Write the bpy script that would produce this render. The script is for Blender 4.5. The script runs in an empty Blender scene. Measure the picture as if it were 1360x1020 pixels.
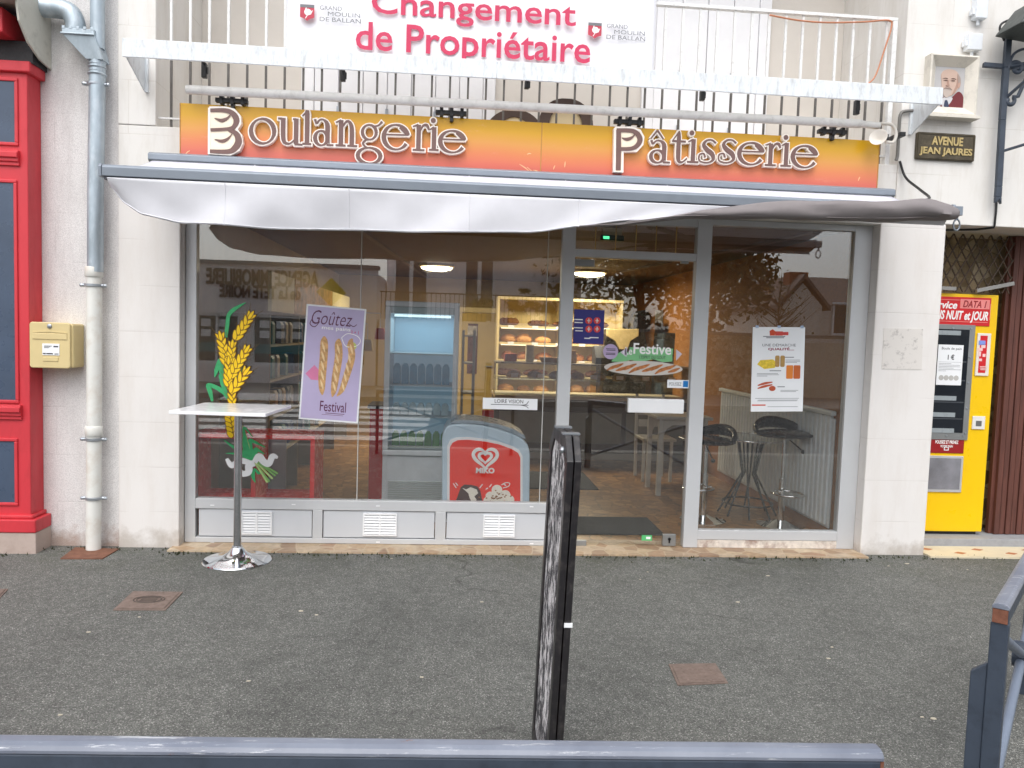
import bpy, bmesh, math, random
from mathutils import Vector, Matrix, Euler
random.seed(7)
rad = math.radians
sc = bpy.context.scene
COL = sc.collection

# ------------------------------------------------------------------ camera
PW, PH, PF = 1360, 1020, 1015.0
YAW, PIT, ROL = rad(4.533), rad(3.777), rad(1.8665)
CAM = Vector((0.0, -5.522, 1.6))
_fw = Vector((math.sin(YAW) * math.cos(PIT), math.cos(YAW) * math.cos(PIT), -math.sin(PIT)))
_rt = Vector((math.cos(YAW), -math.sin(YAW), 0))
_up = _rt.cross(_fw)
R2 = _rt * math.cos(ROL) + _up * math.sin(ROL)
U2 = -_rt * math.sin(ROL) + _up * math.cos(ROL)
cd = bpy.data.cameras.new('camera')
cam = bpy.data.objects.new('camera', cd)
COL.objects.link(cam)
M = Matrix.Identity(4)
for i, v in enumerate((R2, U2, -_fw)):
    M[0][i], M[1][i], M[2][i] = v
M.translation = CAM
cam.matrix_world = M
cd.sensor_width = 36
cd.lens = PF / PW * 36
cd.clip_start = 0.05
cd.clip_end = 600
sc.camera = cam

# ------------------------------------------------------------------ world, sun, exposure
SUN_EL, SUN_AZ = rad(56), rad(192)        # azimuth measured from +Y towards +X: behind the photographer
w = bpy.data.worlds.new('World')
sc.world = w
w.use_nodes = True
nt = w.node_tree
nt.nodes.clear()
sky = nt.nodes.new('ShaderNodeTexSky')
sky.sky_type = 'NISHITA'
sky.sun_disc = False
sky.sun_elevation = SUN_EL
sky.sun_rotation = SUN_AZ
sky.air_density = 1.0
sky.dust_density = 3.0
sky.ozone_density = 1.0
hs = nt.nodes.new('ShaderNodeHueSaturation')
hs.inputs['Saturation'].default_value = 0.28
bg = nt.nodes.new('ShaderNodeBackground')
bg.inputs['Strength'].default_value = 0.15
wo = nt.nodes.new('ShaderNodeOutputWorld')
nt.links.new(sky.outputs[0], hs.inputs['Color'])
nt.links.new(hs.outputs[0], bg.inputs['Color'])
nt.links.new(bg.outputs[0], wo.inputs['Surface'])
sd = bpy.data.lights.new('sun', 'SUN')
sd.energy = 0.62
sd.angle = rad(55)
sd.color = (1.0, 0.985, 0.965)
sun = bpy.data.objects.new('sun', sd)
COL.objects.link(sun)
_sv = Vector((math.sin(SUN_AZ) * math.cos(SUN_EL), math.cos(SUN_AZ) * math.cos(SUN_EL), math.sin(SUN_EL)))
sun.rotation_euler = (-_sv).to_track_quat('-Z', 'Y').to_euler()
sun.location = _sv * 40
sc.view_settings.view_transform = 'Standard'
sc.view_settings.look = 'None'
sc.view_settings.exposure = 0.83
sc.view_settings.gamma = 1.0
sc.cycles.use_denoising = True
sc.cycles.max_bounces = 8
sc.cycles.transparent_max_bounces = 16
sc.cycles.caustics_reflective = False
sc.cycles.caustics_refractive = False

# ------------------------------------------------------------------ measuring the photograph on planes of known depth
def ray(px, py):
    return R2 * ((px - PW / 2) / PF) - U2 * ((py - PH / 2) / PF) + _fw

def U(px, py, Y):
    d = ray(px, py)
    t = (Y - CAM.y) / d.y
    return CAM.x + t * d.x, CAM.z + t * d.z

def UZ(px, py, Z):
    d = ray(px, py)
    t = (Z - CAM.z) / d.z
    return CAM.x + t * d.x, CAM.y + t * d.y

def lin(c):
    c /= 255.0
    return c / 12.92 if c <= 0.04045 else ((c + 0.055) / 1.055) ** 2.4

def S(r, g, b):
    return (lin(r), lin(g), lin(b))

# ------------------------------------------------------------------ materials
def newmat(name):
    m = bpy.data.materials.new(name)
    m.use_nodes = True
    n = m.node_tree
    b = n.nodes['Principled BSDF']
    return m, n, b

def N(n, t, **kw):
    x = n.nodes.new(t)
    for k, v in kw.items():
        if k.startswith('i_'):
            x.inputs[int(k[2:]) if k[2:].isdigit() else k[2:].replace('_', ' ')].default_value = v
        else:
            setattr(x, k, v)
    return x

def L(n, a, b):
    n.links.new(a, b)

def c4(c):
    return (c[0], c[1], c[2], 1)

def mixc(n, fac, a, b, mode='MIX'):
    x = n.nodes.new('ShaderNodeMix')
    x.data_type = 'RGBA'
    x.blend_type = mode
    for s, v in ((0, fac), (6, a), (7, b)):
        if hasattr(v, 'is_output'):
            n.links.new(v, x.inputs[s])
        elif s == 0:
            x.inputs[0].default_value = v
        else:
            x.inputs[s].default_value = c4(v)
    return x.outputs[2]

def ramp(n, fac, stops):
    r = n.nodes.new('ShaderNodeValToRGB')
    el = r.color_ramp.elements
    while len(el) < len(stops):
        el.new(0.5)
    for e, (p, c) in zip(el, stops):
        e.position = p
        e.color = c4(c) if not isinstance(c, (int, float)) else (c, c, c, 1)
    n.links.new(fac, r.inputs[0])
    return r.outputs[0]

def noise(n, scale, detail=4, rough=0.55, vec=None, dim='3D'):
    x = n.nodes.new('ShaderNodeTexNoise')
    x.inputs['Scale'].default_value = scale
    x.inputs['Detail'].default_value = detail
    x.inputs['Roughness'].default_value = rough
    if vec is None:
        vec = coord(n)
    n.links.new(vec, x.inputs['Vector'])
    return x.outputs[0]

def coord(n):
    for x in n.nodes:
        if x.bl_idname == 'ShaderNodeNewGeometry':
            return x.outputs['Position']
    return n.nodes.new('ShaderNodeNewGeometry').outputs['Position']

def mapped(n, scale):
    m = n.nodes.new('ShaderNodeMapping')
    m.inputs['Scale'].default_value = scale
    n.links.new(coord(n), m.inputs['Vector'])
    return m.outputs[0]

def bump(n, b, height, strength=0.3, dist=0.01):
    x = n.nodes.new('ShaderNodeBump')
    x.inputs['Strength'].default_value = strength
    x.inputs['Distance'].default_value = dist
    n.links.new(height, x.inputs['Height'])
    n.links.new(x.outputs[0], b.inputs['Normal'])

def pm(name, col, rough=0.5, metal=0.0, var=0.08, scale=6, bmp=0.0, bscale=80, dirt=None, dirt_amt=0.3, dirt_scale=4, stretch=None, spec=None, coat=0):
    """a painted / coated surface: base colour varied by soft noise, optional patchy dirt, optional fine bump"""
    m, n, b = newmat(name)
    v = mapped(n, stretch) if stretch else None
    f = noise(n, scale, 5, 0.6, v)
    hi = tuple(min(1, x * (1 + var)) for x in col)
    lo = tuple(x * (1 - var) for x in col)
    c = ramp(n, f, [(0.3, lo), (0.7, hi)])
    if dirt:
        g = noise(n, dirt_scale, 8, 0.7, v)
        fac = ramp(n, g, [(0.5, 0.0), (0.72, dirt_amt)])
        c = mixc(n, fac, c, dirt)
    L(n, c, b.inputs['Base Color'])
    r = ramp(n, noise(n, scale * 3, 3, 0.6, v), [(0.3, max(0.02, rough - 0.07)), (0.7, min(1, rough + 0.07))])
    L(n, r, b.inputs['Roughness'])
    b.inputs['Metallic'].default_value = metal
    if spec is not None:
        b.inputs['Specular IOR Level'].default_value = spec
    if coat:
        b.inputs['Coat Weight'].default_value = coat
    if bmp:
        bump(n, b, noise(n, bscale, 4, 0.6, v), bmp, 0.004)
    return m

def emis(name, col, strength):
    m, n, b = newmat(name)
    b.inputs['Base Color'].default_value = c4(col)
    b.inputs['Emission Color'].default_value = c4(col)
    b.inputs['Emission Strength'].default_value = strength
    return m

def block_wall(name, col, line, bw, bh, mortar, rough=0.8, var=0.05, speck=0.0, dirt=None, damp=None, bstr=0.25, off=(0, 0), joint=0.75):
    """render scored with block joints in the X-Z plane, with grime and a damp foot"""
    m, n, b = newmat(name)
    sep = N(n, 'ShaderNodeSeparateXYZ')
    L(n, coord(n), sep.inputs[0])
    add = N(n, 'ShaderNodeMath', operation='ADD')
    L(n, sep.outputs[0], add.inputs[0]); L(n, sep.outputs[1], add.inputs[1])
    cb = N(n, 'ShaderNodeCombineXYZ')
    a0 = N(n, 'ShaderNodeMath', operation='ADD', i_1=off[0]); L(n, add.outputs[0], a0.inputs[0])
    a1 = N(n, 'ShaderNodeMath', operation='ADD', i_1=off[1]); L(n, sep.outputs[2], a1.inputs[0])
    L(n, a0.outputs[0], cb.inputs[0]); L(n, a1.outputs[0], cb.inputs[1])
    # joints wobble and fade
    br = N(n, 'ShaderNodeTexBrick', offset=0.5)
    br.inputs['Scale'].default_value = 1.0
    br.inputs['Brick Width'].default_value = bw
    br.inputs['Row Height'].default_value = bh
    br.inputs['Mortar Size'].default_value = mortar
    br.inputs['Mortar Smooth'].default_value = 0.6
    L(n, cb.outputs[0], br.inputs['Vector'])
    br.inputs['Color1'].default_value = (0, 0, 0, 1); br.inputs['Color2'].default_value = (0, 0, 0, 1); br.inputs['Mortar'].default_value = (1, 1, 1, 1)
    f = noise(n, 1.7, 6, 0.65)
    c = ramp(n, f, [(0.3, tuple(x * (1 - var) for x in col)), (0.7, col)])
    fade = ramp(n, noise(n, 3.0, 4), [(0.38, 0.0), (0.66, joint)])
    jm = N(n, 'ShaderNodeMath', operation='MULTIPLY')
    L(n, br.outputs['Color'], jm.inputs[0]); L(n, fade, jm.inputs[1])
    c = mixc(n, jm.outputs[0], c, line)
    if speck:
        sp = noise(n, 170, 3, 0.8)
        c = mixc(n, ramp(n, sp, [(0.42, speck), (0.56, 0.0)]), c, tuple(x * 0.55 for x in col))
    if dirt:
        st = noise(n, 1.0, 8, 0.72, mapped(n, (7, 7, 1.4)))
        c = mixc(n, ramp(n, st, [(0.46, 0.0), (0.72, 0.45)]), c, dirt)
    if damp:
        nz = N(n, 'ShaderNodeMath', operation='MULTIPLY_ADD', i_1=0.5, i_2=-0.12)
        L(n, noise(n, 5, 6, 0.65), nz.inputs[0])
        sb = N(n, 'ShaderNodeMath', operation='SUBTRACT'); L(n, nz.outputs[0], sb.inputs[0]); L(n, sep.outputs[2], sb.inputs[1])
        c = mixc(n, ramp(n, sb.outputs[0], [(0.0, 0.0), (0.12, 0.65)]), c, damp)
    L(n, c, b.inputs['Base Color'])
    b.inputs['Roughness'].default_value = rough
    inv = N(n, 'ShaderNodeMath', operation='MULTIPLY_ADD', i_1=-1.0, i_2=1.0); L(n, jm.outputs[0], inv.inputs[0])
    hh = N(n, 'ShaderNodeMath', operation='MULTIPLY_ADD', i_1=0.5 if speck else 0.25); L(n, noise(n, 130 if speck else 60, 4, 0.7), hh.inputs[0]); L(n, inv.outputs[0], hh.inputs[2])
    bump(n, b, hh.outputs[0], bstr, 0.006)
    return m

def asphalt(name):
    m, n, b = newmat(name)
    v = N(n, 'ShaderNodeTexVoronoi', feature='F1')
    v.inputs['Scale'].default_value = 230
    L(n, coord(n), v.inputs['Vector'])
    sp = N(n, 'ShaderNodeSeparateColor'); L(n, v.outputs['Color'], sp.inputs[0])
    st = ramp(n, sp.outputs[0], [(0.0, (0.066, 0.068, 0.062)), (0.5, (0.112, 0.115, 0.105)), (0.85, (0.172, 0.174, 0.160)), (0.95, (0.24, 0.24, 0.222)), (1.0, (0.40, 0.395, 0.37))])
    big = ramp(n, noise(n, 0.9, 6, 0.65), [(0.28, 0.70), (0.5, 0.98), (0.72, 1.14)])
    mid = ramp(n, noise(n, 14, 4, 0.7), [(0.3, 0.80), (0.7, 1.2)])
    c = mixc(n, 1.0, st, big, 'MULTIPLY'); c = mixc(n, 1.0, c, mid, 'MULTIPLY')
    ck = N(n, 'ShaderNodeTexVoronoi', feature='DISTANCE_TO_EDGE'); ck.inputs['Scale'].default_value = 0.55; ck.inputs['Randomness'].default_value = 1.0
    wv = N(n, 'ShaderNodeVectorMath', operation='MULTIPLY_ADD'); nv = N(n, 'ShaderNodeTexNoise'); nv.inputs['Scale'].default_value = 3.0; nv.inputs['Detail'].default_value = 6
    L(n, coord(n), nv.inputs['Vector']); L(n, nv.outputs['Color'], wv.inputs[0]); wv.inputs[1].default_value = (0.5, 0.5, 0); L(n, coord(n), wv.inputs[2]); L(n, wv.outputs[0], ck.inputs['Vector'])
    ckm = N(n, 'ShaderNodeMath', operation='MULTIPLY'); L(n, ramp(n, ck.outputs['Distance'], [(0.0, 1.0), (0.006, 0.0)]), ckm.inputs[0]); L(n, ramp(n, noise(n, 0.8, 3), [(0.52, 0.0), (0.62, 0.7)]), ckm.inputs[1])
    c = mixc(n, ckm.outputs[0], c, (0.03, 0.03, 0.028))
    c = mixc(n, ramp(n, noise(n, 2.4, 9, 0.75), [(0.58, 0.0), (0.74, 0.4)]), c, (0.05, 0.051, 0.047))
    # moss creeping along the foot of the walls and in a patch near the kerb
    sep = N(n, 'ShaderNodeSeparateXYZ'); L(n, coord(n), sep.inputs[0])
    near = N(n, 'ShaderNodeMapRange', i_1=-0.75, i_2=-0.05); L(n, sep.outputs[1], near.inputs[0])
    ms = ramp(n, noise(n, 2.6, 8, 0.72), [(0.44, 0.0), (0.66, 1.0)])
    mm = N(n, 'ShaderNodeMath', operation='MULTIPLY'); L(n, near.outputs[0], mm.inputs[0]); L(n, ms, mm.inputs[1])
    k = N(n, 'ShaderNodeMapRange', i_1=-2.9, i_2=-3.9); L(n, sep.outputs[1], k.inputs[0])
    k2 = N(n, 'ShaderNodeMath', operation='MULTIPLY'); L(n, k.outputs[0], k2.inputs[0])
    L(n, ramp(n, noise(n, 2.1, 8, 0.7), [(0.5, 0.0), (0.7, 0.8)]), k2.inputs[1])
    mx = N(n, 'ShaderNodeMath', operation='MAXIMUM'); L(n, mm.outputs[0], mx.inputs[0]); L(n, k2.outputs[0], mx.inputs[1])
    g2 = N(n, 'ShaderNodeMath', operation='MULTIPLY'); L(n, mx.outputs[0], g2.inputs[0]); L(n, ramp(n, noise(n, 60, 3), [(0.4, 0.1), (0.6, 0.85)]), g2.inputs[1])
    c = mixc(n, g2.outputs[0], c, (0.05, 0.055, 0.022))
    L(n, c, b.inputs['Base Color'])
    b.inputs['Roughness'].default_value = 0.82
    bump(n, b, v.outputs['Distance'], 0.6, 0.004)
    return m

def glassmat(name, tint=(1, 1, 1), ior=1.5, haze=0.0, ymin=None):
    m, n, b = newmat(name)
    out = n.nodes['Material Output']
    n.nodes.remove(b)
    tr = N(n, 'ShaderNodeBsdfTransparent'); tr.inputs[0].default_value = c4(tint)
    gl = N(n, 'ShaderNodeBsdfGlossy'); gl.inputs['Roughness'].default_value = 0.0
    g = N(n, 'ShaderNodeNewGeometry')
    io = N(n, 'ShaderNodeMapRange', i_3=ior, i_4=1.0 / ior); L(n, g.outputs['Backfacing'], io.inputs[0])
    fr = N(n, 'ShaderNodeFresnel'); L(n, io.outputs[0], fr.inputs['IOR'])
    # very slight waviness, as in a real pane
    nz = N(n, 'ShaderNodeTexNoise'); nz.inputs['Scale'].default_value = 1.3; nz.inputs['Detail'].default_value = 1
    L(n, g.outputs['Position'], nz.inputs['Vector'])
    bp = N(n, 'ShaderNodeBump'); bp.inputs['Strength'].default_value = 0.02; bp.inputs['Distance'].default_value = 0.02
    L(n, nz.outputs[0], bp.inputs['Height']); L(n, bp.outputs[0], gl.inputs['Normal'])
    mx = N(n, 'ShaderNodeMixShader'); L(n, fr.outputs[0], mx.inputs[0]); L(n, tr.outputs[0], mx.inputs[1]); L(n, gl.outputs[0], mx.inputs[2])
    last = mx.outputs[0]
    if haze:
        df = N(n, 'ShaderNodeBsdfDiffuse'); df.inputs[0].default_value = (0.6, 0.6, 0.58, 1)
        st = ramp(n, noise(n, 1.0, 6, 0.7, mapped(n, (26, 26, 1.6))), [(0.45, haze * 0.3), (0.75, haze * 2.2)])
        m2 = N(n, 'ShaderNodeMixShader'); L(n, st, m2.inputs[0]); L(n, last, m2.inputs[1]); L(n, df.outputs[0], m2.inputs[2])
        last = m2.outputs[0]
    L(n, last, out.inputs['Surface'])
    return m

# ------------------------------------------------------------------ mesh building
ORG = {}

def smooth_path(pts, k=6):
    """Catmull-Rom through tuples of any length"""
    out = []
    P = [pts[0]] + list(pts) + [pts[-1]]
    for i in range(1, len(P) - 2):
        a, b, c, d = P[i - 1], P[i], P[i + 1], P[i + 2]
        for j in range(k):
            t = j / k
            out.append(tuple(0.5 * ((2 * b[q]) + (c[q] - a[q]) * t + (2 * a[q] - 5 * b[q] + 4 * c[q] - d[q]) * t * t + (3 * b[q] - a[q] - 3 * c[q] + d[q]) * t ** 3) for q in range(len(b))))
    out.append(tuple(pts[-1]))
    return out

class MB:
    def __init__(s):
        s.v, s.f, s.mi = [], [], []
    def add(s, vs, fs, mi=0):
        o = len(s.v)
        s.v += [tuple(v) for v in vs]
        s.f += [[o + i for i in f] for f in fs]
        s.mi += [mi] * len(fs)
        return s
    def box(s, x0, x1, y0, y1, z0, z1, mi=0):
        vs = [(x, y, z) for x in (x0, x1) for y in (y0, y1) for z in (z0, z1)]
        return s.add(vs, [(0, 1, 3, 2), (4, 6, 7, 5), (0, 4, 5, 1), (2, 3, 7, 6), (0, 2, 6, 4), (1, 5, 7, 3)], mi)
    def bar(s, p, q, w, h, up=(0, 0, 1), mi=0):
        p, q = Vector(p), Vector(q)
        d = (q - p).normalized(); u = Vector(up)
        a = d.cross(u)
        if a.length < 1e-4: a = d.cross(Vector((0, 1, 0)))
        a.normalize(); b = a.cross(d).normalized()
        vs = [e + a * (i * w / 2) + b * (j * h / 2) for e in (p, q) for i in (-1, 1) for j in (-1, 1)]
        return s.add(vs, [(0, 1, 3, 2), (4, 6, 7, 5), (0, 4, 5, 1), (2, 3, 7, 6), (0, 2, 6, 4), (1, 5, 7, 3)], mi)
    def prism(s, poly, a, b, ax='y', mi=0):
        """2-D outline pushed from a to b along ax; poly is (x,z) for y, (x,y) for z, (y,z) for x"""
        def P(p, t):
            return (p[0], t, p[1]) if ax == 'y' else ((p[0], p[1], t) if ax == 'z' else (t, p[0], p[1]))
        n = len(poly)
        vs = [P(p, a) for p in poly] + [P(p, b) for p in poly]
        fs = [list(range(n)), list(range(2 * n - 1, n - 1, -1))] + [(i, (i + 1) % n, n + (i + 1) % n, n + i) for i in range(n)]
        return s.add(vs, fs, mi)
    def tube(s, pts, r, n=8, caps=True, closed=False, flat=1.0, mi=0):
        pts = [Vector(p) for p in pts]
        m = len(pts)
        rr = r if isinstance(r, (list, tuple)) else [r] * m
        vs, prev = [], None
        for i in range(m):
            if closed: d = pts[(i + 1) % m] - pts[i - 1]
            else: d = pts[min(i + 1, m - 1)] - pts[max(i - 1, 0)]
            d.normalize()
            if prev is None:
                a = d.cross(Vector((0, 0, 1)))
                if a.length < 0.05: a = d.cross(Vector((0, 1, 0)))
            else:
                a = prev - d * prev.dot(d)
            a.normalize(); prev = a
            b = d.cross(a)
            for k in range(n):
                t = 2 * math.pi * k / n
                vs.append(pts[i] + (a * math.cos(t) + b * math.sin(t) * flat) * rr[i])
        fs = []
        for i in range(m if closed else m - 1):
            for k in range(n):
                j = (i + 1) % m
                fs.append((i * n + k, i * n + (k + 1) % n, j * n + (k + 1) % n, j * n + k))
        if caps and not closed:
            fs += [list(range(n - 1, -1, -1)), list(range((m - 1) * n, m * n))]
        return s.add(vs, fs, mi)
    def lathe(s, prof, c=(0, 0, 0), n=32, sx=1, sy=1, mi=0):
        vs = []
        for r, z in prof:
            for k in range(n):
                t = 2 * math.pi * k / n
                vs.append((c[0] + r * sx * math.cos(t), c[1] + r * sy * math.sin(t), c[2] + z))
        fs = []
        for i in range(len(prof) - 1):
            for k in range(n):
                fs.append((i * n + k, i * n + (k + 1) % n, (i + 1) * n + (k + 1) % n, (i + 1) * n + k))
        if prof[0][0] > 1e-5: fs.append(list(range(n - 1, -1, -1)))
        if prof[-1][0] > 1e-5: fs.append(list(range((len(prof) - 1) * n, len(prof) * n)))
        return s.add(vs, fs, mi)
    def ball(s, c, r, n=12, rot=None, mi=0):
        if not isinstance(r, (tuple, list)): r = (r, r, r)
        h = n // 2
        vs = []
        Rm = Euler(rot).to_matrix() if rot else None
        for i in range(h + 1):
            a = math.pi * i / h
            for k in range(n):
                t = 2 * math.pi * k / n
                p = Vector((r[0] * math.sin(a) * math.cos(t), r[1] * math.sin(a) * math.sin(t), r[2] * math.cos(a)))
                if Rm: p = Rm @ p
                vs.append((c[0] + p.x, c[1] + p.y, c[2] + p.z))
        fs = [(i * n + k, (i + 1) * n + k, (i + 1) * n + (k + 1) % n, i * n + (k + 1) % n) for i in range(h) for k in range(n)]
        return s.add(vs, fs, mi)
    def grid(s, fn, nu, nv, mi=0):
        vs = [fn(i / nu, j / nv) for j in range(nv + 1) for i in range(nu + 1)]
        fs = [(j * (nu + 1) + i, j * (nu + 1) + i + 1, (j + 1) * (nu + 1) + i + 1, (j + 1) * (nu + 1) + i) for j in range(nv) for i in range(nu)]
        return s.add(vs, fs, mi)
    def ribbon(s, pts, y0, y1, mi=0, k=6, sm=True):
        """pen stroke of varying width in the X-Z plane: pts (x, z, width), from face y0 (front) to y1"""
        p = smooth_path(pts, k) if sm and len(pts) > 2 else pts
        m = len(p)
        vs = []
        for i in range(m):
            dx = p[min(i + 1, m - 1)][0] - p[max(i - 1, 0)][0]
            dz = p[min(i + 1, m - 1)][1] - p[max(i - 1, 0)][1]
            q = math.hypot(dx, dz) or 1
            nx, nz, hw = -dz / q, dx / q, p[i][2] / 2
            for y in (y0 - 2.5e-5 * i, y1):
                vs.append((p[i][0] + nx * hw, y, p[i][1] + nz * hw))
                vs.append((p[i][0] - nx * hw, y, p[i][1] - nz * hw))
        fs = []
        for i in range(m - 1):
            a, b = 4 * i, 4 * i + 4
            fs += [(a, b, b + 1, a + 1), (a + 2, a + 3, b + 3, b + 2), (a, a + 2, b + 2, b), (a + 1, b + 1, b + 3, a + 3)]
        e = 4 * (m - 1)
        fs += [(0, 1, 3, 2), (e, e + 2, e + 3, e + 1)]
        return s.add(vs, fs, mi)
    def move(s, dx=0, dy=0, dz=0, rz=0, c=(0, 0)):
        ca, sa = math.cos(rz), math.sin(rz)
        s.v = [(c[0] + (x - c[0]) * ca - (y - c[1]) * sa + dx, c[1] + (x - c[0]) * sa + (y - c[1]) * ca + dy, z + dz) for x, y, z in s.v]
        return s
    def xf(s, M4):
        s.v = [tuple(M4 @ Vector(v)) for v in s.v]
        return s
    def build(s, name, mat, parent=None, bev=0.0, smooth=None, solid=0.0, local=False, recalc=True, seg=2):
        me = bpy.data.meshes.new(name)
        off = (0, 0, 0) if local else ORG.get(parent.name, (0, 0, 0)) if parent else (0, 0, 0)
        me.from_pydata([(x - off[0], y - off[1], z - off[2]) for x, y, z in s.v], [], s.f)
        for m in (mat if isinstance(mat, (list, tuple)) else [mat]):
            me.materials.append(m)
        if any(s.mi):
            me.polygons.foreach_set('material_index', s.mi)
        if recalc:
            b = bmesh.new(); b.from_mesh(me)
            bmesh.ops.recalc_face_normals(b, faces=b.faces)
            b.to_mesh(me); b.free()
        o = bpy.data.objects.new(name, me)
        COL.objects.link(o)
        if smooth:
            me.shade_smooth()
            me.set_sharp_from_angle(angle=rad(smooth))
        if solid:
            md = o.modifiers.new('solid', 'SOLIDIFY'); md.thickness = solid; md.offset = 0
        if bev:
            md = o.modifiers.new('bevel', 'BEVEL'); md.width = bev; md.segments = seg; md.limit_method = 'ANGLE'; md.angle_limit = rad(40)
        if parent:
            o.parent = parent
            ORG[o.name] = off
        return o

def tag(o, label=None, cat=None, group=None, kind=None):
    if label: o['label'] = label
    if cat: o['category'] = cat
    if group: o['group'] = group
    if kind: o['kind'] = kind
    return o

def thing(name, label, cat, loc=(0, 0, 0), group=None, rz=0):
    o = bpy.data.objects.new(name, None)
    o.empty_display_size = 0.1
    COL.objects.link(o)
    o.location = loc
    o.rotation_euler = (0, 0, rz)
    ORG[o.name] = tuple(loc)
    return tag(o, label, cat, group)

def copy_thing(o, loc, label=None, rz=None):
    c = o.copy(); COL.objects.link(c)
    c.location = loc
    if rz is not None: c.rotation_euler = (0, 0, rz)
    if label: c['label'] = label
    for ch in list(o.children):
        d = ch.copy(); COL.objects.link(d); d.parent = c
        for g in list(ch.children):
            e = g.copy(); COL.objects.link(e); e.parent = d
    return c

def text_mb(body, x0, x1, z0, z1, y, bold=0.0, depth=0.0006, shear=0.0, mirror_to_street=False, keep=False, res=3):
    """lettering fitted into the rectangle x0..x1, z0..z1 of a plane y, reading from -Y (or from +Y for the far side of the street)"""
    cu = bpy.data.curves.new('t', 'FONT')
    cu.body = body; cu.size = 1; cu.offset = bold; cu.shear = shear; cu.resolution_u = res
    ob = bpy.data.objects.new('t', cu)
    COL.objects.link(ob)
    dg = bpy.context.evaluated_depsgraph_get()
    me = bpy.data.meshes.new_from_object(ob.evaluated_get(dg))
    vs = [v.co.copy() for v in me.vertices]
    fs = [list(p.vertices) for p in me.polygons]
    bpy.data.objects.remove(ob); bpy.data.curves.remove(cu); bpy.data.meshes.remove(me)
    mb = MB()
    if not vs: return mb
    a0 = min(v.x for v in vs); a1 = max(v.x for v in vs); b0 = min(v.y for v in vs); b1 = max(v.y for v in vs)
    sx = (x1 - x0) / (a1 - a0); sz = (z1 - z0) / (b1 - b0)
    if keep: sx = sz = min(sx, sz)
    P = []
    for v in vs:
        u = (v.x - a0) * sx
        X = x1 - u if mirror_to_street else x0 + u
        P.append((X, y, z0 + (v.y - b0) * sz))
    mb.add(P, fs)
    if depth:   # give the letters a thickness
        edge = {}
        for f in fs:
            for i in range(len(f)):
                k = (f[i], f[(i + 1) % len(f)])
                if (k[1], k[0]) in edge: edge.pop((k[1], k[0]))
                else: edge[k] = 1
        n = len(P)
        yd = y - depth if mirror_to_street else y + depth
        mb.v += [(p[0], yd, p[2]) for p in P]
        for a, b in edge:
            mb.f.append([a, b, n + b, n + a]); mb.mi.append(0)
    return mb

def text(body, x0, x1, z0, z1, y, mat, parent, name='lettering', **kw):
    return text_mb(body, x0, x1, z0, z1, y, **kw).build(name, mat, parent, recalc=False)

def disc(mb, x, z, rx, rz_, y0, y1, n=24, mi=0):
    return mb.prism([(x + rx * math.cos(2 * math.pi * k / n), z + rz_ * math.sin(2 * math.pi * k / n)) for k in range(n)], y0, y1, mi=mi)

def rrect(x0, x1, z0, z1, r, n=5):
    P = []
    for cx, cz, a in ((x1 - r, z1 - r, 0), (x0 + r, z1 - r, 90), (x0 + r, z0 + r, 180), (x1 - r, z0 + r, 270)):
        for k in range(n + 1):
            t = rad(a + 90 * k / n)
            P.append((cx + r * math.cos(t), cz + r * math.sin(t)))
    return P

def frame_rect(mb, x0, x1, z0, z1, w, y0, y1, mi=0):
    mb.box(x0, x1, y0, y1, z1 - w, z1, mi); mb.box(x0, x1, y0, y1, z0, z0 + w, mi)
    mb.box(x0, x0 + w, y0, y1, z0 + w, z1 - w, mi); mb.box(x1 - w, x1, y0, y1, z0 + w, z1 - w, mi)
    return mb

# ------------------------------------------------------------------ palette
WHITE_WALL = block_wall('white_painted_blocks', S(233, 229, 225), S(206, 200, 195), 9.0, 0.318, 0.005, rough=0.75, var=0.05, dirt=S(214, 206, 198), damp=(0.42, 0.36, 0.30), off=(0.3, 0.06), joint=0.6)
UPPER_WALL = block_wall('cream_render', S(234, 231, 226), S(205, 199, 190), 0.9, 0.36, 0.004, rough=0.8, var=0.05, dirt=S(200, 192, 180))
ROUGH_WALL = block_wall('grey_roughcast', S(238, 236, 234), S(204, 201, 199), 0.75, 0.335, 0.005, rough=0.92, var=0.10, speck=0.55, dirt=S(176, 168, 166), damp=S(150, 112, 88), bstr=0.5, off=(0.1, 0.02), joint=0.4)
RED = pm('red_gloss_paint', S(204, 54, 64), 0.5, var=0.1, scale=3, dirt=S(168, 40, 46), dirt_amt=0.5, dirt_scale=9, bmp=0.2, bscale=30, stretch=(1, 1, .35))
DARK_PANE = pm('dark_blue_panel', S(70, 84, 104), 0.3, var=0.12, scale=4, bmp=0.05, bscale=200)
ZINC = pm('zinc', S(172, 184, 192), 0.45, metal=0.55, var=0.16, scale=14, dirt=S(214, 220, 224), dirt_amt=0.6, dirt_scale=22, stretch=(1, 1, 0.35))
PVC = pm('aged_white_pvc', S(226, 226, 220), 0.45, var=0.04, dirt=S(178, 150, 118), dirt_amt=0.35, dirt_scale=7)
STEEL = pm('galvanised_clamp', S(176, 182, 188), 0.35, metal=0.8)
ALU = pm('satin_aluminium', S(200, 202, 204), 0.42, metal=0.12, var=0.04, scale=2)
ALU_PANEL = pm('light_aluminium_panel', S(206, 209, 213), 0.4, metal=0.1, var=0.03, scale=2)
WHITE = pm('white_lacquer', S(240, 241, 242), 0.35, var=0.03)
TRAY = pm('white_chipped_metal', S(226, 231, 234), 0.4, var=0.03, dirt=S(150, 150, 150), dirt_amt=0.55, dirt_scale=9, stretch=(3, 3, 0.9))
RAIL_W = pm('white_railing_paint', S(232, 232, 230), 0.4, var=0.05, dirt=S(140, 130, 120), dirt_amt=0.35, dirt_scale=30)
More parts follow.
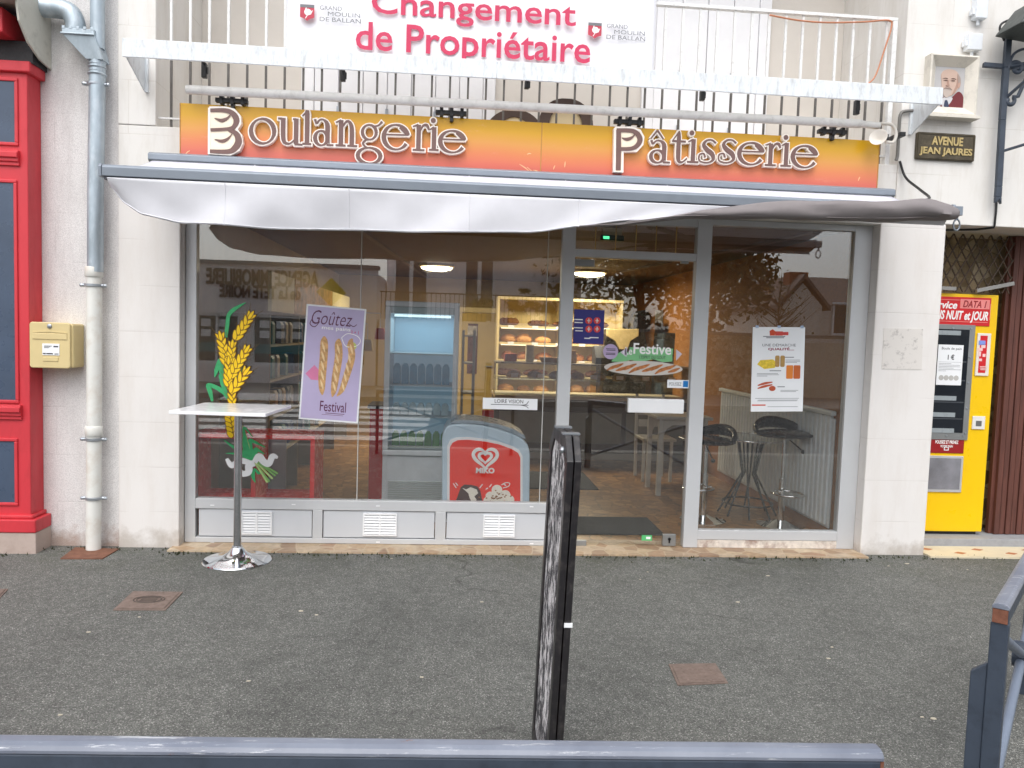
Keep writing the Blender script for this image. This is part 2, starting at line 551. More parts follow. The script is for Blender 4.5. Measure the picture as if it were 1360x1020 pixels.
BLACK = pm('black_plastic', S(30, 30, 32), 0.45)
CHROME = pm('chrome', S(226, 228, 230), 0.06, metal=1.0, var=0.02)
GLASS = glassmat('window_glass', (0.975, 0.98, 0.975), 2.2, haze=0.008)
GLASS_CLEAR = glassmat('thin_clear_glass', (0.93, 0.96, 0.96), 1.45)
CEIL = pm('brown_ceiling', S(92, 66, 40), 0.6, var=0.06, scale=3)
BROWNWALL = pm('brown_cork_wall', S(150, 98, 42), 0.75, var=0.2, scale=40, bmp=0.3)
CREAM = pm('cream_laminate', S(222, 206, 160), 0.5)
PAPER = pm('paper', S(238, 240, 242), 0.6, var=0.02)
TXT_DARK = pm('dark_ink', S(52, 50, 54), 0.6)
TXT_GREY = pm('grey_ink', S(120, 122, 126), 0.6)
TXT_RED = pm('raspberry_ink', S(204, 52, 92), 0.55, var=0.06, scale=3)
TXT_WHITE = pm('white_ink', S(246, 244, 242), 0.5)
NAVY = pm('blue_grey_paint', S(62, 71, 84), 0.42, var=0.12, scale=8, dirt=S(40, 44, 52), dirt_amt=0.5, dirt_scale=18, bmp=0.1, bscale=60)
CAST = pm('dark_cast_iron', S(40, 44, 46), 0.55, bmp=0.2)

# ------------------------------------------------------------------ ground
ASPH = asphalt('dark_speckled_asphalt')
ROADM = pm('road_asphalt', (0.06, 0.06, 0.06), 0.85, var=0.2, scale=30, bmp=0.4, bscale=150)
tag(MB().box(-300, 300, -300, 300, -0.6, -0.12).build('ground', ROADM), kind='structure')
tag(MB().box(-40, 40, -4.62, 1.0, -0.3, 0.0).build('pavement', ASPH), kind='structure')
KERB = pm('granite_kerb', S(150, 148, 142), 0.8, var=0.12, scale=25, bmp=0.3)
tag(MB().box(-40, 40, -4.80, -4.622, -0.3, 0.003).build('kerb', KERB, bev=0.015), kind='structure')
tag(MB().box(-60, 60, -15.9, -12.6, -0.3, 0.0).build('pavement', pm('pale_pavement', S(128, 126, 122), 0.85, var=0.1, scale=12, bmp=0.3)), kind='structure')
tag(MB().box(-60, 60, -12.598, -12.45, -0.3, 0.004).build('kerb', KERB, bev=0.015), kind='structure')
zb = MB()
for k in range(6):
    y = -6.3 - k * 0.95
    zb.box(-4.6, -0.4, y - 0.25, y + 0.25, -0.119, -0.116)
tag(zb.build('road_marking', pm('road_white_paint', S(225, 225, 222), 0.7, var=0.1, scale=15, dirt=(0.1, 0.1, 0.1), dirt_amt=0.5, dirt_scale=12)), kind='structure')

# tiled threshold strips between shop front and asphalt
def flag_mat(name, cols, scale, groutc, rough=0.5, axes=(1, 1, 0.0)):
    m, n, b = newmat(name)
    v = N(n, 'ShaderNodeTexVoronoi', feature='F1'); v.inputs['Scale'].default_value = scale; v.inputs['Randomness'].default_value = 0.75
    e = N(n, 'ShaderNodeTexVoronoi', feature='DISTANCE_TO_EDGE'); e.inputs['Scale'].default_value = scale; e.inputs['Randomness'].default_value = 0.75
    mp = mapped(n, axes)
    L(n, mp, v.inputs['Vector']); L(n, mp, e.inputs['Vector'])
    sp = N(n, 'ShaderNodeSeparateColor'); L(n, v.outputs['Color'], sp.inputs[0])
    c = ramp(n, sp.outputs[0], [(i / (len(cols) - 1), x) for i, x in enumerate(cols)])
    c = mixc(n, 1.0, c, ramp(n, noise(n, 25, 5, 0.7), [(0.3, 0.75), (0.7, 1.15)]), 'MULTIPLY')
    c = mixc(n, ramp(n, e.outputs['Distance'], [(0.0, 1.0), (0.05, 0.0)]), c, groutc)
    L(n, c, b.inputs['Base Color']); b.inputs['Roughness'].default_value = rough
    return m
TILE = flag_mat('ochre_hexagon_tiles', [S(168, 138, 108), S(192, 170, 140), S(142, 112, 88), S(200, 182, 156), S(160, 124, 96)], 7.5, S(186, 168, 142))
FLOOR_TILE = flag_mat('brown_shop_tiles', [S(172, 124, 74), S(140, 100, 58), S(192, 146, 92), S(152, 108, 62)], 9, S(84, 62, 38), 0.3)
tag(MB().box(-1.95, 3.16, -0.105, 0.30, -0.1, 0.012).build('threshold', TILE), kind='structure')

# ------------------------------------------------------------------ the bakery building
bk = thing('bakery_building', 'white painted building of the bakery with a shop window under a railed balcony', 'building')
for x0, x1, y1 in ((-2.32, -1.905, 0.30), (3.15, 3.66, 0.36)):
    MB().box(x0, x1, 0.0, y1, -0.2, 2.52).build('pillar', WHITE_WALL, bk, bev=0.008)
wl = MB()
wl.box(-2.32, -2.07, 0.0, 1.1, 2.9425, 7.0)                # left of the balcony recess
wl.box(-2.32, -1.88, 0.004, 0.30, 2.522, 2.94)
wl.box(-1.88, 3.25, 0.004, 0.30, 2.50, 2.94)              # lintel
wl.box(3.252, 10.0, 0.0, 1.1, 2.52, 7.0)                  # right of it
wl.build('wall', UPPER_WALL, bk, bev=0.006)
lg = MB()
lg.box(-2.068, 3.25, 0.95, 1.1, 2.95, 7.0)
lg.box(-2.068, 3.25, 0.30, 0.948, 2.80, 2.94)
lg.box(-2.068, 3.25, 0.02, 0.948, 5.6, 5.75)
lg.build('balcony_recess', pm('warm_grey_render', S(214, 208, 200), 0.85, var=0.05, scale=2, bmp=0.2), bk)
# French windows on the balcony with white slatted shutters
SHUT = pm('white_shutter_paint', S(236, 236, 238), 0.5, var=0.03)
for pa, pb in ((418, 642), (868, 1003)):
    xa, xb = U(pa, 100, 0.93)[0], U(pb, 115, 0.93)[0]
    wf = MB().box(xa, xb, 0.936, 0.949, 2.95, 5.3).build('balcony_window', SHUT, bk)
    for q0 in (xa - 0.10, xb): MB().box(q0, q0 + 0.0995, 0.90, 0.949, 2.95, 5.3).build('window_jamb', SHUT, wf, bev=0.006)
    k = max(2, round((xb - xa) / 0.2)); s = (xb - xa) / k
    q = MB()
    for i in range(k):
        q.box(xa + i * s + 0.003, xa + (i + 1) * s - 0.003, 0.912, 0.9355, 2.96, 5.3)
    q.build('shutter_board', SHUT, wf, bev=0.004)
    for i in range(1, k, 2):
        for z in (3.30, 3.75):
            MB().box(xa + i * s - 0.012, xa + i * s + 0.012, 0.895, 0.9115, z, z + 0.09).build('hinge', STEEL, wf)
# inside of the shop
XL, XR, YB, ZC = -1.93, 3.10, 7.6, 2.50
MB().box(XL, XR, 0.302, YB, -0.1, 0.008).build('shop_floor', FLOOR_TILE, bk)
MB().box(XL - 0.1, XR + 0.1, 0.302, YB + 0.1, ZC, ZC + 0.12).build('shop_ceiling', CEIL, bk)
MB().box(XL - 0.12, XL, 0.302, YB, 0.0, ZC - 0.002).build('shop_wall', pm('cream_shop_wall', S(196, 182, 150), 0.7), bk)
MB().box(XL, XR, YB, YB + 0.1, 0.0, ZC - 0.002).build('shop_wall', pm('tan_shop_wall', S(190, 168, 120), 0.7), bk)
MB().box(XR, XR + 0.12, 0.362, YB, 0.0, ZC - 0.002).build('shop_wall', BROWNWALL, bk)
rb = MB()
for k in range(34):
    y = 0.42 + k * 0.075
    rb.box(XR - 0.035, XR - 0.002, y, y + 0.055, 0.12, 1.02)
rb.box(XR - 0.02, XR - 0.001, 0.38, 3.0, 0.10, 1.0)
rb.box(XR - 0.05, XR - 0.002, 0.38, 3.0, 1.021, 1.06)
rb.build('ribbed_wainscot', pm('pale_grey_ribbing', S(222, 228, 232), 0.5), bk, bev=0.01)
TRK = pm('beige_trunking', S(108, 84, 58), 0.5)
for p0, p1 in (((-0.95, 0.32, ZC - 0.012), (-0.45, YB - 0.1, ZC - 0.012)), ((2.9, 0.5, ZC - 0.012), (2.25, 5.0, ZC - 0.012))):
    MB().bar(p0, p1, 0.06, 0.022).build('ceiling_trunking', TRK, bk)

# shop front in grey aluminium
YF, YG = 0.10, 0.13
gxl = U(262, 500, YG)[0]; gxr = U(740, 500, YG)[0]
dxl = U(757, 500, YG)[0]; dxr = U(916, 500, YG)[0]
wxl = U(935, 500, YG)[0]; wxr = U(1122, 500, YG)[0]
ztop = U(1000, 302, YG)[1]
zbase = U(480, 664, YG)[1]
zdoor = U(840, 345, YG)[1]; ztr0 = U(840, 334, YG)[1]; ztr1 = U(850, 299, YG)[1]
zrb = U(1020, 704, YG)[1]
sf = MB()
e1, e2 = YF, YF + 0.07
fl = -1.900
sf.box(fl, gxl, e1, e2, 0.014, 2.498)
sf.box(gxr, dxl, e1 - 0.006, e2, 0.014, 2.498)
sf.box(dxr, wxl, e1 - 0.006, e2, 0.014, 2.498)
sf.box(wxr, 3.148, e1, e2, 0.014, 2.498)
sf.box(gxl, gxr, e1, e2, ztop, 2.498); sf.box(dxl, dxr, e1, e2, ztr1, 2.498); sf.box(wxl, wxr, e1, e2, ztop, 2.498)
sf.box(dxl, dxr, e1, e2, zdoor + 0.004, ztr0)
sf.box(wxl, wxr, e1, e2, 0.075, zrb)
sf.box(gxl, gxr, e1, e2, 0.262, zbase); sf.box(gxl, gxr, e1, e2, 0.014, 0.052)
pn = [(262, 415), (428, 578), (592, 735)]
xs = [(U(a, 695, YF)[0], U(b, 695, YF)[0]) for a, b in pn]
for (a, b), (c, d) in zip(xs[:-1], xs[1:]): sf.box(b, c, e1, e2, 0.052, 0.262)
sf.box(xs[-1][1], gxr, e1, e2, 0.052, 0.262)
sf.build('shop_front_frame', ALU, bk, bev=0.003)
bm_ = MB(); bm_.box(wxl, wxr, YF + 0.002, e2, 0.014, 0.073)
bm_.build('mortar_bed', pm('chipped_mortar', S(214, 206, 196), 0.9, var=0.2, scale=20, dirt=S(120, 70, 50), dirt_amt=0.8, dirt_scale=9, bmp=0.5), bk)
for i, (a, b) in enumerate(xs):
    p = MB().box(max(a, gxl) + 0.006, b - 0.006, YF + 0.012, YF + 0.05, 0.058, 0.256).build('base_panel', ALU_PANEL, bk, bev=0.003)
    vx0, vx1 = [(U(q, 695, YF)[0], U(r, 695, YF)[0]) for q, r in ((320, 361), (482, 527), (642, 684))][i]
    vt = MB(); frame_rect(vt, vx0, vx1, 0.075, 0.242, 0.01, YF - 0.002, YF + 0.013)
    vt.box((vx0 + vx1) / 2 - 0.006, (vx0 + vx1) / 2 + 0.006, YF, YF + 0.011, 0.085, 0.232)
    for k in range(7):
        z = 0.09 + k * 0.0205
        vt.add([(vx0 + .01, YF, z), (vx1 - .01, YF, z), (vx1 - .01, YF + 0.011, z + 0.013), (vx0 + .01, YF + 0.011, z + 0.013), (vx0 + .01, YF + .002, z - .002), (vx1 - .01, YF + .002, z - .002), (vx1 - .01, YF + 0.0115, z + 0.011), (vx0 + .01, YF + 0.0115, z + 0.011)],
               [(0, 1, 2, 3), (4, 7, 6, 5), (0, 4, 5, 1), (2, 6, 7, 3), (0, 3, 7, 4), (1, 5, 6, 2)])
    vt.build('vent_grille', WHITE, p)
sl = MB()
for px, py in ((282, 671), (502, 672), (706, 673), (282, 721), (502, 720), (706, 722), (390, 670)):
    x, z = U(px, py, YF); sl.box(x - 0.014, x + 0.014, YF - 0.003, YF + 0.002, z - 0.004, z + 0.004)
sl.build('drain_slot', WHITE, bk)
# panes
j1, j2 = U(478, 450, YG)[0], U(724, 450, YG)[0]
for a, b in ((gxl, j1 - 0.003), (j1 + 0.003, j2 - 0.003), (j2 + 0.003, gxr)):
    MB().box(a, b, YG, YG + 0.008, zbase, ztop).build('window_pane', GLASS, bk)
MB().box(wxl, wxr, YG, YG + 0.008, zrb, ztop).build('window_pane', GLASS, bk)
jm = MB()
for j in (j1, j2): jm.box(j - 0.003, j + 0.003, YG - 0.001, YG + 0.009, zbase, ztop)
jm.build('pane_joint', pm('silicone_joint', S(190, 190, 186), 0.5), bk)
q = MB().box(dxl, dxr, YG, YG + 0.006, ztr0, ztr1).build('transom_pane', GLASS, bk)
BRASS = pm('brass_bar', S(180, 150, 96), 0.4, metal=0.6)
for k in range(1, 6):
    x = dxl + (dxr - dxl) * k / 6
    MB().box(x - 0.003, x + 0.003, YG - 0.004, YG + 0.010, ztr0, ztr1).build('transom_bar', BRASS, q)
# glass door
dr = MB().box(dxl + 0.008, dxr - 0.008, YG, YG + 0.010, 0.03, zdoor - 0.004).build('glass_door', GLASS, bk)
def wbox(p, px0, py0, px1, py1, y0, y1, name, mat, bev=0.003):
    x0, z0 = U(px0, py1, y0); x1, z1 = U(px1, py0, y0)
    return MB().box(x0, x1, y0, y1, z0, z1).build(name, mat, p, bev=bev)
GREYMETAL = pm('brushed_grey_metal', S(150, 152, 152), 0.35, metal=0.5)
wbox(dr, 761, 345, 790, 353, 0.12, 0.16, 'door_patch_fitting', GREYMETAL)
wbox(dr, 905, 344, 915, 350, 0.12, 0.16, 'door_patch_fitting', GREYMETAL)
lk = wbox(dr, 880, 710, 898, 725, 0.118, 0.15, 'lock_box', GREYMETAL)
lx, lz = U(889, 716, 0.117)
k = MB(); disc(k, lx, lz, 0.012, 0.012, 0.113, 0.119); k.box(lx - 0.006, lx + 0.006, 0.113, 0.119, lz - 0.03, lz); k.build('keyhole', BLACK, lk)
wbox(dr, 765, 718, 779, 725, 0.118, 0.15, 'door_pivot', GREYMETAL)
lb = MB(); x0, z0 = U(834, 548, 0.085); x1, z1 = U(909, 531, 0.085)
lb.box(x0, x1, 0.085, 0.128, z0, z1); lb.build('letter_plate', WHITE, dr, bev=0.006)
# stickers on the door
st = wbox(dr, 886, 505, 915, 515, 0.126, 0.1295, 'push_sticker', PAPER, 0)
x0, z0 = U(889, 512, .125); x1, z1 = U(905, 508, .125)
text('POUSSEZ', x0, x1, z0, z1, 0.1252, TXT_GREY, st, depth=0.0006)
wbox(st, 907, 506, 914, 514, 0.1252, 0.1262, 'push_symbol', pm('sticker_blue', S(30, 120, 190), 0.4), 0)
st = wbox(dr, 852, 711, 866, 718, 0.126, 0.1295, 'small_sticker', pm('sticker_green', S(90, 190, 120), 0.4), 0)
wbox(st, 858, 713, 864, 716, 0.1252, 0.1262, 'sticker_mark', WHITE, 0)
# blue opening-rules poster
ps = wbox(dr, 761, 412, 803, 456, 0.124, 0.1295, 'blue_notice', pm('violet_blue_print', S(52, 50, 128), 0.45), 0)
pr = MB(); ring = MB()
for cx, cy in ((782, 426), (793, 426), (782, 437), (793, 437)):
    x, z = U(cx, cy, 0.1232); disc(pr, x, z, 0.026, 0.026, 0.1225, 0.1238)
pr.build('notice_disc', pm('coral_print', S(226, 70, 66), 0.45), ps)
tw = MB()
for px, py, ww in ((762, 424, 12), (763, 428, 11), (762, 435, 12), (764, 439, 10), (776, 449, 8), (783, 448, 12)):
    x, z = U(px, py, .1232); x2, _ = U(px + ww, py, .1232); tw.box(x, x2, .1225, .1238, z - .005, z + .003)
for cx, cy in ((782, 426), (793, 426), (782, 437), (793, 437)):
    x, z = U(cx, cy, 0.122); tw.box(x - .003, x + .003, .1215, .1226, z - .016, z + .016); tw.box(x - .012, x + .012, .1215, .1226, z - .003, z + .003)
tw.build('notice_mark', TXT_WHITE, ps)
# festive bread decal on the door
fd = wbox(dr, 836, 463, 894, 469, 0.1255, 0.1293, 'bread_decal', pm('mint_print', S(122, 190, 130), 0.5), 0)
gp = [U(*p, .1255) for p in ((812, 480), (818, 471), (826, 466), (836, 468), (848, 462), (870, 464), (893, 463), (893, 480), (880, 481), (868, 477), (850, 481), (838, 478), (826, 481))]
MB().prism(gp, .1248, .1254).build('decal_ribbon', pm('mint_print_b', S(126, 192, 134), 0.5), fd)
x, z = U(811, 467, .124); m = MB(); disc(m, x, z, .057, .057, .1238, .1247); m.build('decal_disc', pm('lilac_print', S(190, 170, 205), 0.5), fd)
m = MB()
for k, (a, b) in enumerate(((-.036, .02), (-.03, .010), (-.036, -.012), (-.036, -.022))): m.box(x + a, x + .036, .1232, .1237, z + b - .002, z + b + .003)
m.build('decal_text', TXT_DARK, fd)
x0, z0 = U(841, 470, .1242); x1, z1 = U(892, 457, .1242)
text('Festive', x0, x1, z0, z1, .1238, TXT_WHITE, fd, bold=0.02, depth=.0008)
x0, z0 = U(830, 471, .1242); x1, z1 = U(840, 461, .1242)
text('Le', x0, x1, z0, z1, .1238, TXT_WHITE, fd, bold=0.01, depth=.0008)
x0, z0 = U(849, 476, .1242); x1, z1 = U(884, 473, .1242)
text("L'ESPRIT DU GOUT", x0, x1, z0, z1, .1240, TXT_DARK, fd, depth=.0006)
m = MB()
m.prism([U(*p, .124) for p in ((824, 468), (833, 461), (832, 474))], .1238, .1247)
m.prism([U(*p, .124) for p in ((898, 464), (906, 470), (898, 479))], .1238, .1247)
m.build('decal_arrow', pm('pale_lilac_print', S(214, 204, 218), 0.5), fd)
bx0, bz0 = U(802, 497, .124); bx1, bz1 = U(907, 481, .124)
m = MB(); disc(m, (bx0 + bx1) / 2, (bz0 + bz1) / 2, (bx1 - bx0) / 2, (bz1 - bz0) / 2, .1240, .1254, 36); m.build('decal_plate', pm('grey_print', S(206, 200, 192), 0.5), fd)
m = MB()
for k in range(15):
    t = (k + 0.5) / 15
    xx = bx0 + 0.05 + t * (bx1 - bx0 - 0.1)
    zz = (bz0 + bz1) / 2 + 0.012 * math.sin(k * 2.1)
    m.ribbon([(xx - .045, zz - .022 + .008 * math.sin(k), .008), (xx, zz, .024), (xx + .045, zz + .02, .008)], .1222 + .0001 * (k % 3), .1239, k=4)
m.build('decal_bread', pm('bread_print', S(178, 112, 62), 0.6, var=0.5, scale=60), fd)
# strip sign low on the left window
q = wbox(bk, 641, 530, 714, 543, 0.124, 0.1295, 'window_sticker', PAPER, 0)
x0, z0 = U(657, 535, .123); x1, z1 = U(695, 531, .123)
text('LOIRE VISION', x0, x1, z0, z1, .1232, TXT_DARK, q, depth=.0006)
m = MB(); x0, z0 = U(652, 537, .123); x1, _ = U(702, 537, .123); m.box(x0, x1, .1232, .1242, z0 - .002, z0 + .002)
x2, z2 = U(702, 533, .123); m.ribbon([(x1 - .06, z0, .004), (x1 - .02, z0 + .005, .004), (x1, z2, .004)], .1231, .1242); m.ribbon([(x1 - .06, z0, .004), (x1 - .02, z0 - .008, .004), (x1, z0 - .022, .004)], .1230, .1242)
m.build('sticker_mark', TXT_DARK, q)

# back recess on the right: stone wall behind the grille, brown timber door
STONE = flag_mat('rubble_stone', [S(150, 130, 100), S(196, 178, 146), S(120, 104, 80), S(214, 200, 172), S(165, 142, 108)], 9, S(128, 112, 88), 0.9, (1, 0, 1))
MB().box(3.665, 10, 0.62, 0.9, -0.1, 2.518).build('stone_wall', STONE, bk)
TIMBER = pm('brown_stained_timber', S(98, 58, 48), 0.6, var=0.28, scale=5, dirt=S(70, 40, 34), dirt_amt=0.7, dirt_scale=6, stretch=(6, 6, 0.5), bmp=0.25, bscale=20)
td = MB()
x = 4.50
while x < 7.4:
    td.box(x, x + 0.042, 0.37 if round((x - 4.5) / .049) % 2 == 0 else 0.376, 0.43, 0.075, 2.515)
    x += 0.049
td.box(4.47, 7.4, 0.40, 0.44, 0.075, 2.515)
td.build('timber_door', TIMBER, bk, bev=0.003)
MB().box(3.665, 7.5, 0.22, 0.60, -0.1, 0.072).build('door_sill', pm('grey_stone_sill', S(150, 152, 156), 0.7, var=0.1, scale=20, bmp=0.2), bk, bev=0.006)
# cream tiles with small rust diamonds before the timber door
CTH = pm('cream_threshold_tile', S(214, 202, 174), 0.5, var=0.06, scale=9)
q = MB().box(3.67, 9.0, -0.075, 0.218, -0.1, 0.014).build('threshold', CTH); tag(q, kind='structure')
m = MB()
for k in range(16):
    x = 3.76 + k * 0.21; y = 0.02 if k % 2 else 0.12
    m.prism([(x - .05, y), (x, y - .03), (x + .05, y), (x, y + .03)], 0.0141, 0.016, ax='z')
m.build('tile_inlay', pm('rust_tile', S(176, 110, 66), 0.5), q)

# ------------------------------------------------------------------ neighbour on the left
tag(MB().box(-12.0, -2.322, 0.022, 0.4, -0.2, 7.0).build('neighbour_house', ROUGH_WALL), 'grey roughcast house front behind the drainpipe and letter box', 'building')
rs = thing('red_shopfront', 'red painted timber shopfront with dark panes beside the drainpipe', 'shopfront')
m = MB()
m.box(-6.0, -2.832, -0.15, 0.02, 0.235, 3.24)
m.build('casing', RED, rs, bev=0.006)
m = MB()
m.box(-6.05, -2.782, -0.19, 0.02, 0.145, 0.235)
m.box(-6.03, -2.812, -0.17, 0.02, 0.235, 0.262)
m.build('plinth', RED, rs, bev=0.008)
MB().box(-6.02, -2.785, -0.182, 0.02, -0.1, 0.144).build('base_stone', pm('beige_base_stone', S(188, 170, 160), 0.8, var=0.08, scale=8, dirt=S(120, 100, 88), dirt_amt=0.4, bmp=0.2), rs, bev=0.005)
for py in (209, 547):
    m = MB(); z = U(30, py, -.17)[1]
    m.prism([(-.149, z - .055), (-.165, z - .055), (-.165, z - .031), (-.176, z - .029), (-.176, z - .006), (-.19, z - .004), (-.19, z + .03), (-.176, z + .032), (-.176, z + .045), (-.149, z + .045)], -6.0, -2.880, ax='x')
    m.build('moulding', RED, rs, bev=0.004)
z = U(30, 86, -.16)[1]
MB().box(-6.03, -2.80, -0.18, 0.02, z - .05, z + .02).build('cornice', RED, rs, bev=0.008)
for i, (a, b) in enumerate(((108, 189), (243, 531), (586, 667))):
    xr = U(20, (a + b) / 2, -.15)[0]
    z1, z0 = U(12, a, -.15)[1], U(12, b, -.15)[1]
    p = MB().box(xr - 1.0, xr, -0.153, -0.148, z0, z1).build('pane', DARK_PANE, rs)
    f = MB(); frame_rect(f, xr - 1.02, xr + 0.022, z0 - .022, z1 + .022, 0.022, -0.162, -0.149); f.build('pane_moulding', RED, p, bev=0.005)
m = MB(); m.box(-6.0, -2.79, -0.16, 0.02, 3.262, 3.40); m.build('fascia', pm('black_fascia', S(36, 34, 36), 0.6, var=0.2, scale=30, bmp=0.3), rs)
m = MB(); m.box(-6.0, -2.90, -0.30, 0.02, 3.402, 3.56); m.build('sign_band', RED, rs, bev=0.01)
er = MB().prism([(-.40, 3.62), (-.36, 3.46), (-.26, 3.36), (-.12, 3.30), (0.02, 3.28), (0.02, 3.66), (-.38, 3.645)], -2.775, -2.762, ax='x')
er.prism([(-.41, 3.57), (-.41, 3.63), (0.02, 3.70), (0.02, 3.64)], -6.0, -2.764, ax='x')
er.build('eave_flashing', pm('weathered_cream_metal', S(206, 204, 192), 0.5, var=0.1, scale=6, dirt=S(140, 138, 128), dirt_amt=0.5, dirt_scale=12), rs)

# drainpipe
PX = -2.448
dp = thing('drainpipe', 'zinc drainpipe with funnel head running down into an off-white lower pipe', 'drainpipe', (PX, -.07, 0))
zj = U(120, 361, -.07)[1]; zh0 = U(125, 82, -.07)[1]; zh1 = U(112, 44, -.07)[1]
MB().tube([(PX + .01, -.075, zj), (PX + .012, -.075, 2.4), (PX + .03, -.075, zh0 + .02)], 0.051, 20).build('zinc_pipe', ZINC, dp, smooth=40)
MB().tube([(PX + .03, -.075, zh1 - .1), (PX + .03, -.075, 6.9)], 0.045, 20).build('upper_pipe', ZINC, dp, smooth=40)
MB().tube([(PX - .01, -.072, 0.0), (PX - .006, -.072, .5), (PX, -.072, 1.2), (PX, -.072, zj + .01)], 0.049, 20).build('plastic_pipe', PVC, dp, smooth=40)
m = MB()
xa, xb = U(90, 50, -.07)[0], U(132, 50, -.07)[0]
top = [(xa, -.15), (xb, -.15), (xb, 0.0), (xa, 0.0)]
mid = [(xa, -.15), (xb, -.15), (xb, 0.0), (xa, 0.0)]
lo = [(PX - .025, -.125), (PX + .085, -.125), (PX + .085, -.02), (PX - .025, -.02)]
vs = [(x, y, zh1) for x, y in top] + [(x, y, zh1 - .035) for x, y in mid] + [(x, y, zh0) for x, y in lo]
fs = [(0, 1, 2, 3), (8, 11, 10, 9)] + [(r * 4 + i, r * 4 + (i + 1) % 4, r * 4 + 4 + (i + 1) % 4, r * 4 + 4 + i) for r in (0, 1) for i in range(4)]
m.add(vs, fs)
for k in range(5): m.box(xa + k * .045, xa + k * .045 + .02, -.152, -.148, zh1 - .006, zh1 + .014)
m.tube([(xa - .006, -.156, zh1 - .036), (xb + .006, -.156, zh1 - .036)], .007, 6)
m.build('funnel_head', ZINC, dp, bev=0.004)
el = [U(100, 42, -.08), U(100, 30, -.08), U(92, 16, -.08), U(72, 11, -.08), U(30, 8, -.08), U(-60, -10, -.08)]
el = smooth_path([(x, -.08, z) for x, z in el], 5)
MB().tube(el, .062, 18).build('elbow_pipe', ZINC, dp, smooth=40)
m = MB()
for x, z, r in ((PX, zj, .057), (PX - .004, U(118, 572, -.07)[1], .057)):
    m.lathe([(r - .004, -.035), (r, -.03), (r, .03), (r - .004, .035)], (x, -.073, z), 20)
m.build('pipe_collar', PVC, dp, smooth=40)
m = MB()
for k, r in ((0, .054), (.02, .058), (.045, .053), (.065, .060)):
    m.lathe([(r - .006, -.008), (r, 0), (r - .006, .008)], (PX + .027, -.075, zh0 - .02 - k), 20)
m.build('pipe_ferrule', ZINC, dp, smooth=40)
for py in (112, 379, 583, 661):
    z = U(122, py, -.07)[1]
    xx = PX + (.018 if py < 200 else -.003)
    m = MB(); m.lathe([(.053, -.010), (.058, -.006), (.058, .006), (.053, .010)], (xx, -.073, z), 20)
    for s in (-1, 1):
        m.tube([(xx + s * .055, -.075, z), (xx + s * .078, -.075, z)], .013, 10)
        m.ball((xx + s * .078, -.078, z), .014, 8)
    m.bar((xx, 0.03, z), (xx, -.03, z), .012, .012)
    m.build('pipe_clamp', STEEL, dp, smooth=40)

# letter box
lb = thing('letter_box', 'beige plastic letter box with white name card beside the red shopfront', 'letter box', (-2.69, -.07, 1.26))
BEIGE = pm('beige_plastic', S(214, 194, 142), 0.45, var=0.04, bmp=0.04, bscale=200)
z1, z0 = U(66, 428, -.155)[1], U(66, 489, -.155)[1]
x0, x1 = -2.83, -2.556
MB().box(x0 + .008, x1, -.135, 0.024, z0 + .004, z1 - .006).build('body', BEIGE, lb, bev=0.012)
MB().prism(rrect(x0, x1 - .012, z0, z1, .02), -.155, -.134).build('front_cover', BEIGE, lb, bev=0.006)
m = MB(); zc = z1 - .095
m.box(x0 + .022, x1 - .03, -.160, -.154, zc - .02, zc + .02); m.build('letter_flap', BEIGE, lb, bev=0.003)
m = MB(); m.ribbon([(x0 + .022, z1 - .07, .006), ((x0 + x1) / 2, z1 - .062, .008), (x1 - .03, z1 - .07, .006)], -.159, -.154); m.build('cover_ridge', BEIGE, lb); m = MB(); m.box((x0 + x1) / 2 - .05, (x0 + x1) / 2 + .05, -.159, -.154, z0 + .047, z0 + .075); m.build('cover_plate', BEIGE, lb, bev=.002)
m = MB(); m.lathe([(.0, 0), (.015, .0), (.015, .006), (.011, .009), (0, .009)], (0, 0, 0), 16)
m.xf(Matrix.Translation(((x0 + x1) / 2 - .005, -.155, z1 - .026)) @ Matrix.Rotation(rad(90), 4, 'X')); m.build('lock', STEEL, lb, smooth=40)
nc = MB().box((x0 + x1) / 2 - .052, (x0 + x1) / 2 + .058, -.1585, -.1555, z0 + .088, z0 + .166).build('name_card', PAPER, lb)
m = MB(); xm = (x0 + x1) / 2
for a, b, zz, h in ((-.04, .01, .148, .003), (-.04, 0, .142, .003), (-.04, -.01, .136, .003), (.02, .05, .142, .009), (-.048, -.03, .094, .008), (-.026, .016, .094, .008), (.026, .052, .094, .006)):
    m.box(xm + a, xm + b, -.1592, -.1584, z0 + zz, z0 + zz + h)
m.build('card_print', TXT_DARK, nc)

# ------------------------------------------------------------------ painted fascia sign with raised letters
sg = thing('shop_sign', 'orange and yellow fascia sign with raised brown letters above the awning', 'sign', (0.58, -.07, 2.68))
m_, n, b = newmat('sign_print')
sep = N(n, 'ShaderNodeSeparateXYZ'); L(n, coord(n), sep.inputs[0])
mr = N(n, 'ShaderNodeMapRange', i_1=2.68, i_2=3.075); L(n, sep.outputs[2], mr.inputs[0])
wv = N(n, 'ShaderNodeMath', operation='MULTIPLY_ADD', i_1=0.22, i_2=-0.11); L(n, noise(n, 0.9, 2), wv.inputs[0])
ad = N(n, 'ShaderNodeMath', operation='ADD'); L(n, mr.outputs[0], ad.inputs[0]); L(n, wv.outputs[0], ad.inputs[1])
c = ramp(n, ad.outputs[0], [(0.0, S(212, 104, 94)), (0.22, S(214, 110, 92)), (0.40, S(216, 128, 84)), (0.60, S(216, 152, 76)), (0.82, S(212, 160, 34)), (1.0, S(208, 158, 10))])
c = mixc(n, ramp(n, noise(n, 1.0, 8, 0.75, mapped(n, (5, 5, 12))), [(0.60, 0.0), (0.75, 0.35)]), c, S(226, 160, 140))
L(n, c, b.inputs['Base Color']); b.inputs['Roughness'].default_value = 0.3
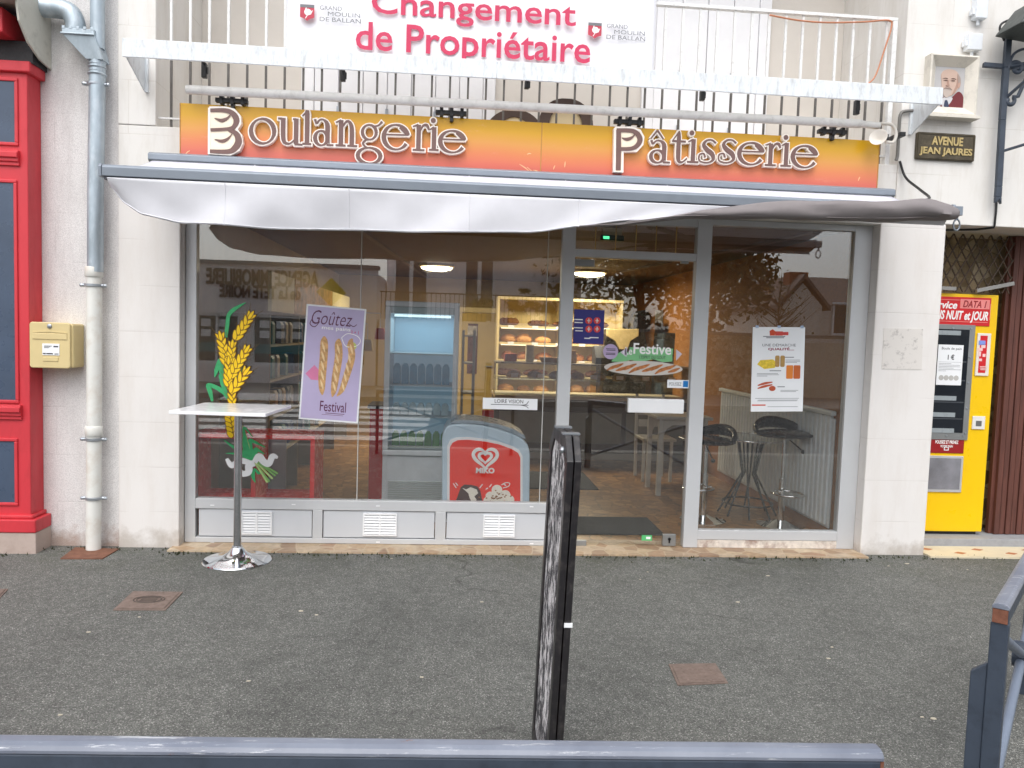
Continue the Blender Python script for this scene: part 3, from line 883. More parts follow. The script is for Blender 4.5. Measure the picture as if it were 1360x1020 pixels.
SIGN = m_
sx0, sx1 = -1.863, 3.03; sxm = U(719, 195, -.12)[0]
for a, b_ in ((sx0, sxm - .003), (sxm + .003, sx1)):
    MB().box(a, b_, -.12, -.03, 2.66, 3.072).build('sign_panel', SIGN, sg, bev=.002)
m = MB(); m.box(sxm - .0028, sxm + .0028, -.119, -.03, 2.67, 3.07); m.box(sx0 - .006, sx0 - .0005, -.121, -.03, 2.66, 3.072); m.box(sx1 + .0005, sx1 + .006, -.121, -.03, 2.66, 3.072)
m.box(sx0 + .2, sx1 - .2, -.029, 0.003, 2.72, 2.80)
m.build('sign_edge', pm('dull_gold_trim', S(190, 140, 70), 0.5), sg)
m = MB()
for px, py, ln, an in ((690, 218, .10, -.6), (700, 222, .13, -.7), (708, 226, .05, -.3), (735, 225, .03, 1.2), (750, 222, .04, 1.5), (485, 222, .03, 1.4), (700, 205, .03, .2), (246, 205, .04, .7), (1140, 240, .03, 1.2)):
    x, z = U(px, py, -.121)
    m.ribbon([(x, z, .003), (x + ln * math.cos(an) / 2, z + ln * math.sin(an) / 2 + .004, .006), (x + ln * math.cos(an), z + ln * math.sin(an), .002)], -.1208, -.1199)
m.build('scratch', pm('bare_scratch', S(240, 196, 150), 0.6), sg)

LB = pm('letter_brown', S(112, 84, 78), 0.4, var=0.04)
LW = pm('letter_white_edge', S(240, 232, 222), 0.45, var=0.03)
LC = pm('letter_cream', S(246, 232, 208), 0.45, var=0.03)
def ell(cx, cz, rx, rz, a0, a1, wt, wn, tilt=0.0, k=20):
    """arc from a0 to a1 degrees; heavy (wt) where the pen runs vertically, light (wn) where it runs across"""
    P = []
    for i in range(k + 1):
        a = rad(a0 + (a1 - a0) * i / k)
        f = abs(math.cos(a - rad(tilt))) ** 1.6
        P.append((cx + rx * math.cos(a), cz + rz * math.sin(a), wn + (wt - wn) * f))
    return P
T, TN = 0.030, 0.011     # thick and thin pen, metres
GLY = {   # strokes as functions of the letter's width w and x-height h (metres), origin on the baseline
 'o': lambda w, h: [ell(w / 2, h / 2, w / 2 - .012, h / 2 - .008, 20, 380, T, TN, 25)],
 'u': lambda w, h: [[(-.004, h - .004, .012), (w * .16, h - .006, .016)], [(w * .2, h, T), (w * .2, h * .35, T), (w * .27, h * .1, T * .8), (w * .5, .012, TN), (w * .74, h * .25, TN)], [(w * .76, h, T), (w * .76, .01, T)], [(w * .62, h - .005, .012), (w * .76, h - .005, .014)], [(w * .7, .008, .014), (w + .006, .008, .012)]],
 'l': lambda w, h: [[(w * .45, h * 1.27, .014), (w * .5, h * 1.18, T), (w * .5, .01, T)], [(-.002, h * 1.08, .009), (w * .5, h * 1.25, .014)], [(0, .007, .013), (w, .007, .013)]],
 'a': lambda w, h: [[(w * .14, h * .82, TN * 1.3), (w * .3, h * .97, TN), (w * .5, h * .97, TN * 1.2), (w * .68, h * .82, T), (w * .7, h * .5, T), (w * .7, .02, T)], ell(w * .38, h * .29, w * .32, h * .27, 20, 380, T * .9, TN, 10), [(w * .66, .008, .014), (w + .002, .008, .012)], [(0.05 * w, h * .98, .018), (w * .12, h * .80, TN)]],
 'n': lambda w, h: [[(w * .24, h * .98, T), (w * .24, .01, T)], [(w * .28, h * .7, TN), (w * .5, h * .95, TN * 1.3), (w * .68, h * .86, T * .8), (w * .74, h * .6, T), (w * .74, .01, T)], [(0, .007, .013), (w * .46, .007, .013)], [(w * .54, .007, .013), (w, .007, .013)], [(.0, h * .88, .008), (w * .24, h * .97, .014)]],
 'g': lambda w, h: [ell(w * .47, h * .66, w * .28, h * .29, 20, 380, T * .75, TN, 15), [(w * .66, h * .9, TN), (w * .84, h * .95, TN), (w * .98, h * 1.1, .016)], [(w * .38, h * .38, TN), (w * .22, h * .22, TN * 1.4), (w * .36, h * .06, TN), (w * .55, h * .06, TN)], ell(w * .48, -h * .26, w * .46, h * .31, 20, 380, T * .95, TN, 10)],
 'e': lambda w, h: [ell(w * .48, h / 2, w * .46, h / 2 - .008, 14, 330, T * 1.05, TN, 10, 26), [(w * .06, h * .58, TN * .9), (w * .96, h * .60, TN * .9)], [(w * .62, h * .86, TN), (w * .84, h * .72, .030), (w * .98, h * .60, .012)]],
 'r': lambda w, h: [[(w * .36, h * .98, T), (w * .36, .01, T)], [(0.02 * w, .007, .013), (w * .74, .007, .013)], [(.0, h * .9, .008), (w * .34, h * .98, .014)], [(w * .42, h * .72, TN), (w * .62, h * .95, TN * 1.3), (w * .86, h * .97, .02), (w * .98, h * .8, .013)]],
 'i': lambda w, h: [[(w * .5, h * .98, T), (w * .5, .01, T)], [(0, .007, .013), (w, .007, .013)], [(.02 * w, h * .86, .008), (w * .48, h * .97, .014)]],
 't': lambda w, h: [[(w * .42, h * 1.36, .008), (w * .42, h * 1.1, T * .9), (w * .42, h * .3, T), (w * .5, h * .07, T * .7), (w * .72, .01, TN), (w * .98, h * .22, TN)], [(.0, h * .92, .013), (w * .86, h * .92, .013)], [(0.04 * w, h * .95, .006), (w * .4, h * 1.3, .012)]],
 's': lambda w, h: [[(w * .92, h * .86, .014), (w * .72, h * .98, TN), (w * .44, h * .96, TN * 1.2), (w * .28, h * .78, T * .8), (w * .46, h * .58, T * 1.1), (w * .74, h * .42, T * 1.1), (w * .82, h * .2, T * .7), (w * .6, .012, TN), (w * .3, .01, TN), (w * .08, h * .14, TN), (w * .08, h * .36, TN), (w * .3, h * .42, TN), (w * .38, h * .26, .016)]],
}
def letter(ch, x0, x1, zb, h, y, accent=None):
    strokes = [[(x0 + a, zb + c, wd) for a, c, wd in s] for s in GLY[ch](x1 - x0, h)]
    if accent == 'dot':
        pass
    fr, bk2 = MB(), MB()
    O = .016
    for k, s in enumerate(strokes):
        sm = len(s) > 2
        fr.ribbon(s, y - .0006 * k, y + .014, k=3 if len(s) < 16 else 1, sm=sm)
        # outline: wider and a little longer stroke behind
        a, b2 = Vector(s[0][:2]), Vector(s[1][:2]); d = (a - b2).normalized() * O * .5
        e, f2 = Vector(s[-1][:2]), Vector(s[-2][:2]); d2 = (e - f2).normalized() * O * .5
        t = [(s[0][0] + d.x, s[0][1] + d.y, s[0][2] + O)] + [(p[0], p[1], p[2] + O) for p in s] + [(s[-1][0] + d2.x, s[-1][1] + d2.y, s[-1][2] + O)]
        bk2.ribbon(t, y + .004 - .0006 * k, y + .040, k=2, sm=sm)
    if accent:
        dx, dz = accent
        if ch == 'a':
            for k, s in enumerate(([(dx - .045, dz - .028, .010), (dx, dz + .03, .014)], [(dx, dz + .03, .014), (dx + .045, dz - .028, .010)])):
                fr.ribbon(s, y - .002 - .0006 * k, y + .014, sm=False)
                bk2.ribbon([(p[0], p[1], p[2] + O) for p in s], y + .002 - .0006 * k, y + .040, sm=False)
        else:
            disc(fr, dx, dz, .017, .017, y - .0012, y + .014, 16); disc(bk2, dx, dz, .026, .026, y + .003, y + .040, 16)
    o = fr.build('letter', LB, sg)
    bk2.build('letter_outline', LW, o)
YL = -.166
def Lt(ch, pa, pb, pbase, hpx=35, accent=None):
    pm_ = (pa + pb) / 2
    xa, zb = U(pa, pbase, YL); xb = U(pb, pbase, YL)[0]
    h = U(pm_, pbase - hpx, YL)[1] - zb
    letter(ch, xa + .008, xb - .008, zb, h, YL, U(*accent, YL) if accent else None)
for a in (('o', 329, 368, 191), ('u', 368, 402, 192), ('l', 400, 415, 192), ('a', 415, 444, 193), ('n', 444, 476, 194), ('g', 473, 509, 197, 33), ('e', 507, 545, 199), ('r', 546, 571, 200), ('i', 568, 584, 200, 32, (575.5, 160)), ('e', 582, 620, 203, 31)):
    Lt(*a)
for a in (('a', 861, 891, 216, 30, (873, 179)), ('t', 890, 914, 216, 31), ('i', 911, 929, 216, 32, (919, 176.5)), ('s', 925, 953, 217, 32), ('s', 951, 980, 217, 32), ('e', 979, 1016, 219, 31), ('r', 1014, 1037, 220, 30), ('i', 1035, 1052, 221, 32, (1044, 182.5)), ('e', 1050, 1087, 223, 31)):
    Lt(*a)
# the two large initials: cream loaves outlined in brown
def big(pts_out, brown, slits):
    y = YL - .004
    o = MB()
    for k, s in enumerate(brown): o.ribbon([(*U(a, b, y), w_) for a, b, w_ in s], y - .004 - .0005 * k, y + .01, k=5)
    for k, s in enumerate(slits): o.ribbon([(*U(a, b, y), w_) for a, b, w_ in s], y - .003, y + .01, k=5)
    o = o.build('letter', LB, sg)
    c = [U(a, b, y) for a, b in pts_out]
    MB().prism(c, y + .002, y + .04).build('letter_body', LC, o)
    e = MB()
    cl = [(*q, .016) for q in c] + [(*c[0], .016)]
    e.ribbon(cl, y - .001, y + .045, sm=False); e.build('letter_outline', LW, o)
big([(278, 143), (300, 143), (311, 146), (318, 154), (319, 164), (314, 172), (320, 180), (321, 190), (317, 199), (306, 205), (277.5, 204)],
    [[(279.5, 146.5, .022), (298, 146.5, .026), (308, 150, .034), (314, 158, .040), (312, 167, .030), (304, 171, .02), (280, 172.5, .02)],
     [(304, 172.5, .02), (314, 178, .036), (317, 188, .044), (312, 197, .040), (303, 201.5, .03), (279, 201, .024)]],
    [[(285, 157, .004), (294, 160, .022), (302, 157, .014), (307, 151, .003)], [(285, 185, .004), (295, 187.5, .022), (303, 184, .014), (308, 178, .003)]])
big([(817, 170), (839, 169.5), (850, 173.5), (854.5, 182), (853, 192), (846, 200), (827, 201), (826.5, 228.5), (816, 228)],
    [[(821.5, 173, .034), (821.5, 200, .034), (821, 226, .034)], [(819, 173, .026), (838, 173.5, .026), (846, 177.5, .032), (850, 185, .036), (846.5, 193, .032), (838, 197.5, .026), (822, 198, .024)]],
    [[(826, 183, .004), (833, 185, .022), (840, 182, .014), (844, 177, .003)]])

# ------------------------------------------------------------------ balcony: railing, front board, tube light, banner
rl = thing('balcony_railing', 'white balcony railing of thin upright bars behind the banner', 'railing', (0.6, .05, 2.94))
zt = U(1190, 27, .05)[1]
MB().box(-2.066, 3.20, .03, .07, zt - .012, zt + .012).build('top_rail', RAIL_W, rl, bev=.003)
MB().box(-2.066, 3.20, .035, .065, 3.0, 3.012).build('bottom_rail', RAIL_W, rl)
MB().box(3.165, 3.20, .03, .07, 2.94, zt - .0125).build('end_post', RAIL_W, rl, bev=.003)
LOWBAR = pm('dark_lower_bar', S(92, 88, 84), 0.6, var=.2, scale=20)  # lower lengths of the bars get their own darker grey-brown colour
first = low = None
x = -1.985
while x < 3.14:
    if first is None:
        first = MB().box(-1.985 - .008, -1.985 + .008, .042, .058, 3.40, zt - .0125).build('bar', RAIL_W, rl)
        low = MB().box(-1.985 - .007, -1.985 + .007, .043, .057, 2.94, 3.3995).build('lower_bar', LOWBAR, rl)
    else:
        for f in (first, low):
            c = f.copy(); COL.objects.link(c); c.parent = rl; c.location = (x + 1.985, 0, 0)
    x += .1278
bd = thing('balcony_ledge', 'long white metal ledge board with chipped paint under the banner', 'ledge board', (0.6, -.3, 3.28))
zl, zr = 3.285, 3.285
xa, xb = -2.155, 3.35
mid = U(660, 90, -.32)[0]
m = MB(); m.box(xa, mid - .0015, -.33, -.315, 3.285, 3.402); m.box(mid + .0015, xb, -.33, -.315, 3.285, 3.402)
m.box(xa, xb, -.315, -.29, 3.39, 3.402)
m.build('front_board', TRAY, bd, bev=.003)
for x in (xa + .02, xb - .02):
    q = MB().prism([(-.314, 3.286), (-.314, 3.388), (0.0, 3.388), (0.0, 3.16), (-.02, 3.16)], x - .004, x + .004, ax='x')
    q.box(x - .02 if x > 0 else x + .004, x - .004 if x > 0 else x + .02, -.02, 0.0, 3.16, 3.388)
    q.build('end_bracket', TRAY, bd)
for px, py, hh in ((272, 94, .095), (456, 101, .07), (700, 113, .05), (933, 127, .07), (1138, 143, .10)):
    x, z = U(px, py, -.1)
    m = MB(); m.box(x - .018, x + .014, -.12, -.08, z - hh / 2, z + hh / 2); m.box(x + .014, x + .022, -.11, -.09, z - .02, z + .025); m.bar((x, -.10, z + hh / 2), (x, -.314, 3.33), .014, .014)
    m.build('bracket', BLACK, bd, bev=.003)

tl = thing('tube_light', 'long grey tubular lamp running above the orange sign', 'lamp', (0.6, -.2, 3.14))
x0, z0 = U(248, 119, -.2); x1, z1 = U(1168, 166, -.2)
GREYTUBE = pm('grey_weathered_tube', S(204, 202, 198), 0.5, var=0.08, scale=9, dirt=S(150, 146, 140), dirt_amt=0.5, dirt_scale=14)
MB().tube([(x0, -.2, z0), (x1 - .14, -.2, z1), (x1 - .138, -.2, z1), (x1, -.2, z1 - .006)], [.03, .03, .024, .024], 16).build('tube', GREYTUBE, tl, smooth=40)
for px, py in ((309, 134), (600, 150), (836, 162), (1106, 175)):
    x, z = U(px, py, -.14)
    m = MB(); m.box(x - .11, x + .10, -.16, -.12, z - .016, z + .012)
    for s in (-.07, 0.0, .07): m.box(x + s - .012, x + s + .012, -.165, -.115, z - .028, z + .03)
    m.bar((x, -.14, z), (x, -.2, z1 + .0), .02, .02); m.box(x - .012, x + .012, -.15, -.11, z - .06, z - .016); m.box(x - .02, x + .02, -.115, -.02, z - .066, z - .052)
    m.build('clamp', BLACK, tl, bev=.003)
# small swan-neck spot at the right end of the sign
sp = thing('spot_lamp', 'small off-white swan neck spot lamp at the right end of the sign', 'lamp', (3.1, -.2, 3.0))
cx, cz = U(1167, 186, -.22)
m = MB(); m.lathe([(.0, .0), (.02, .0), (.032, .02), (.055, .055), (.060, .060), (.051, .057), (.02, .02), (0, .015)], (0, 0, 0), 24)
m.xf(Matrix.Translation((cx + .02, -.2, cz)) @ Euler((rad(75), 0, rad(-40))).to_matrix().to_4x4()); m.build('shade', pm('offwhite_enamel', S(222, 216, 206), 0.4), sp, smooth=50)
pt = [U(*p, -.19) for p in ((1176, 188), (1186, 189), (1190, 180), (1188, 170), (1182, 165), (1170, 164))]
MB().tube(smooth_path([(x, -.19, z) for x, z in pt], 5), .012, 8).build('neck', pm('offwhite_enamel_b', S(222, 216, 206), 0.4), sp, smooth=50)
m = MB(); x, z = U(1176, 182, -.2); m.box(x - .015, x + .02, -.21, -.17, z - .02, z + .02); x, z = U(1190, 182, -.1); m.box(x - .02, x + .02, -.19, .003, z - .015, z + .015)
m.build('joint', BLACK, sp, bev=.003)
for a, b_, nm in ((1176, 200, 'x'),): pass

BAN = pm('banner_vinyl', S(242, 242, 246), 0.5, var=0.02, scale=2)
bn = thing('banner', 'white cloth banner with pink lettering tied to the balcony railing', 'banner', (.2, 0, 3.3))
ba, bb = U(379, 60, 0)[0], U(869, 80, 0)[0]
def bansurf(u, v):
    z = 3.405 + v * 0.85
    return (ba + u * (bb - ba), .012 + .010 * math.sin(u * 9 + v * 3) * math.sin(v * 2.5 + .4) + .006 * math.sin(u * 23 + 5 * v), z)
MB().grid(bansurf, 60, 24).build('cloth', BAN, bn, smooth=60, solid=.002, recalc=False)
def banner_text(body, px0, px1, pbase, xh_px, bold):
    xa_, zb = U(px0, pbase, -.012); xb_ = U(px1, pbase, -.012)[0]
    k = .00552
    zz = U((px0 + px1) / 2, pbase, -.012)[1]
    text(body, xa_, xb_, zz - xh_px * .40 * k, zz + xh_px * 1.42 * k, -.012, TXT_RED, bn, bold=bold, depth=.001)
banner_text('Changement', 493, 765, 27, 21.5, .012)
banner_text('de Propriétaire', 472, 784, 76, 25, .012)
LOGO = pm('logo_red', S(190, 60, 80), 0.5)
for px, py in ((408, 16), (790, 40)):
    x, z = U(px, py, -.012)
    g = MB(); g.prism([(x - .048, z + .05), (x + .048, z + .05), (x + .048, z - .035), (x + .02, z - .045), (x, z - .058), (x - .02, z - .045), (x - .048, z - .035)], -.013, -.0125)
    g = g.build('logo_shield', LOGO, bn)
    q = MB(); q.box(x - .048, x + .048, -.0142, -.0132, z + .03, z + .05); q.build('logo_band', TXT_GREY, g)
    q = MB(); disc(q, x + .004, z, .024, .022, -.0142, -.0132, 14)
    q.ribbon([(x + .02, z - .014, .012), (x + .036, z + .012, .003)], -.0141, -.0132); q.ribbon([(x - .01, z + .01, .012), (x - .006, z + .034, .003)], -.0139, -.0132); q.ribbon([(x + .004, z - .016, .007), (x - .012, z - .044, .004)], -.0137, -.0132)
    q.build('logo_flower', TXT_WHITE, g)
    for k, (t, dx, wd) in enumerate((('GRAND', 0, .15), ('MOULIN', .055, .22), ('DE BALLAN', 0, .28))):
        text(t, x + .085 + dx, x + .085 + dx + wd, z + .022 - k * .038, z + .050 - k * .038, -.0125, TXT_GREY, bn, depth=.0006)
# brown double arch emblem behind the bars
em = thing('arch_emblem', 'brown and beige double arch emblem standing behind the railing above the sign', 'emblem', (.8, .2, 2.94))
EB = pm('emblem_brown', S(78, 58, 48), 0.5); EC = pm('emblem_beige', S(222, 204, 164), 0.5)
for pc, pt, hw in ((684, 145, 38), (752, 131, 34)):
    xc, zt_ = U(pc, pt, .2); r = hw * .0058
    zc = zt_ - r
    ar = MB()
    P = [(xc + (r - .035) * math.cos(rad(a)), zc + (r - .035) * math.sin(rad(a)), .05 + .03 * abs(math.cos(rad(a)))) for a in range(-10, 191, 10)]
    ar.ribbon(P, .175 - (.012 if pc > 700 else 0), .20, k=1); q = ar.build('arch', EB, em)
    d = MB(); disc(d, xc, zc, r - .05, r - .05, .185, .205, 28); d.build('arch_disc', EC, q)
for px in (665, 770):
    x = U(px, 150, .2)[0]
    MB().box(x - .02, x + .02, .205, .225, 2.94, 3.06).build('foot', EB, em)

# ------------------------------------------------------------------ awning
aw = thing('awning', 'grey and white fabric awning half rolled out above the shop front', 'awning', (0.58, -.4, 2.5))
AWF = pm('awning_fabric_top', S(226, 226, 236), 0.85, var=0.05, scale=2.5, dirt=S(190, 190, 200), dirt_amt=0.3, dirt_scale=5, bmp=0.1, bscale=300)
AWV = pm('valance_fabric', S(232, 232, 237), 0.85, var=0.07, scale=3, bmp=0.1, bscale=300)
AWU = pm('valance_grey_lining', S(128, 122, 122), 0.85, var=0.06, scale=4, bmp=0.15, bscale=300)
for m_ in (AWF, AWV):
    n = m_.node_tree; b = n.nodes['Principled BSDF']; out = n.nodes['Material Output']
    tl_ = N(n, 'ShaderNodeBsdfTranslucent'); tl_.inputs[0].default_value = (.8, .8, .82, 1)
    mx = N(n, 'ShaderNodeMixShader'); mx.inputs[0].default_value = .14
    L(n, b.outputs[0], mx.inputs[1]); L(n, tl_.outputs[0], mx.inputs[2]); L(n, mx.outputs[0], out.inputs['Surface'])
BARM = pm('awning_grey_blue_bar', S(138, 146, 156), 0.38, metal=0.3, var=0.05)
YA = -0.80
hx0, hz0 = U(196, 210, -.185); hx1, hz1 = U(1190, 253, -.185)
hz = (hz0 + hz1) / 2
m = MB()
m.prism([(-.165, hz - .035), (-.185, hz - .02), (-.185, hz + .018), (-.165, hz + .03), (.0, hz + .03), (.0, hz - .035)], hx0, hx1, ax='x')
m.build('cassette', BARM, aw, bev=.004)
bx0, bz0 = U(138, 231, YA); bx1, bz1 = U(1262, 277, YA)
bz = (bz0 + bz1) / 2
m = MB()
prof = [(YA - .03, bz - .032), (YA - .034, bz + .02), (YA - .02, bz + .036), (YA + .02, bz + .036), (YA + .034, bz + .02), (YA + .034, bz - .032)]
m.prism(prof, bx0, bx1, ax='x')
m.build('front_bar', BARM, aw, bev=.004)
MB().box(bx0 + .01, bx1 - .01, YA - .022, YA + .03, bz - .050, bz - .0325).build('bar_groove', pm('dark_groove', S(58, 60, 68), 0.6), aw)
for x, s in ((bx0, -1), (bx1, 1)):
    m = MB(); m.prism([(y + (.004 if y > YA else -.004), z + (.004 if z > bz else -.004)) for y, z in prof], x, x + s * .018, ax='x')
    if s > 0:
        m.box(x + .018, x + .07, YA - .026, YA + .026, bz - .028, bz + .030)
        m.tube([(x + .05, YA, bz - .02), (x + .05, YA, bz - .05)], .008, 8)
        m.tube([(x + .05 + .022 * math.cos(t * math.pi / 6), YA, bz - .085 + .035 * math.sin(t * math.pi / 6)) for t in range(12)], .006, 6, closed=True)
    m.build('bar_end_cap', BARM, aw, bev=.003)
def fab(u, v):
    x = hx0 + .03 + u * (hx1 - hx0 - .06)
    xb = bx0 + .06 + u * (bx1 - bx0 - .12)
    X = x + (xb - x) * v
    y = -.182 + (YA + .01 + .182) * v
    z = (hz - .03) + (bz + .030 - hz + .03) * v - .022 * math.sin(math.pi * v) * (1 + .35 * math.sin(u * 7)) 
    return (X, y, z)
MB().grid(fab, 60, 14).build('canopy', AWF, aw, smooth=60, solid=.003, recalc=False)
# valance: hangs at the left, thrown back over the bar at the right
vl = [(0.0, .045), (.015, .14), (.035, .20), (.08, .245), (.16, .255), (.28, .245), (.40, .235), (.48, .215), (.54, .165), (.60, .115), (.68, .08), (.78, .05), (.90, .05), (1, .05)]
def drop(u):
    for (a, b), (c, d) in zip(vl[:-1], vl[1:]):
        if u <= c: 
            t = (u - a) / (c - a); t = t * t * (3 - 2 * t) * .4 + t * .6
            return b + (d - b) * t
    return vl[-1][1]
def val(u, v):
    X = bx0 + .03 + u * (bx1 - bx0 - .06)
    d = drop(u)
    fold = max(0, 1 - u * 1.4)
    return (X, YA - .026 - .004 + v * (.03 * math.sin(u * 26 + 1.2 * v) * (.25 + fold) * .9 + .005 * fold * math.sin(u * 70 - v * 5) + (.012 * math.sin(u * 61 + 3 * v) * math.sin(u * 13) + .02 * math.sin(u * 9)) + .02), bz - .040 - v * d * (1 + .012 * math.sin(u * 40)))
MB().grid(val, 160, 14).build('valance', AWV, aw, smooth=70, solid=.002, recalc=False)
def valp(u, v): return val(u, v)
hm = [valp(k / 120 * .60, .965) for k in range(121)]
MB().tube([(x, y - .003, z) for x, y, z in hm], .0035, 6).build('valance_hem', AWV, aw, smooth=60)
for u in (.13, .27, .41, .54):
    MB().tube([(lambda p: (p[0], p[1] - .002, p[2]))(valp(u, k / 8)) for k in range(9)], .0028, 6).build('seam', AWV, aw, smooth=60)
for u in (.13, .27, .41, .54, .68, .82):
    MB().tube([(lambda p: (p[0], p[1], p[2] + .003))(fab(u, k / 10)) for k in range(11)], .0028, 6).build('seam', AWV, aw, smooth=60)
# rolled-back length: section swells out of nothing and rides up over the bar
tp = [(770, 299), (830, 296), (900, 285), (960, 275), (1030, 268), (1100, 266.5), (1180, 266), (1225, 264), (1254, 269), (1270, 275)]
bt = [(770, 301.5), (830, 299), (900, 291), (960, 291), (1030, 291.5), (1100, 293), (1180, 294), (1225, 292.5), (1256, 293.5), (1269, 291)]
rows = []
YR = YA - .055
for (a, b), (c, d) in zip(tp, bt):
    x, z1 = U(a, b, YR); _, z0 = U(c, d, YR); rows.append((x, z0, z1))
rows = smooth_path(rows, 6)
m = MB(); n = 14; vs = []
for i, (x, z0, z1) in enumerate(rows):
    t = i / (len(rows) - 1)
    h = (z1 - z0) / 2; zc = (z0 + z1) / 2
    for k in range(n):
        a = 2 * math.pi * k / n
        w_ = .018 + .055 * min(1, h / .06)
        fold = .010 * math.sin(3 * a + x * 5) * min(1, h / .05) + .007 * math.sin(x * 13 + a) + .008 * t * math.sin(4 * a + x * 22) + .004 * math.sin(6 * a - x * 9)
        vs.append((x, YR + .012 - (w_ + fold) * math.cos(a) * (1 if math.cos(a) > 0 else .8), zc + (h + fold * .3) * math.sin(a)))
fs = [(i * n + k, i * n + (k + 1) % n, (i + 1) * n + (k + 1) % n, (i + 1) * n + k) for i in range(len(rows) - 1) for k in range(n)]
fs += [list(range(n)), list(range((len(rows) - 1) * n, len(rows) * n))]
m.add(vs, fs)
hem = [(x, YR - .03, z0 + .014) for x, z0, z1 in rows[6:]]
MB().tube(hem, .006, 6, flat=.6).build('hem', AWU, aw, smooth=60)
m.build('folded_valance', AWU, aw, smooth=80)
cab = smooth_path([(*U(1195, 214, -.02), -.02), (*U(1203, 236, -.05), -.05), (*U(1222, 252, -.3), -.3), (*U(1234, 264, -.62), -.62), (*U(1200, 268, -.82), -.84)], 6)
MB().tube([(x, y, z) for x, z, y in cab], .009, 8).build('power_cable', BLACK, aw, smooth=50)
for s in (.18, .82):
    x = hx0 + s * (hx1 - hx0); e = 1 if s < .5 else -1
    m = MB(); m.tube([(x, -.10, hz - .06), (x + e * .62, -.42, (hz + bz) / 2 - .07)], .022, 10); m.ball((x + e * .62, -.42, (hz + bz) / 2 - .07), .035, 10)
    m.tube([(x + e * .62, -.42, (hz + bz) / 2 - .07), (x + e * .12, YA + .05, bz - .02)], .020, 10); m.box(x - .05, x + .05, -.13, .002, hz - .10, hz - .036)
    m.build('folding_arm', BARM, aw, smooth=40)

# ------------------------------------------------------------------ things on the right-hand wall
def WP(px, py, Y=0): return U(px, py, Y)
nm = thing('street_name_plate', 'dark bronze street name plate with raised gilt letters on the right wall', 'sign', (3.5, 0, 2.9))
xa, zb_ = WP(1216, 210, -.02); xb, zt_ = WP(1296, 180, -.02)
zb_, zt_ = zb_ - .005, zt_ + .005
BRZ = pm('dark_bronze', S(84, 76, 62), 0.45, metal=0.5, var=0.25, scale=14, dirt=S(120, 108, 86), dirt_amt=0.5, dirt_scale=20, bmp=0.2)
GILT = pm('worn_gilt', S(196, 174, 120), 0.45, metal=0.4, var=0.2, scale=30)
p = MB().prism(rrect(xa, xb, zb_, zt_, .012), -.022, .002).build('plate', BRZ, nm, bev=.003)
f = MB(); frame_rect(f, xa + .008, xb - .008, zb_ + .008, zt_ - .008, .006, -.027, -.021); f.build('plate_rim', BRZ, p)
W_ = xb - xa; H_ = zt_ - zb_
text('AVENUE', xa + W_ * .25, xa + W_ * .78, zb_ + H_ * .54, zb_ + H_ * .86, -.028, GILT, nm, bold=.03, depth=.007)
text('JEAN JAURES', xa + W_ * .05, xa + W_ * .95, zb_ + H_ * .13, zb_ + H_ * .46, -.028, GILT, nm, bold=.03, depth=.007)

pf = thing('picture_niche', 'cream framed niche holding a portrait print of a bearded man', 'picture', (3.5, 0, 3.3))
xa, zb_ = WP(1229, 152, -.05); xb, zt_ = WP(1299, 76, -.05)
FRM = pm('cream_moulded_frame', S(222, 216, 204), 0.7, var=0.06, scale=5, dirt=S(150, 146, 138), dirt_amt=0.5, dirt_scale=8)
m = MB(); w_ = .072
o4 = [(xa, zb_), (xb, zb_), (xb, zt_), (xa, zt_)]
i4 = [(xa + w_, zb_ + w_), (xb - w_, zb_ + w_), (xb - w_, zt_ - w_), (xa + w_, zt_ - w_)]
vs = [(x, .003, z) for x, z in o4] + [(x, -.075, z) for x, z in o4] + [(x + (.012 if i in (0, 3) else -.012), -.078, z + (.012 if i < 2 else -.012)) for i, (x, z) in enumerate(o4)] + [(x, -.022, z) for x, z in i4] + [(x, .003, z) for x, z in i4]
fs = [(r * 4 + i, r * 4 + (i + 1) % 4, r * 4 + 4 + (i + 1) % 4, r * 4 + 4 + i) for r in range(4) for i in range(4)]
m.add(vs, fs); m.box(xa - .02, xb + .02, -.095, .003, zb_ - .022, zb_ - .001)
m.build('frame', FRM, pf, bev=.002)
ia, ib, ja, jb = xa + w_, xb - w_, zb_ + w_, zt_ - w_
pt = MB().box(ia, ib, -.021, -.012, ja, jb).build('print', pm('grey_print_ground', S(188, 186, 186), 0.5, var=0.05), pf)
pw, phh = ib - ia, jb - ja
def Q(u, v): return (ia + u * pw, ja + v * phh)
def blob(name, mat, pts, lay):
    P = smooth_path([Q(*q) for q in pts] + [Q(*pts[0])], 5)[:-1]
    MB().prism(P, -.0215 - .0008 * lay, -.0205).build(name, mat, pt)
blob('coat', pm('print_coat_red', S(112, 34, 40), 0.5), [(.24, .002), (.25, .2), (.42, .27), (.6, .25), (.82, .40), (.99, .28), (.995, .002)], 1)
blob('shirt', pm('print_shirt', S(206, 204, 206), 0.5), [(.30, .002), (.30, .2), (.42, .25), (.62, .24), (.6, .15), (.45, .002)], 2)
blob('tie', pm('print_tie', S(52, 60, 84), 0.5), [(.38, .16), (.46, .16), (.52, .004), (.36, .004)], 3)
SKIN = pm('print_skin', S(204, 176, 160), 0.5)
blob('head', SKIN, [(.22, .66), (.2, .8), (.3, .91), (.5, .94), (.7, .90), (.82, .76), (.82, .56), (.72, .38), (.55, .28), (.38, .3), (.27, .42)], 4)
blob('face_shade', pm('print_skin_shade', S(176, 142, 126), 0.5), [(.74, .8), (.80, .74), (.80, .56), (.7, .38), (.60, .3), (.66, .44), (.72, .58)], 5)
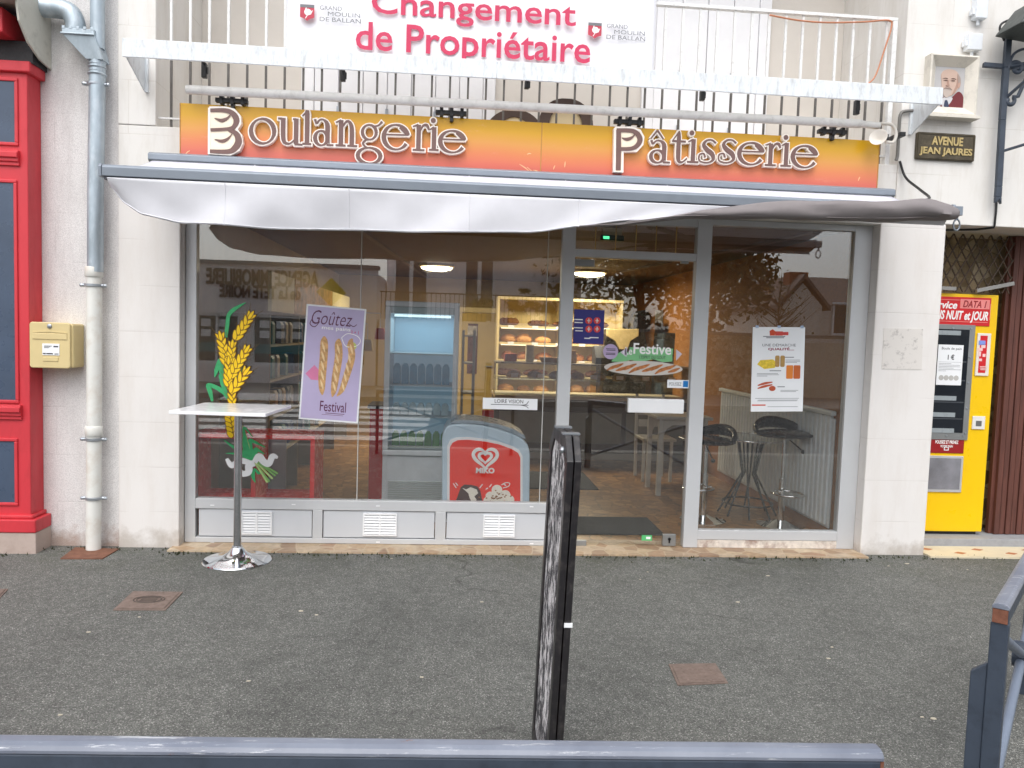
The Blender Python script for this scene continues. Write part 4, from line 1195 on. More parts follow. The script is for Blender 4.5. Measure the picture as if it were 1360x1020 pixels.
blob('beard', pm('print_beard', S(196, 180, 170), 0.5), [(.29, .44), (.42, .47), (.55, .45), (.56, .36), (.46, .24), (.36, .25), (.30, .34)], 6)
blob('hair', pm('print_hair', S(168, 150, 140), 0.5), [(.74, .84), (.84, .74), (.86, .58), (.80, .54), (.77, .66)], 7)
blob('ear', pm('print_ear', S(190, 154, 138), 0.5), [(.78, .60), (.84, .62), (.85, .53), (.79, .48)], 8)
DK = pm('print_dark', S(116, 88, 78), 0.5); MID = pm('print_mid', S(180, 146, 130), 0.5)
for k, q in enumerate(([(.28, .655), (.36, .672), (.42, .658), (.36, .648)], [(.53, .66), (.6, .676), (.67, .655), (.6, .648)], [(.25, .70), (.34, .72), (.43, .70), (.34, .708)], [(.52, .70), (.60, .722), (.70, .695), (.60, .709)])):
    blob('feature', DK, q, 9)
blob('nose', MID, [(.42, .66), (.40, .55), (.37, .53), (.44, .51), (.50, .535), (.47, .57), (.46, .66)], 9)
blob('moustache', pm('print_moustache', S(160, 138, 128), 0.5), [(.28, .43), (.36, .485), (.43, .475), (.50, .485), (.58, .43), (.50, .45), (.43, .445), (.36, .45)], 9)
pc = [WP(*q) for q in ((1240, 78), (1231, 80), (1229, 86), (1229, 118), (1227, 150))]
MB().tube(smooth_path([(x, -.012, z) for x, z in pc], 4), .006, 6).build('conduit', FRM, pf, smooth=50)

for lab, a, b, nm_ in (('white plastic junction box on the wall above the picture niche', (1285, 66), (1305, 45), 'junction_box'), ('white alarm box at the top edge of the wall above the junction box', (1295, 24), (1313, -12), 'alarm_box')):
    xa, zb_ = WP(*a, -.05); xb, zt_ = WP(*b, -.05)
    t = thing(nm_, lab, 'box', ((xa + xb) / 2, 0, zb_))
    BXM = pm('white_box_plastic_' + nm_, S(232, 236, 240), 0.4)
    MB().box(xa, xb, -.06, .002, zb_, zt_).build('casing', BXM, t, bev=.005)
    MB().tube([((xa + xb) / 2, -.02, zb_ - .035), ((xa + xb) / 2, -.02, zb_ + .01)], .012, 8).build('cable_gland', BXM, t); MB().box(xa - .02, xa - .0005, -.05, -.01, zb_ + .03, zb_ + .07).build('side_lug', BXM, t)

# wrought iron lamp bracket
ib_ = thing('lamp_bracket', 'dark blue wrought iron wall bracket with scrolls carrying a lantern', 'lamp bracket', (4.2, -.05, 2.7))
pp = [(1340, 41), (1336, 90), (1331, 160), (1326, 248), (1325, 262)]
P = [U(a, b, -.08) for a, b in pp]
m = MB()
for a, b in zip(P[:-1], P[1:]): m.bar((a[0], -.08, a[1]), (b[0], -.08, b[1]), .045, .03, up=(0, 1, 0))
e = P[-1]; m.prism([(e[0] - .022, e[1]), (e[0] + .022, e[1]), (e[0] + .026, e[1] - .05), (e[0] + .004, e[1] - .015), (e[0] - .02, e[1] - .045)], -.095, -.065)
m.build('upright', NAVY, ib_, bev=.004)
a = U(1302, 88, -.02); b_ = U(1400, 94, -.10)
MB().bar((a[0], -.05, a[1]), (b_[0], -.10, b_[1]), .03, .034).build('cross_arm', NAVY, ib_, bev=.004)
def scroll(cx, cy, r, turns, a0, tail):
    P = []
    for i in range(34):
        t = i / 33; rr = r * (.35 + .65 * t); an = rad(a0) + turns * 2 * math.pi * t
        P.append((cx + rr * math.cos(an), cy - rr * math.sin(an)))
    return P + tail
for pts in (scroll(1350, 91, 10, .9, 200, [(1365, 84), (1380, 60)]), scroll(1341, 134, 7, .8, 120, [(1352, 128), (1362, 106), (1380, 84)])):
    q = [U(x, y, -.09) for x, y in pts]
    MB().tube([(x, -.09, z) for x, z in q], .011, 8, flat=1.4).build('scroll', NAVY, ib_, smooth=50)
q = [U(*p, -.09) for p in ((1339, 92), (1345, 74), (1356, 66), (1372, 64))]
MB().tube(smooth_path([(x, -.09, z) for x, z in q], 5), .010, 8).build('scroll', NAVY, ib_, smooth=50)
for p1, p2 in (((1336, 130), (1372, 98)), ((1331, 201), (1380, 186))):
    a, b = U(*p1, -.08), U(*p2, -.25)
    MB().bar((a[0], -.08, a[1]), (b[0], -.25, b[1]), .018, .018).build('stay', NAVY, ib_, bev=.003)
lx_, lz_ = U(1366, 36, -.25)
m = MB(); m.prism([(lx_ - .16, lz_ - .03), (lx_ - .02, lz_ + .16), (lx_ + .3, lz_ + .20), (lx_ + .34, lz_ + .02), (lx_ + .1, lz_ - .06)], -.38, -.12)
m.bar((P[0][0], -.08, P[0][1]) if isinstance(P[0], tuple) and len(P[0]) == 2 else (lx_, -.1, lz_), (lx_, -.2, lz_), .03, .03)
m.build('lantern_head', pm('lantern_green_black', S(58, 64, 62), 0.45), ib_, bev=.01)
q = [U(*p, -.09) for p in ((1345, 25), (1331, 31), (1328, 40), (1334, 54))]
MB().tube(smooth_path([(x, -.09, z) for x, z in q], 5), .008, 8).build('lantern_cable', BLACK, ib_, smooth=50)
# cable drop below the bracket, running along under the wall edge
cb = [(*U(1324, 262, -.012), -.012), (*U(1323, 280, -.012), -.012), (*U(1321, 299, -.012), -.012), (U(1321, 301, -.012)[0], 2.512, -.004), (U(1300, 303, .1)[0], 2.512, .12), (U(1262, 304, .1)[0], 2.508, .2), (3.675, 2.507, .21), (3.672, 1.9, .2)]
tag(MB().tube([(x, y, z) for x, z, y in cb], .008, 6).build('cable', BLACK, smooth=50), 'thin black cable dropping from the wrought iron bracket along the wall edge', 'cable')
ck = [(*U(1212, 147, -.02), -.02), (*U(1197, 150, -.02), -.02), (*U(1194, 170, -.02), -.02), (*U(1192, 205, -.02), -.02), (*U(1190, 213, -.02), -.02)]
tag(MB().tube(smooth_path([(x, y, z) for x, z, y in ck], 5), .012, 8).build('cable', pm('grey_cable', S(120, 118, 114), 0.5), smooth=50), 'grey cable on the wall between the white ledge bracket and the sign end', 'cable')
oc = [(*U(1022, 20, .02), .02), (*U(1060, 27, .02), .02), (*U(1100, 30, .02), .02), (*U(1150, 29, .02), .02), (*U(1180, 27, .02), .02), (*U(1184, 36, .02), .02), (*U(1175, 65, .02), .02), (*U(1163, 100, .02), .02), (*U(1152, 112, .02), .02)]
tag(MB().tube(smooth_path([(x, y, z) for x, z, y in oc], 5), .006, 6).build('cable', pm('orange_cable', S(196, 130, 96), 0.5), smooth=50), 'orange cable looped loosely along the balcony railing end', 'cable')
# square of old paste on the right pillar
q = [U(*p, -.002) for p in ((1174, 436), (1226, 437), (1224, 491), (1171, 490))]
mm, n, b = newmat('faded_paste')
c = mixc(n, ramp(n, noise(n, 14, 8, 0.75), [(0.54, 0.0), (0.7, 1.0)]), S(222, 217, 211), S(156, 150, 146))
L(n, c, b.inputs['Base Color']); b.inputs['Roughness'].default_value = .8
tag(MB().prism(q, -.003, .001).build('old_notice', mm), 'faded square notice pasted on the white right pillar', 'notice')

# lattice grille above the vending machine
gr = thing('lattice_grille', 'rusty diamond lattice grille above the yellow vending machine', 'grille', (4.05, .33, 2.0))
m = MB(); GX0, GX1, GZ0, GZ1 = 3.675, 4.46, 2.05, 2.505
def clip(x0, z0, dx, dz):
    ts = []
    lo_, hi_ = 0, 9
    for o_, d, a, b in ((x0, dx, GX0, GX1), (z0, dz, GZ0, GZ1)):
        t0, t1 = (a - o_) / d, (b - o_) / d
        if t0 > t1: t0, t1 = t1, t0
        lo_, hi_ = max(lo_, t0), min(hi_, t1)
    return (lo_, hi_) if hi_ > lo_ else None
for k in range(-12, 22):
    for s in (1, -1):
        x0 = GX0 + k * .078 if s > 0 else GX0 + k * .078
        z0 = GZ0 - .01
        dx, dz = s * .5, .866
        t = clip(x0, z0, dx, dz)
        if t and t[1] - t[0] > .02:
            y = .330 if s > 0 else .338
            m.bar((x0 + dx * t[0], y, z0 + dz * t[0]), (x0 + dx * t[1], y, z0 + dz * t[1]), .006, .012, up=(0, 1, 0))
m.build('lattice', pm('rusty_iron', S(86, 72, 60), 0.7, var=0.25, scale=30), gr)
m = MB()
m.box(3.675, 3.98, .30, .34, 2.055, 2.085); m.bar((4.15, .31, 2.06), (4.46, .31, 2.13), .03, .03)
m.build('arm', pm('grey_strap', S(156, 154, 150), 0.5, metal=.3), gr, bev=.003)

# ------------------------------------------------------------------ vending machine
vm = thing('vending_machine', 'yellow bread vending machine with red header standing against the timber door', 'vending machine', (4.05, .5, 0.072))
YV = .345
YEL = pm('yellow_enamel', S(244, 198, 8), 0.32, var=0.03, scale=2, dirt=S(220, 172, 20), dirt_amt=0.3, dirt_scale=8)
REDP = pm('red_plate', S(206, 30, 36), 0.4, var=.04); DKRED = pm('dark_red_plate', S(150, 26, 30), 0.4)
vx0, vx1 = 3.69, U(1316, 540, YV)[0]
MB().box(vx0, vx1, YV, .60, .10, U(1300, 391, YV)[1]).build('cabinet', YEL, vm, bev=.006)
MB().box(vx0 + .03, vx1 - .03, YV + .03, .59, .0725, .0995).build('foot', BLACK, vm)
def vr(a, b, y0, y1, name, mat, par=vm, bev=.002):
    x0, z0 = U(a[0], b[1], y0); x1, z1 = U(b[0], a[1], y0)
    x0 = max(x0, vx0 + .01)
    return MB().box(x0, x1, y0, y1, z0, z1).build(name, mat, par, bev=bev)
hd = vr((1215, 396), (1317, 430), YV - .006, YV, 'header', REDP)
x1, z1 = U(1317, 396, YV); xh0 = 3.70
m = MB(); zz0, zz1 = U(1280, 428, YV - .008)[1], U(1280, 398, YV - .008)[1]; xr = U(1315, 413, YV)[0]
m.box(3.70, xr - .02, YV - .008, YV - .0055, zz1 - .006, zz1 - .002); m.box(3.70, xr - .02, YV - .008, YV - .0055, zz0 + .002, zz0 + .006); m.box(xr - .006, xr - .002, YV - .008, YV - .0055, zz0 + .025, zz1 - .025)
m.build('header_line', pm('pink_line', S(240, 150, 140), .5), hd)
q = vr((1275, 398.5), (1315, 409.5), YV - .0085, YV - .0055, 'name_field', pm('pink_field', S(236, 140, 136), .5), hd, 0)
xa, za = U(1279, 408, YV - .01); xb, zb2 = U(1311, 400, YV - .01)
text('DATA 1', xa, xb, za, zb2, YV - .0098, DKRED, q, bold=.02, shear=.25, depth=.001)
xa, za = U(1235, 409, YV - .01); xb, zb2 = U(1272, 400, YV - .01)
text('Service', xa - .012, xb, za, zb2, YV - .0085, TXT_WHITE, hd, bold=.025, shear=.25, depth=.002)
xa, za = U(1236, 427, YV - .01); xb, zb2 = U(1313, 414, YV - .01)
text('FRAIS NUIT et JOUR', xa - .03, xb, za, zb2, YV - .0085, TXT_WHITE, hd, bold=.03, shear=.25, depth=.002)
wn = vr((1215, 432), (1296, 583), YV - .012, YV - .0005, 'window_frame', GREYMETAL)
# dark glazed window with shelves
xg0, zg0 = U(1238, 574, YV - .013); xg1, zg1 = U(1288, 438, YV - .013)
xg0 = vx0 + .025
MB().box(xg0, xg1, YV - .0145, YV - .0115, zg0, zg1).build('window_glass', pm('dark_machine_glass', S(34, 38, 44), 0.12, var=.1), wn)
m = MB()
for py in (442, 529, 551, 572):
    x_, z_ = U(1264, py, YV - .015); m.box(xg0 + .01, xg1 - .075, YV - .0165, YV - .014, z_ - .018, z_ + .018)
m.build('price_strip', pm('clear_strip', S(150, 158, 162), .3), wn)
m = MB()
for py in (480, 505, 534, 556):
    x_, z_ = U(1264, py, YV - .015); m.box(xg0 + .005, xg1 - .01, YV - .0155, YV - .014, z_ - .006, z_ + .004)
m.build('shelf_edge', pm('dark_shelf', S(62, 66, 72), .4), wn)
for px, py in ((1266, 436), (1290, 436), (1288, 474), (1286, 508), (1284, 542), (1257, 578.5), (1279, 578.5), (1282, 575)):
    x_, z_ = U(px, py, YV - .013); disc(MB(), x_, z_, .008, .008, YV - .017, YV - .011, 10).build('screw', STEEL, wn)
pn_ = vr((1243, 458.5), (1280, 511), YV - .019, YV - .016, 'price_notice', PAPER, wn, 0)
x0, z0 = U(1243, 511, YV - .02); x1, z1 = U(1280, 458.5, YV - .02); w_, h_ = x1 - x0, z1 - z0
text('Boule de pain', x0 + w_ * .14, x0 + w_ * .93, z0 + h_ * .86, z0 + h_ * .94, YV - .0195, TXT_DARK, pn_, depth=.0005)
text('1 €', x0 + w_ * .40, x0 + w_ * .66, z0 + h_ * .63, z0 + h_ * .76, YV - .0195, TXT_DARK, pn_, bold=.03, depth=.0005)
m = MB()
for k, ww in enumerate((.5, .85, .85, .6, .9, .3)): m.box(x0 + w_ * .06, x0 + w_ * (.06 + ww), YV - .0198, YV - .0188, z0 + h_ * (.53 - k * .037), z0 + h_ * (.538 - k * .037))
m.box(x0 + w_ * .05, x0 + w_ * .95, YV - .0198, YV - .0188, z0 + h_ * .57, z0 + h_ * .575)
m.build('notice_print', TXT_GREY, pn_)
m = MB()
for k in range(4): disc(m, x0 + w_ * (.19 + k * .2), z0 + h_ * .18, .021, .021, YV - .0198, YV - .0188, 18)
m.build('coin_print', pm('coin_grey', S(186, 184, 180), .5), pn_)
cp = vr((1295, 443), (1317, 499), YV - .012, YV - .0005, 'coin_panel', pm('cream_bezel', S(230, 224, 214), .4), bev=.004)
ci = vr((1299, 446), (1312, 495), YV - .014, YV - .0115, 'coin_plate', REDP, cp, 0)
vr((1300, 452.5), (1309, 458), YV - .0152, YV - .0135, 'coin_display', pm('display_blue', S(130, 150, 220), .3), ci, 0)
m = MB()
for px, py, a, b in ((1302, 464, .02, .012), (1306, 460, .018, .014), (1301, 470, .012, .02), (1307, 472, .012, .012), (1302, 478, .014, .01), (1306, 487, .03, .003), (1306, 489, .03, .003), (1306, 491, .026, .003)):
    x_, z_ = U(px, py, YV - .015); m.box(x_ - a, x_ + a, YV - .0152, YV - .0135, z_ - b, z_ + b)
m.build('plate_mark', pm('pale_pink', S(236, 200, 196), .5), ci)
rc = vr((1291, 553), (1309, 570), YV - .010, YV - .0005, 'coin_return', pm('cream_bezel_b', S(228, 226, 220), .4), bev=.003)
vr((1296, 559), (1304, 566), YV - .0115, YV - .0095, 'return_flap', pm('return_grey', S(120, 120, 118), .4, metal=.4), rc, 0)
tp_ = vr((1215, 584), (1281, 601), YV - .006, YV - .0005, 'instruction_plate', DKRED)
x0, z0 = U(1242, 592, YV - .008); x1, z1 = U(1273, 586, YV - .008)
text('POUSSEZ ET PRENEZ', x0, x1, z0 + .018, z1 + .005, YV - .0078, TXT_WHITE, tp_, bold=.02, depth=.001)
text('VOTRE PAIN', x0 + .045, x1 - .045, z0 - .012, z0 + .008, YV - .0078, TXT_WHITE, tp_, bold=.02, depth=.001)
m = MB(); x_, z_ = U(1257, 595, YV - .008); frame_rect(m, x_ - .02, x_ + .02, z_ - .02, z_ + .008, .006, YV - .0078, YV - .0055); m.build('plate_mark', TXT_WHITE, tp_)
fl_ = vr((1215, 606), (1280, 653), YV - .012, YV - .0005, 'flap_frame', pm('pale_metal', S(206, 206, 208), .35, metal=.4), bev=.003)
vr((1215, 609), (1277, 649), YV - .015, YV - .0115, 'push_flap', pm('smoked_flap', S(128, 128, 134), 0.2, var=.25, scale=6), fl_, 0)

# ------------------------------------------------------------------ things on the pavement
tb = thing('bistro_table', 'tall square white bistro table on a chrome pedestal beside the left pillar', 'table', (-1.417, -.30, 0))
cx, cy = -1.417, -.30
m = MB(); ZT = 1.045
c, s = math.cos(rad(-4)), math.sin(rad(-4))
pl = [(-.305, -.30), (.305, -.30), (.305, .28), (-.305, .28)]
m.prism([(cx - .03 + x * c - y * s, cy + x * s + y * c) for x, y in pl], ZT - .022, ZT, ax='z')
m.build('tabletop', pm('white_laminate', S(244, 244, 246), 0.18, var=.02), tb, bev=.004)
m = MB(); m.lathe([(.0, .0), (.224, .0), (.226, .006), (.220, .012), (.17, .020), (.10, .036), (.06, .062), (.040, .088), (.034, .098), (.034, .104), (0, .105)], (cx, cy, 0), 48)
m.build('base', CHROME, tb, smooth=35)
m = MB(); m.tube([(cx, cy, .10), (cx, cy, ZT - .05)], .026, 24); m.lathe([(.0, -.052), (.034, -.052), (.09, -.028), (.09, -.0225), (0, -.0225)], (cx, cy, ZT), 24)
m.build('pole', pm('brushed_chrome', S(196, 198, 202), 0.2, metal=1.0, var=.05), tb, smooth=35)

ab = thing('chalkboard_stand', 'black framed chalkboard pavement stand folded nearly shut, seen edge on', 'chalkboard', (.42, -2.87, 0))
CHALK, n, b = newmat('chalk_scribbled_board')
sc1 = noise(n, 1.0, 10, 0.8, mapped(n, (1, 30, 14)))
sc2 = noise(n, 1.0, 6, 0.7, mapped(n, (1, 9, 5)))
mlt = N(n, 'ShaderNodeMath', operation='MULTIPLY'); L(n, ramp(n, sc1, [(0.48, 0.0), (0.54, 1.0)]), mlt.inputs[0]); L(n, ramp(n, sc2, [(0.38, 0.1), (0.52, 1.0)]), mlt.inputs[1])
cc = mixc(n, mlt.outputs[0], S(58, 58, 62), S(232, 230, 230)); L(n, cc, b.inputs['Base Color']); b.inputs['Roughness'].default_value = .7
FRB = pm('black_frame_lacquer', S(34, 32, 34), 0.35, var=.1, dirt=S(110, 104, 100), dirt_amt=.3, dirt_scale=25)
y0, y1, zt = -3.06, -2.62, 1.262
def outline(i):   # outline of a leaf in (y, z) with cut corners
    c = .075 - i * .4
    return [(y0 + i, .02 + i), (y1 - i, .02 + i), (y1 - i, zt - c - i), (y1 - i - c, zt - i), (y0 + i + c, zt - i), (y0 + i, zt - c - i)]
def lean_b(mb):
    mb.v = [(x - .034 * (1 - z / 1.26), y, z) for x, y, z in mb.v]
    return mb
for k, (xa, xb, lean) in enumerate(((.386, .409, .0), (.413, .436, .0))):
    o, i_ = outline(0), outline(.045)
    n_ = len(o)
    m = MB()
    vs = [(x, *p) for x in (xa, xb) for p in o] + [(x, *p) for x in (xa, xb) for p in i_]
    fs = []
    for j in range(n_):
        q = (j + 1) % n_
        fs += [(j, q, 2 * n_ + q, 2 * n_ + j), (n_ + j, 3 * n_ + j, 3 * n_ + q, n_ + q), (j, n_ + j, n_ + q, q), (2 * n_ + j, 2 * n_ + q, 3 * n_ + q, 3 * n_ + j)]
    m.add(vs, fs)
    for yy in (y0 + .03, y1 - .03): m.box(xa + .004, xb - .004, yy - .02, yy + .02, -.0, .021)
    fr = lean_b(m).build('leaf_frame', FRB, ab, bev=.003)
    lean_b(MB().prism(i_, xa + .007, xb - .007, ax='x')).build('chalk_panel', CHALK, fr)
for yy in (y0 + .13, y1 - .13):
    lean_b(MB().box(.384, .444, yy - .02, yy + .02, zt - .002, zt + .004)).build('hinge', STEEL, ab)
lean_b(MB().box(.412, .440, y0 - .003, y0 + .002, .63, .645)).build('latch', WHITE, ab)
lean_b(MB().ball((.384, y0 + .09, zt - .05), .012, 8)).build('knob', STEEL, ab)

RUST = pm('rusty_cast_iron', S(126, 110, 101), 0.75, metal=.2, var=.2, scale=20, dirt=S(88, 76, 70), dirt_amt=.6, dirt_scale=30, bmp=.35, bscale=120)
def cover(pts, label, ring):
    P = [UZ(*p, 0.0) for p in pts]
    cx = sum(p[0] for p in P) / 4; cy = sum(p[1] for p in P) / 4
    t = thing('manhole_cover', label, 'manhole cover', (cx, cy, 0), 'rusty cast iron pavement covers')
    MB().prism([p for p in P], .0005, .005, ax='z').build('frame', RUST, t)
    m = MB()
    m.prism([(cx + (p[0] - cx) * .9, cy + (p[1] - cy) * .9) for p in P], .0051, .009, ax='z'); q = m.build('lid', RUST, t, bev=.001)
    m = MB(); hw = abs(P[1][0] - P[0][0]) * .5
    if ring:
        for r in (.30, .24): m.tube([(cx + r * hw * 2 * math.cos(a * math.pi / 16), cy + r * hw * 1.3 * math.sin(a * math.pi / 16), .009) for a in range(32)], .004, 5, closed=True)
        for k in range(5): m.bar((cx - .16 * hw * 2, cy + (k - 2) * .022, .0095), (cx + .16 * hw * 2, cy + (k - 2) * .022, .0095), .007, .006)
    else:
        for k in range(5):
            for q_ in range(7): m.box(cx + (q_ - 3) * hw * .22 - .008, cx + (q_ - 3) * hw * .22 + .008, cy + (k - 2) * .034 - .006, cy + (k - 2) * .034 + .006, .009, .0105)
    m.build('raised_pattern', pm('dark_rust', S(82, 72, 66) if ring else S(120, 104, 96), .8, bmp=.2), q)
cover([(150, 811), (220, 811), (243, 787), (177, 786)], 'rusty square cover with round cast emblem, left in front of the bistro table', True)
cover([(900, 911), (967, 908), (950, 882), (888, 883)], 'plain rusty square cover right of the chalkboard stand', False)
cover([(-60, 800), (-2, 797), (11, 783), (-46, 784)], 'rusty cover cut off by the left edge of the photo', False)
P = [UZ(*p, 0) for p in ((80, 743), (136, 743), (158, 730), (100, 728))]
P = [(a, min(b, .018)) for a, b in P]
tag(MB().prism(P, .0005, .007, ax='z').build('drain_plate', pm('rust_brown_plate', S(116, 78, 60), .8, var=.25, scale=14, bmp=.4)), 'rust brown broken drain plate under the foot of the white pipe', 'drain plate')

# little scraps and gum on the asphalt
m = MB(); rnd = random.Random(3)
pts = [(117, 840), (185, 820), (400, 812), (420, 817), (1205, 749), (1180, 752), (520, 742), (1020, 765), (850, 770), (860, 760), (1285, 757), (640, 800), (330, 905), (80, 950), (1100, 875), (1240, 955), (1225, 953), (560, 900), (1105, 860), (980, 800)]
for px, py in pts:
    x, y = UZ(px, py, 0); a = rnd.uniform(0, 3); r = rnd.uniform(.008, .02)
    m.prism([(x + r * math.cos(a + k * 1.05) * rnd.uniform(.6, 1.1), y + .55 * r * math.sin(a + k * 1.05) * rnd.uniform(.6, 1.1)) for k in range(6)], .001, .004, ax='z')
tag(m.build('litter', pm('pale_scrap', S(190, 182, 164), .8, var=.2, scale=40)), kind='stuff')
m = MB()
for k in range(500):
    x = rnd.uniform(-3.2, 4.6); y = -.03 - abs(rnd.gauss(0, .05)) if not (-1.95 < x < 3.16) else -.12 - abs(rnd.gauss(0, .04))
    if x < -2.8: y -= .17
    h = rnd.uniform(.006, .022); a = rnd.uniform(0, 6.3); w_ = rnd.uniform(.004, .012)
    m.add([(x - w_ * math.cos(a), y - w_ * math.sin(a), 0), (x + w_ * math.cos(a), y + w_ * math.sin(a), 0), (x + rnd.uniform(-.01, .01), y + rnd.uniform(-.01, .01), h)], [(0, 1, 2)])
tag(m.build('moss', pm('dull_moss', (0.045, 0.05, 0.022), .95, var=.4, scale=30), recalc=False), kind='stuff')

# street barriers along the kerb
RAILP, n, b = newmat('scratched_grey_blue_rail')
base = ramp(n, noise(n, 5, 5, .6), [(0.3, S(104, 110, 124)), (0.7, S(132, 138, 150))])
base = mixc(n, ramp(n, noise(n, 1, 9, .8, mapped(n, (5, 60, 60))), [(.57, 0.0), (.63, .8)]), base, S(206, 208, 212))
base = mixc(n, ramp(n, noise(n, 16, 8, .8), [(.63, 0.0), (.67, .9)]), base, S(126, 88, 70))
L(n, base, b.inputs['Base Color']); b.inputs['Roughness'].default_value = .36
RUSTEND = pm('rusted_rail_end', S(122, 78, 60), .85, var=.3, scale=40, bmp=.3)
def barrier(label, length, loc, rz):
    t = thing('street_barrier', label, 'barrier', loc, 'grey steel barriers along the kerb', rz)
    ORG[t.name] = (0, 0, 0)
    P = [(-.023, .0), (-.023, .007), (-.018, .014), (-.009, .018), (.009, .018), (.018, .014), (.023, .007), (.023, .0)]
    m = MB().prism([(y, z + .8165) for y, z in P], 0, length, ax='x'); m.build('top_rail', RAILP, t, bev=.002)
    MB().box(.006, length - .006, -.022, .022, .772, .816).build('rail_core', NAVY, t, bev=.003)
    MB().box(-.001, .0055, -.02, .02, .774, .8155).build('rail_end', RUSTEND, t)
    for x in (.025, length - .025):
        s = 1 if x < length / 2 else -1
        m = MB(); m.box(x - .020, x + .020, -.024, .024, .0, .7715)
        m.prism([(.024, .0), (.068, .0), (.068, .60), (.024, .64)], x - .014, x + .014, ax='x')
        m.build('post', NAVY, t, bev=.003)
    xc = length / 2
    for a, c_ in (((.05, .72), (length - .05, .15)), ((.05, .15), (length - .05, .72))):
        MB().tube([(a[0], 0.0 if a[1] > .5 else .001, a[1]), (c_[0], 0.0 if a[1] > .5 else .001, c_[1])], .017, 10).build('brace', pm('brace_grey_blue', S(112, 122, 138), .4, var=.1), t, smooth=50)
    m = MB(); m.lathe([(0, -.03), (.05, -.03), (.05, .03), (0, .03)], (0, 0, 0), 18); m.xf(Matrix.Translation((xc, 0, .435)) @ Matrix.Rotation(rad(90), 4, 'X')); m.build('brace_boss', NAVY, t)
    return t
barrier('grey steel barrier with scratched rail crossing the bottom edge of the photo', 1.80, (.834, -4.168, 0), math.pi - rad(2.1))
barrier('grey steel barrier with rusted rail end rising at the right edge of the photo', 1.55, (1.672, -3.385, 0), rad(46))

# ------------------------------------------------------------------ on the window: wheat sheaf and posters
YW = .124
wh = thing('wheat_decal', 'painted sheaf of yellow wheat ears with green leaves and white ribbon on the window', 'window decoration', (-1.43, YW, .9))
WY = pm('wheat_yellow', S(254, 208, 14), .5, var=.06, scale=40); WYD = pm('wheat_ochre', S(128, 84, 14), .5)
WG = pm('leaf_green', S(60, 168, 106), .5, var=.15, scale=30); WGL = pm('stem_pale_green', S(176, 200, 130), .5, var=.1, scale=40)
def X2(p, y=YW): return U(p[0], p[1], y)
def ear(base, tip, rows, wpx, lay):
    bx, bz = X2(base); tx, tz = X2(tip)
    L_ = math.hypot(tx - bx, tz - bz); ux, uz = (tx - bx) / L_, (tz - bz) / L_; nx, nz = -uz, ux
    wv = wpx * .0046
    bk_, fr, aw_ = MB(), MB(), MB()
    yy = YW - .006 * lay * .3
    def kern(mb, c, ang, l, w_, y0, y1):
        P = []
        for k in range(12):
            t = 2 * math.pi * k / 12
            a, b = l * math.cos(t), w_ * math.sin(t) * (1 - .35 * math.cos(t))
            P.append((c[0] + a * math.cos(ang) - b * math.sin(ang), c[1] + a * math.sin(ang) + b * math.cos(ang)))
        mb.prism(P, y0, y1)
    ax_ = math.atan2(uz, ux); n_ = 0
    for r in range(rows - 1, -1, -1):
        t = (r + .4) / rows
        for sgn in ((-1, 1) if r < rows - 1 else (-1, 1, 0)):
            o = sgn * wv * .30 * (1 - .4 * t)
            tt = t + (.25 / rows if sgn == 0 else 0)
            c = (bx + ux * L_ * tt + nx * o, bz + uz * L_ * tt + nz * o)
            l = L_ / rows * .82; w_ = wv * .22 * (1 - .2 * t)
            y_ = yy - .00035 * n_; n_ += 1
            kern(bk_, c, ax_ + sgn * .55, l + .005, w_ + .005, y_ - .0001, yy + .001)
            kern(fr, c, ax_ + sgn * .55, l, w_, y_ - .00025, y_ + .0001)
            if sgn:
                e = (c[0] + ux * .085 + nx * sgn * .04, c[1] + uz * .085 + nz * sgn * .04)
                aw_.ribbon([(c[0], c[1], .003), (e[0], e[1], .0014)], yy + .001, yy + .0018, sm=False)
    o = fr.build('wheat_ear', WY, wh); bk_.build('grain_outline', WYD, o); aw_.build('beard', pm('awn_brown', S(130, 100, 50), .6), o)
for i, e in enumerate((((313, 449), (335, 416), 5, 13), ((301, 483), (292, 443), 5, 13), ((305, 489), (309, 454), 5, 12), ((306, 500), (330, 461), 6, 13), ((303, 511), (304, 476), 5, 11), ((308, 519), (330, 490), 4, 13), ((309, 537), (308, 515), 3, 10), ((311, 578), (303, 541), 6, 17))):
    ear(*e, i)
def leaf(pts, mat=WG, lay=0, name='leaf'):
    mb = MB(); mb.ribbon([(*X2(p[:2]), p[2] * .0054) for p in pts], YW + .0006 - .0008 * lay, YW + .0018); mb.build(name, mat, wh)
for l in ([(300, 448, 4), (302, 430, 5), (304, 418, 5), (312, 410, 5), (326, 402, 1)], [(304, 533, 2), (296, 520, 6), (277, 511, 5), (279, 520, 6), (282, 533, 3)], [(302, 525, 2), (295, 500, 6), (293, 478, 5), (288, 490, 6), (285, 501, 1)], [(302, 528, 2), (296, 512, 5), (291, 498, 2)], [(310, 520, 2), (318, 495, 6), (320, 483, 4), (328, 475, 1)], [(337, 615, 3), (327, 590, 5), (324, 568, 3), (335, 580, 1)], [(334, 614, 3), (326, 598, 5), (321, 578, 1)], [(336, 612, 3), (333, 590, 4), (333, 585, 5), (352, 594, 1)], [(338, 611, 3), (339, 600, 7), (341, 597, 5), (351, 603, 1)], [(338, 622, 2), (336, 632, 5), (339, 641, 1)], [(339, 623, 2), (343, 628, 4), (348, 628, 1)], [(325, 600, 2), (312, 595, 4), (298, 585, 1)], [(327, 608, 2), (315, 603, 3), (300, 602, 1)], [(336, 612, 3), (326, 606, 5), (318, 594, 1)], [(309, 540, 2), (312, 560, 3), (322, 590, 3), (336, 612, 3)]):
    leaf(l)
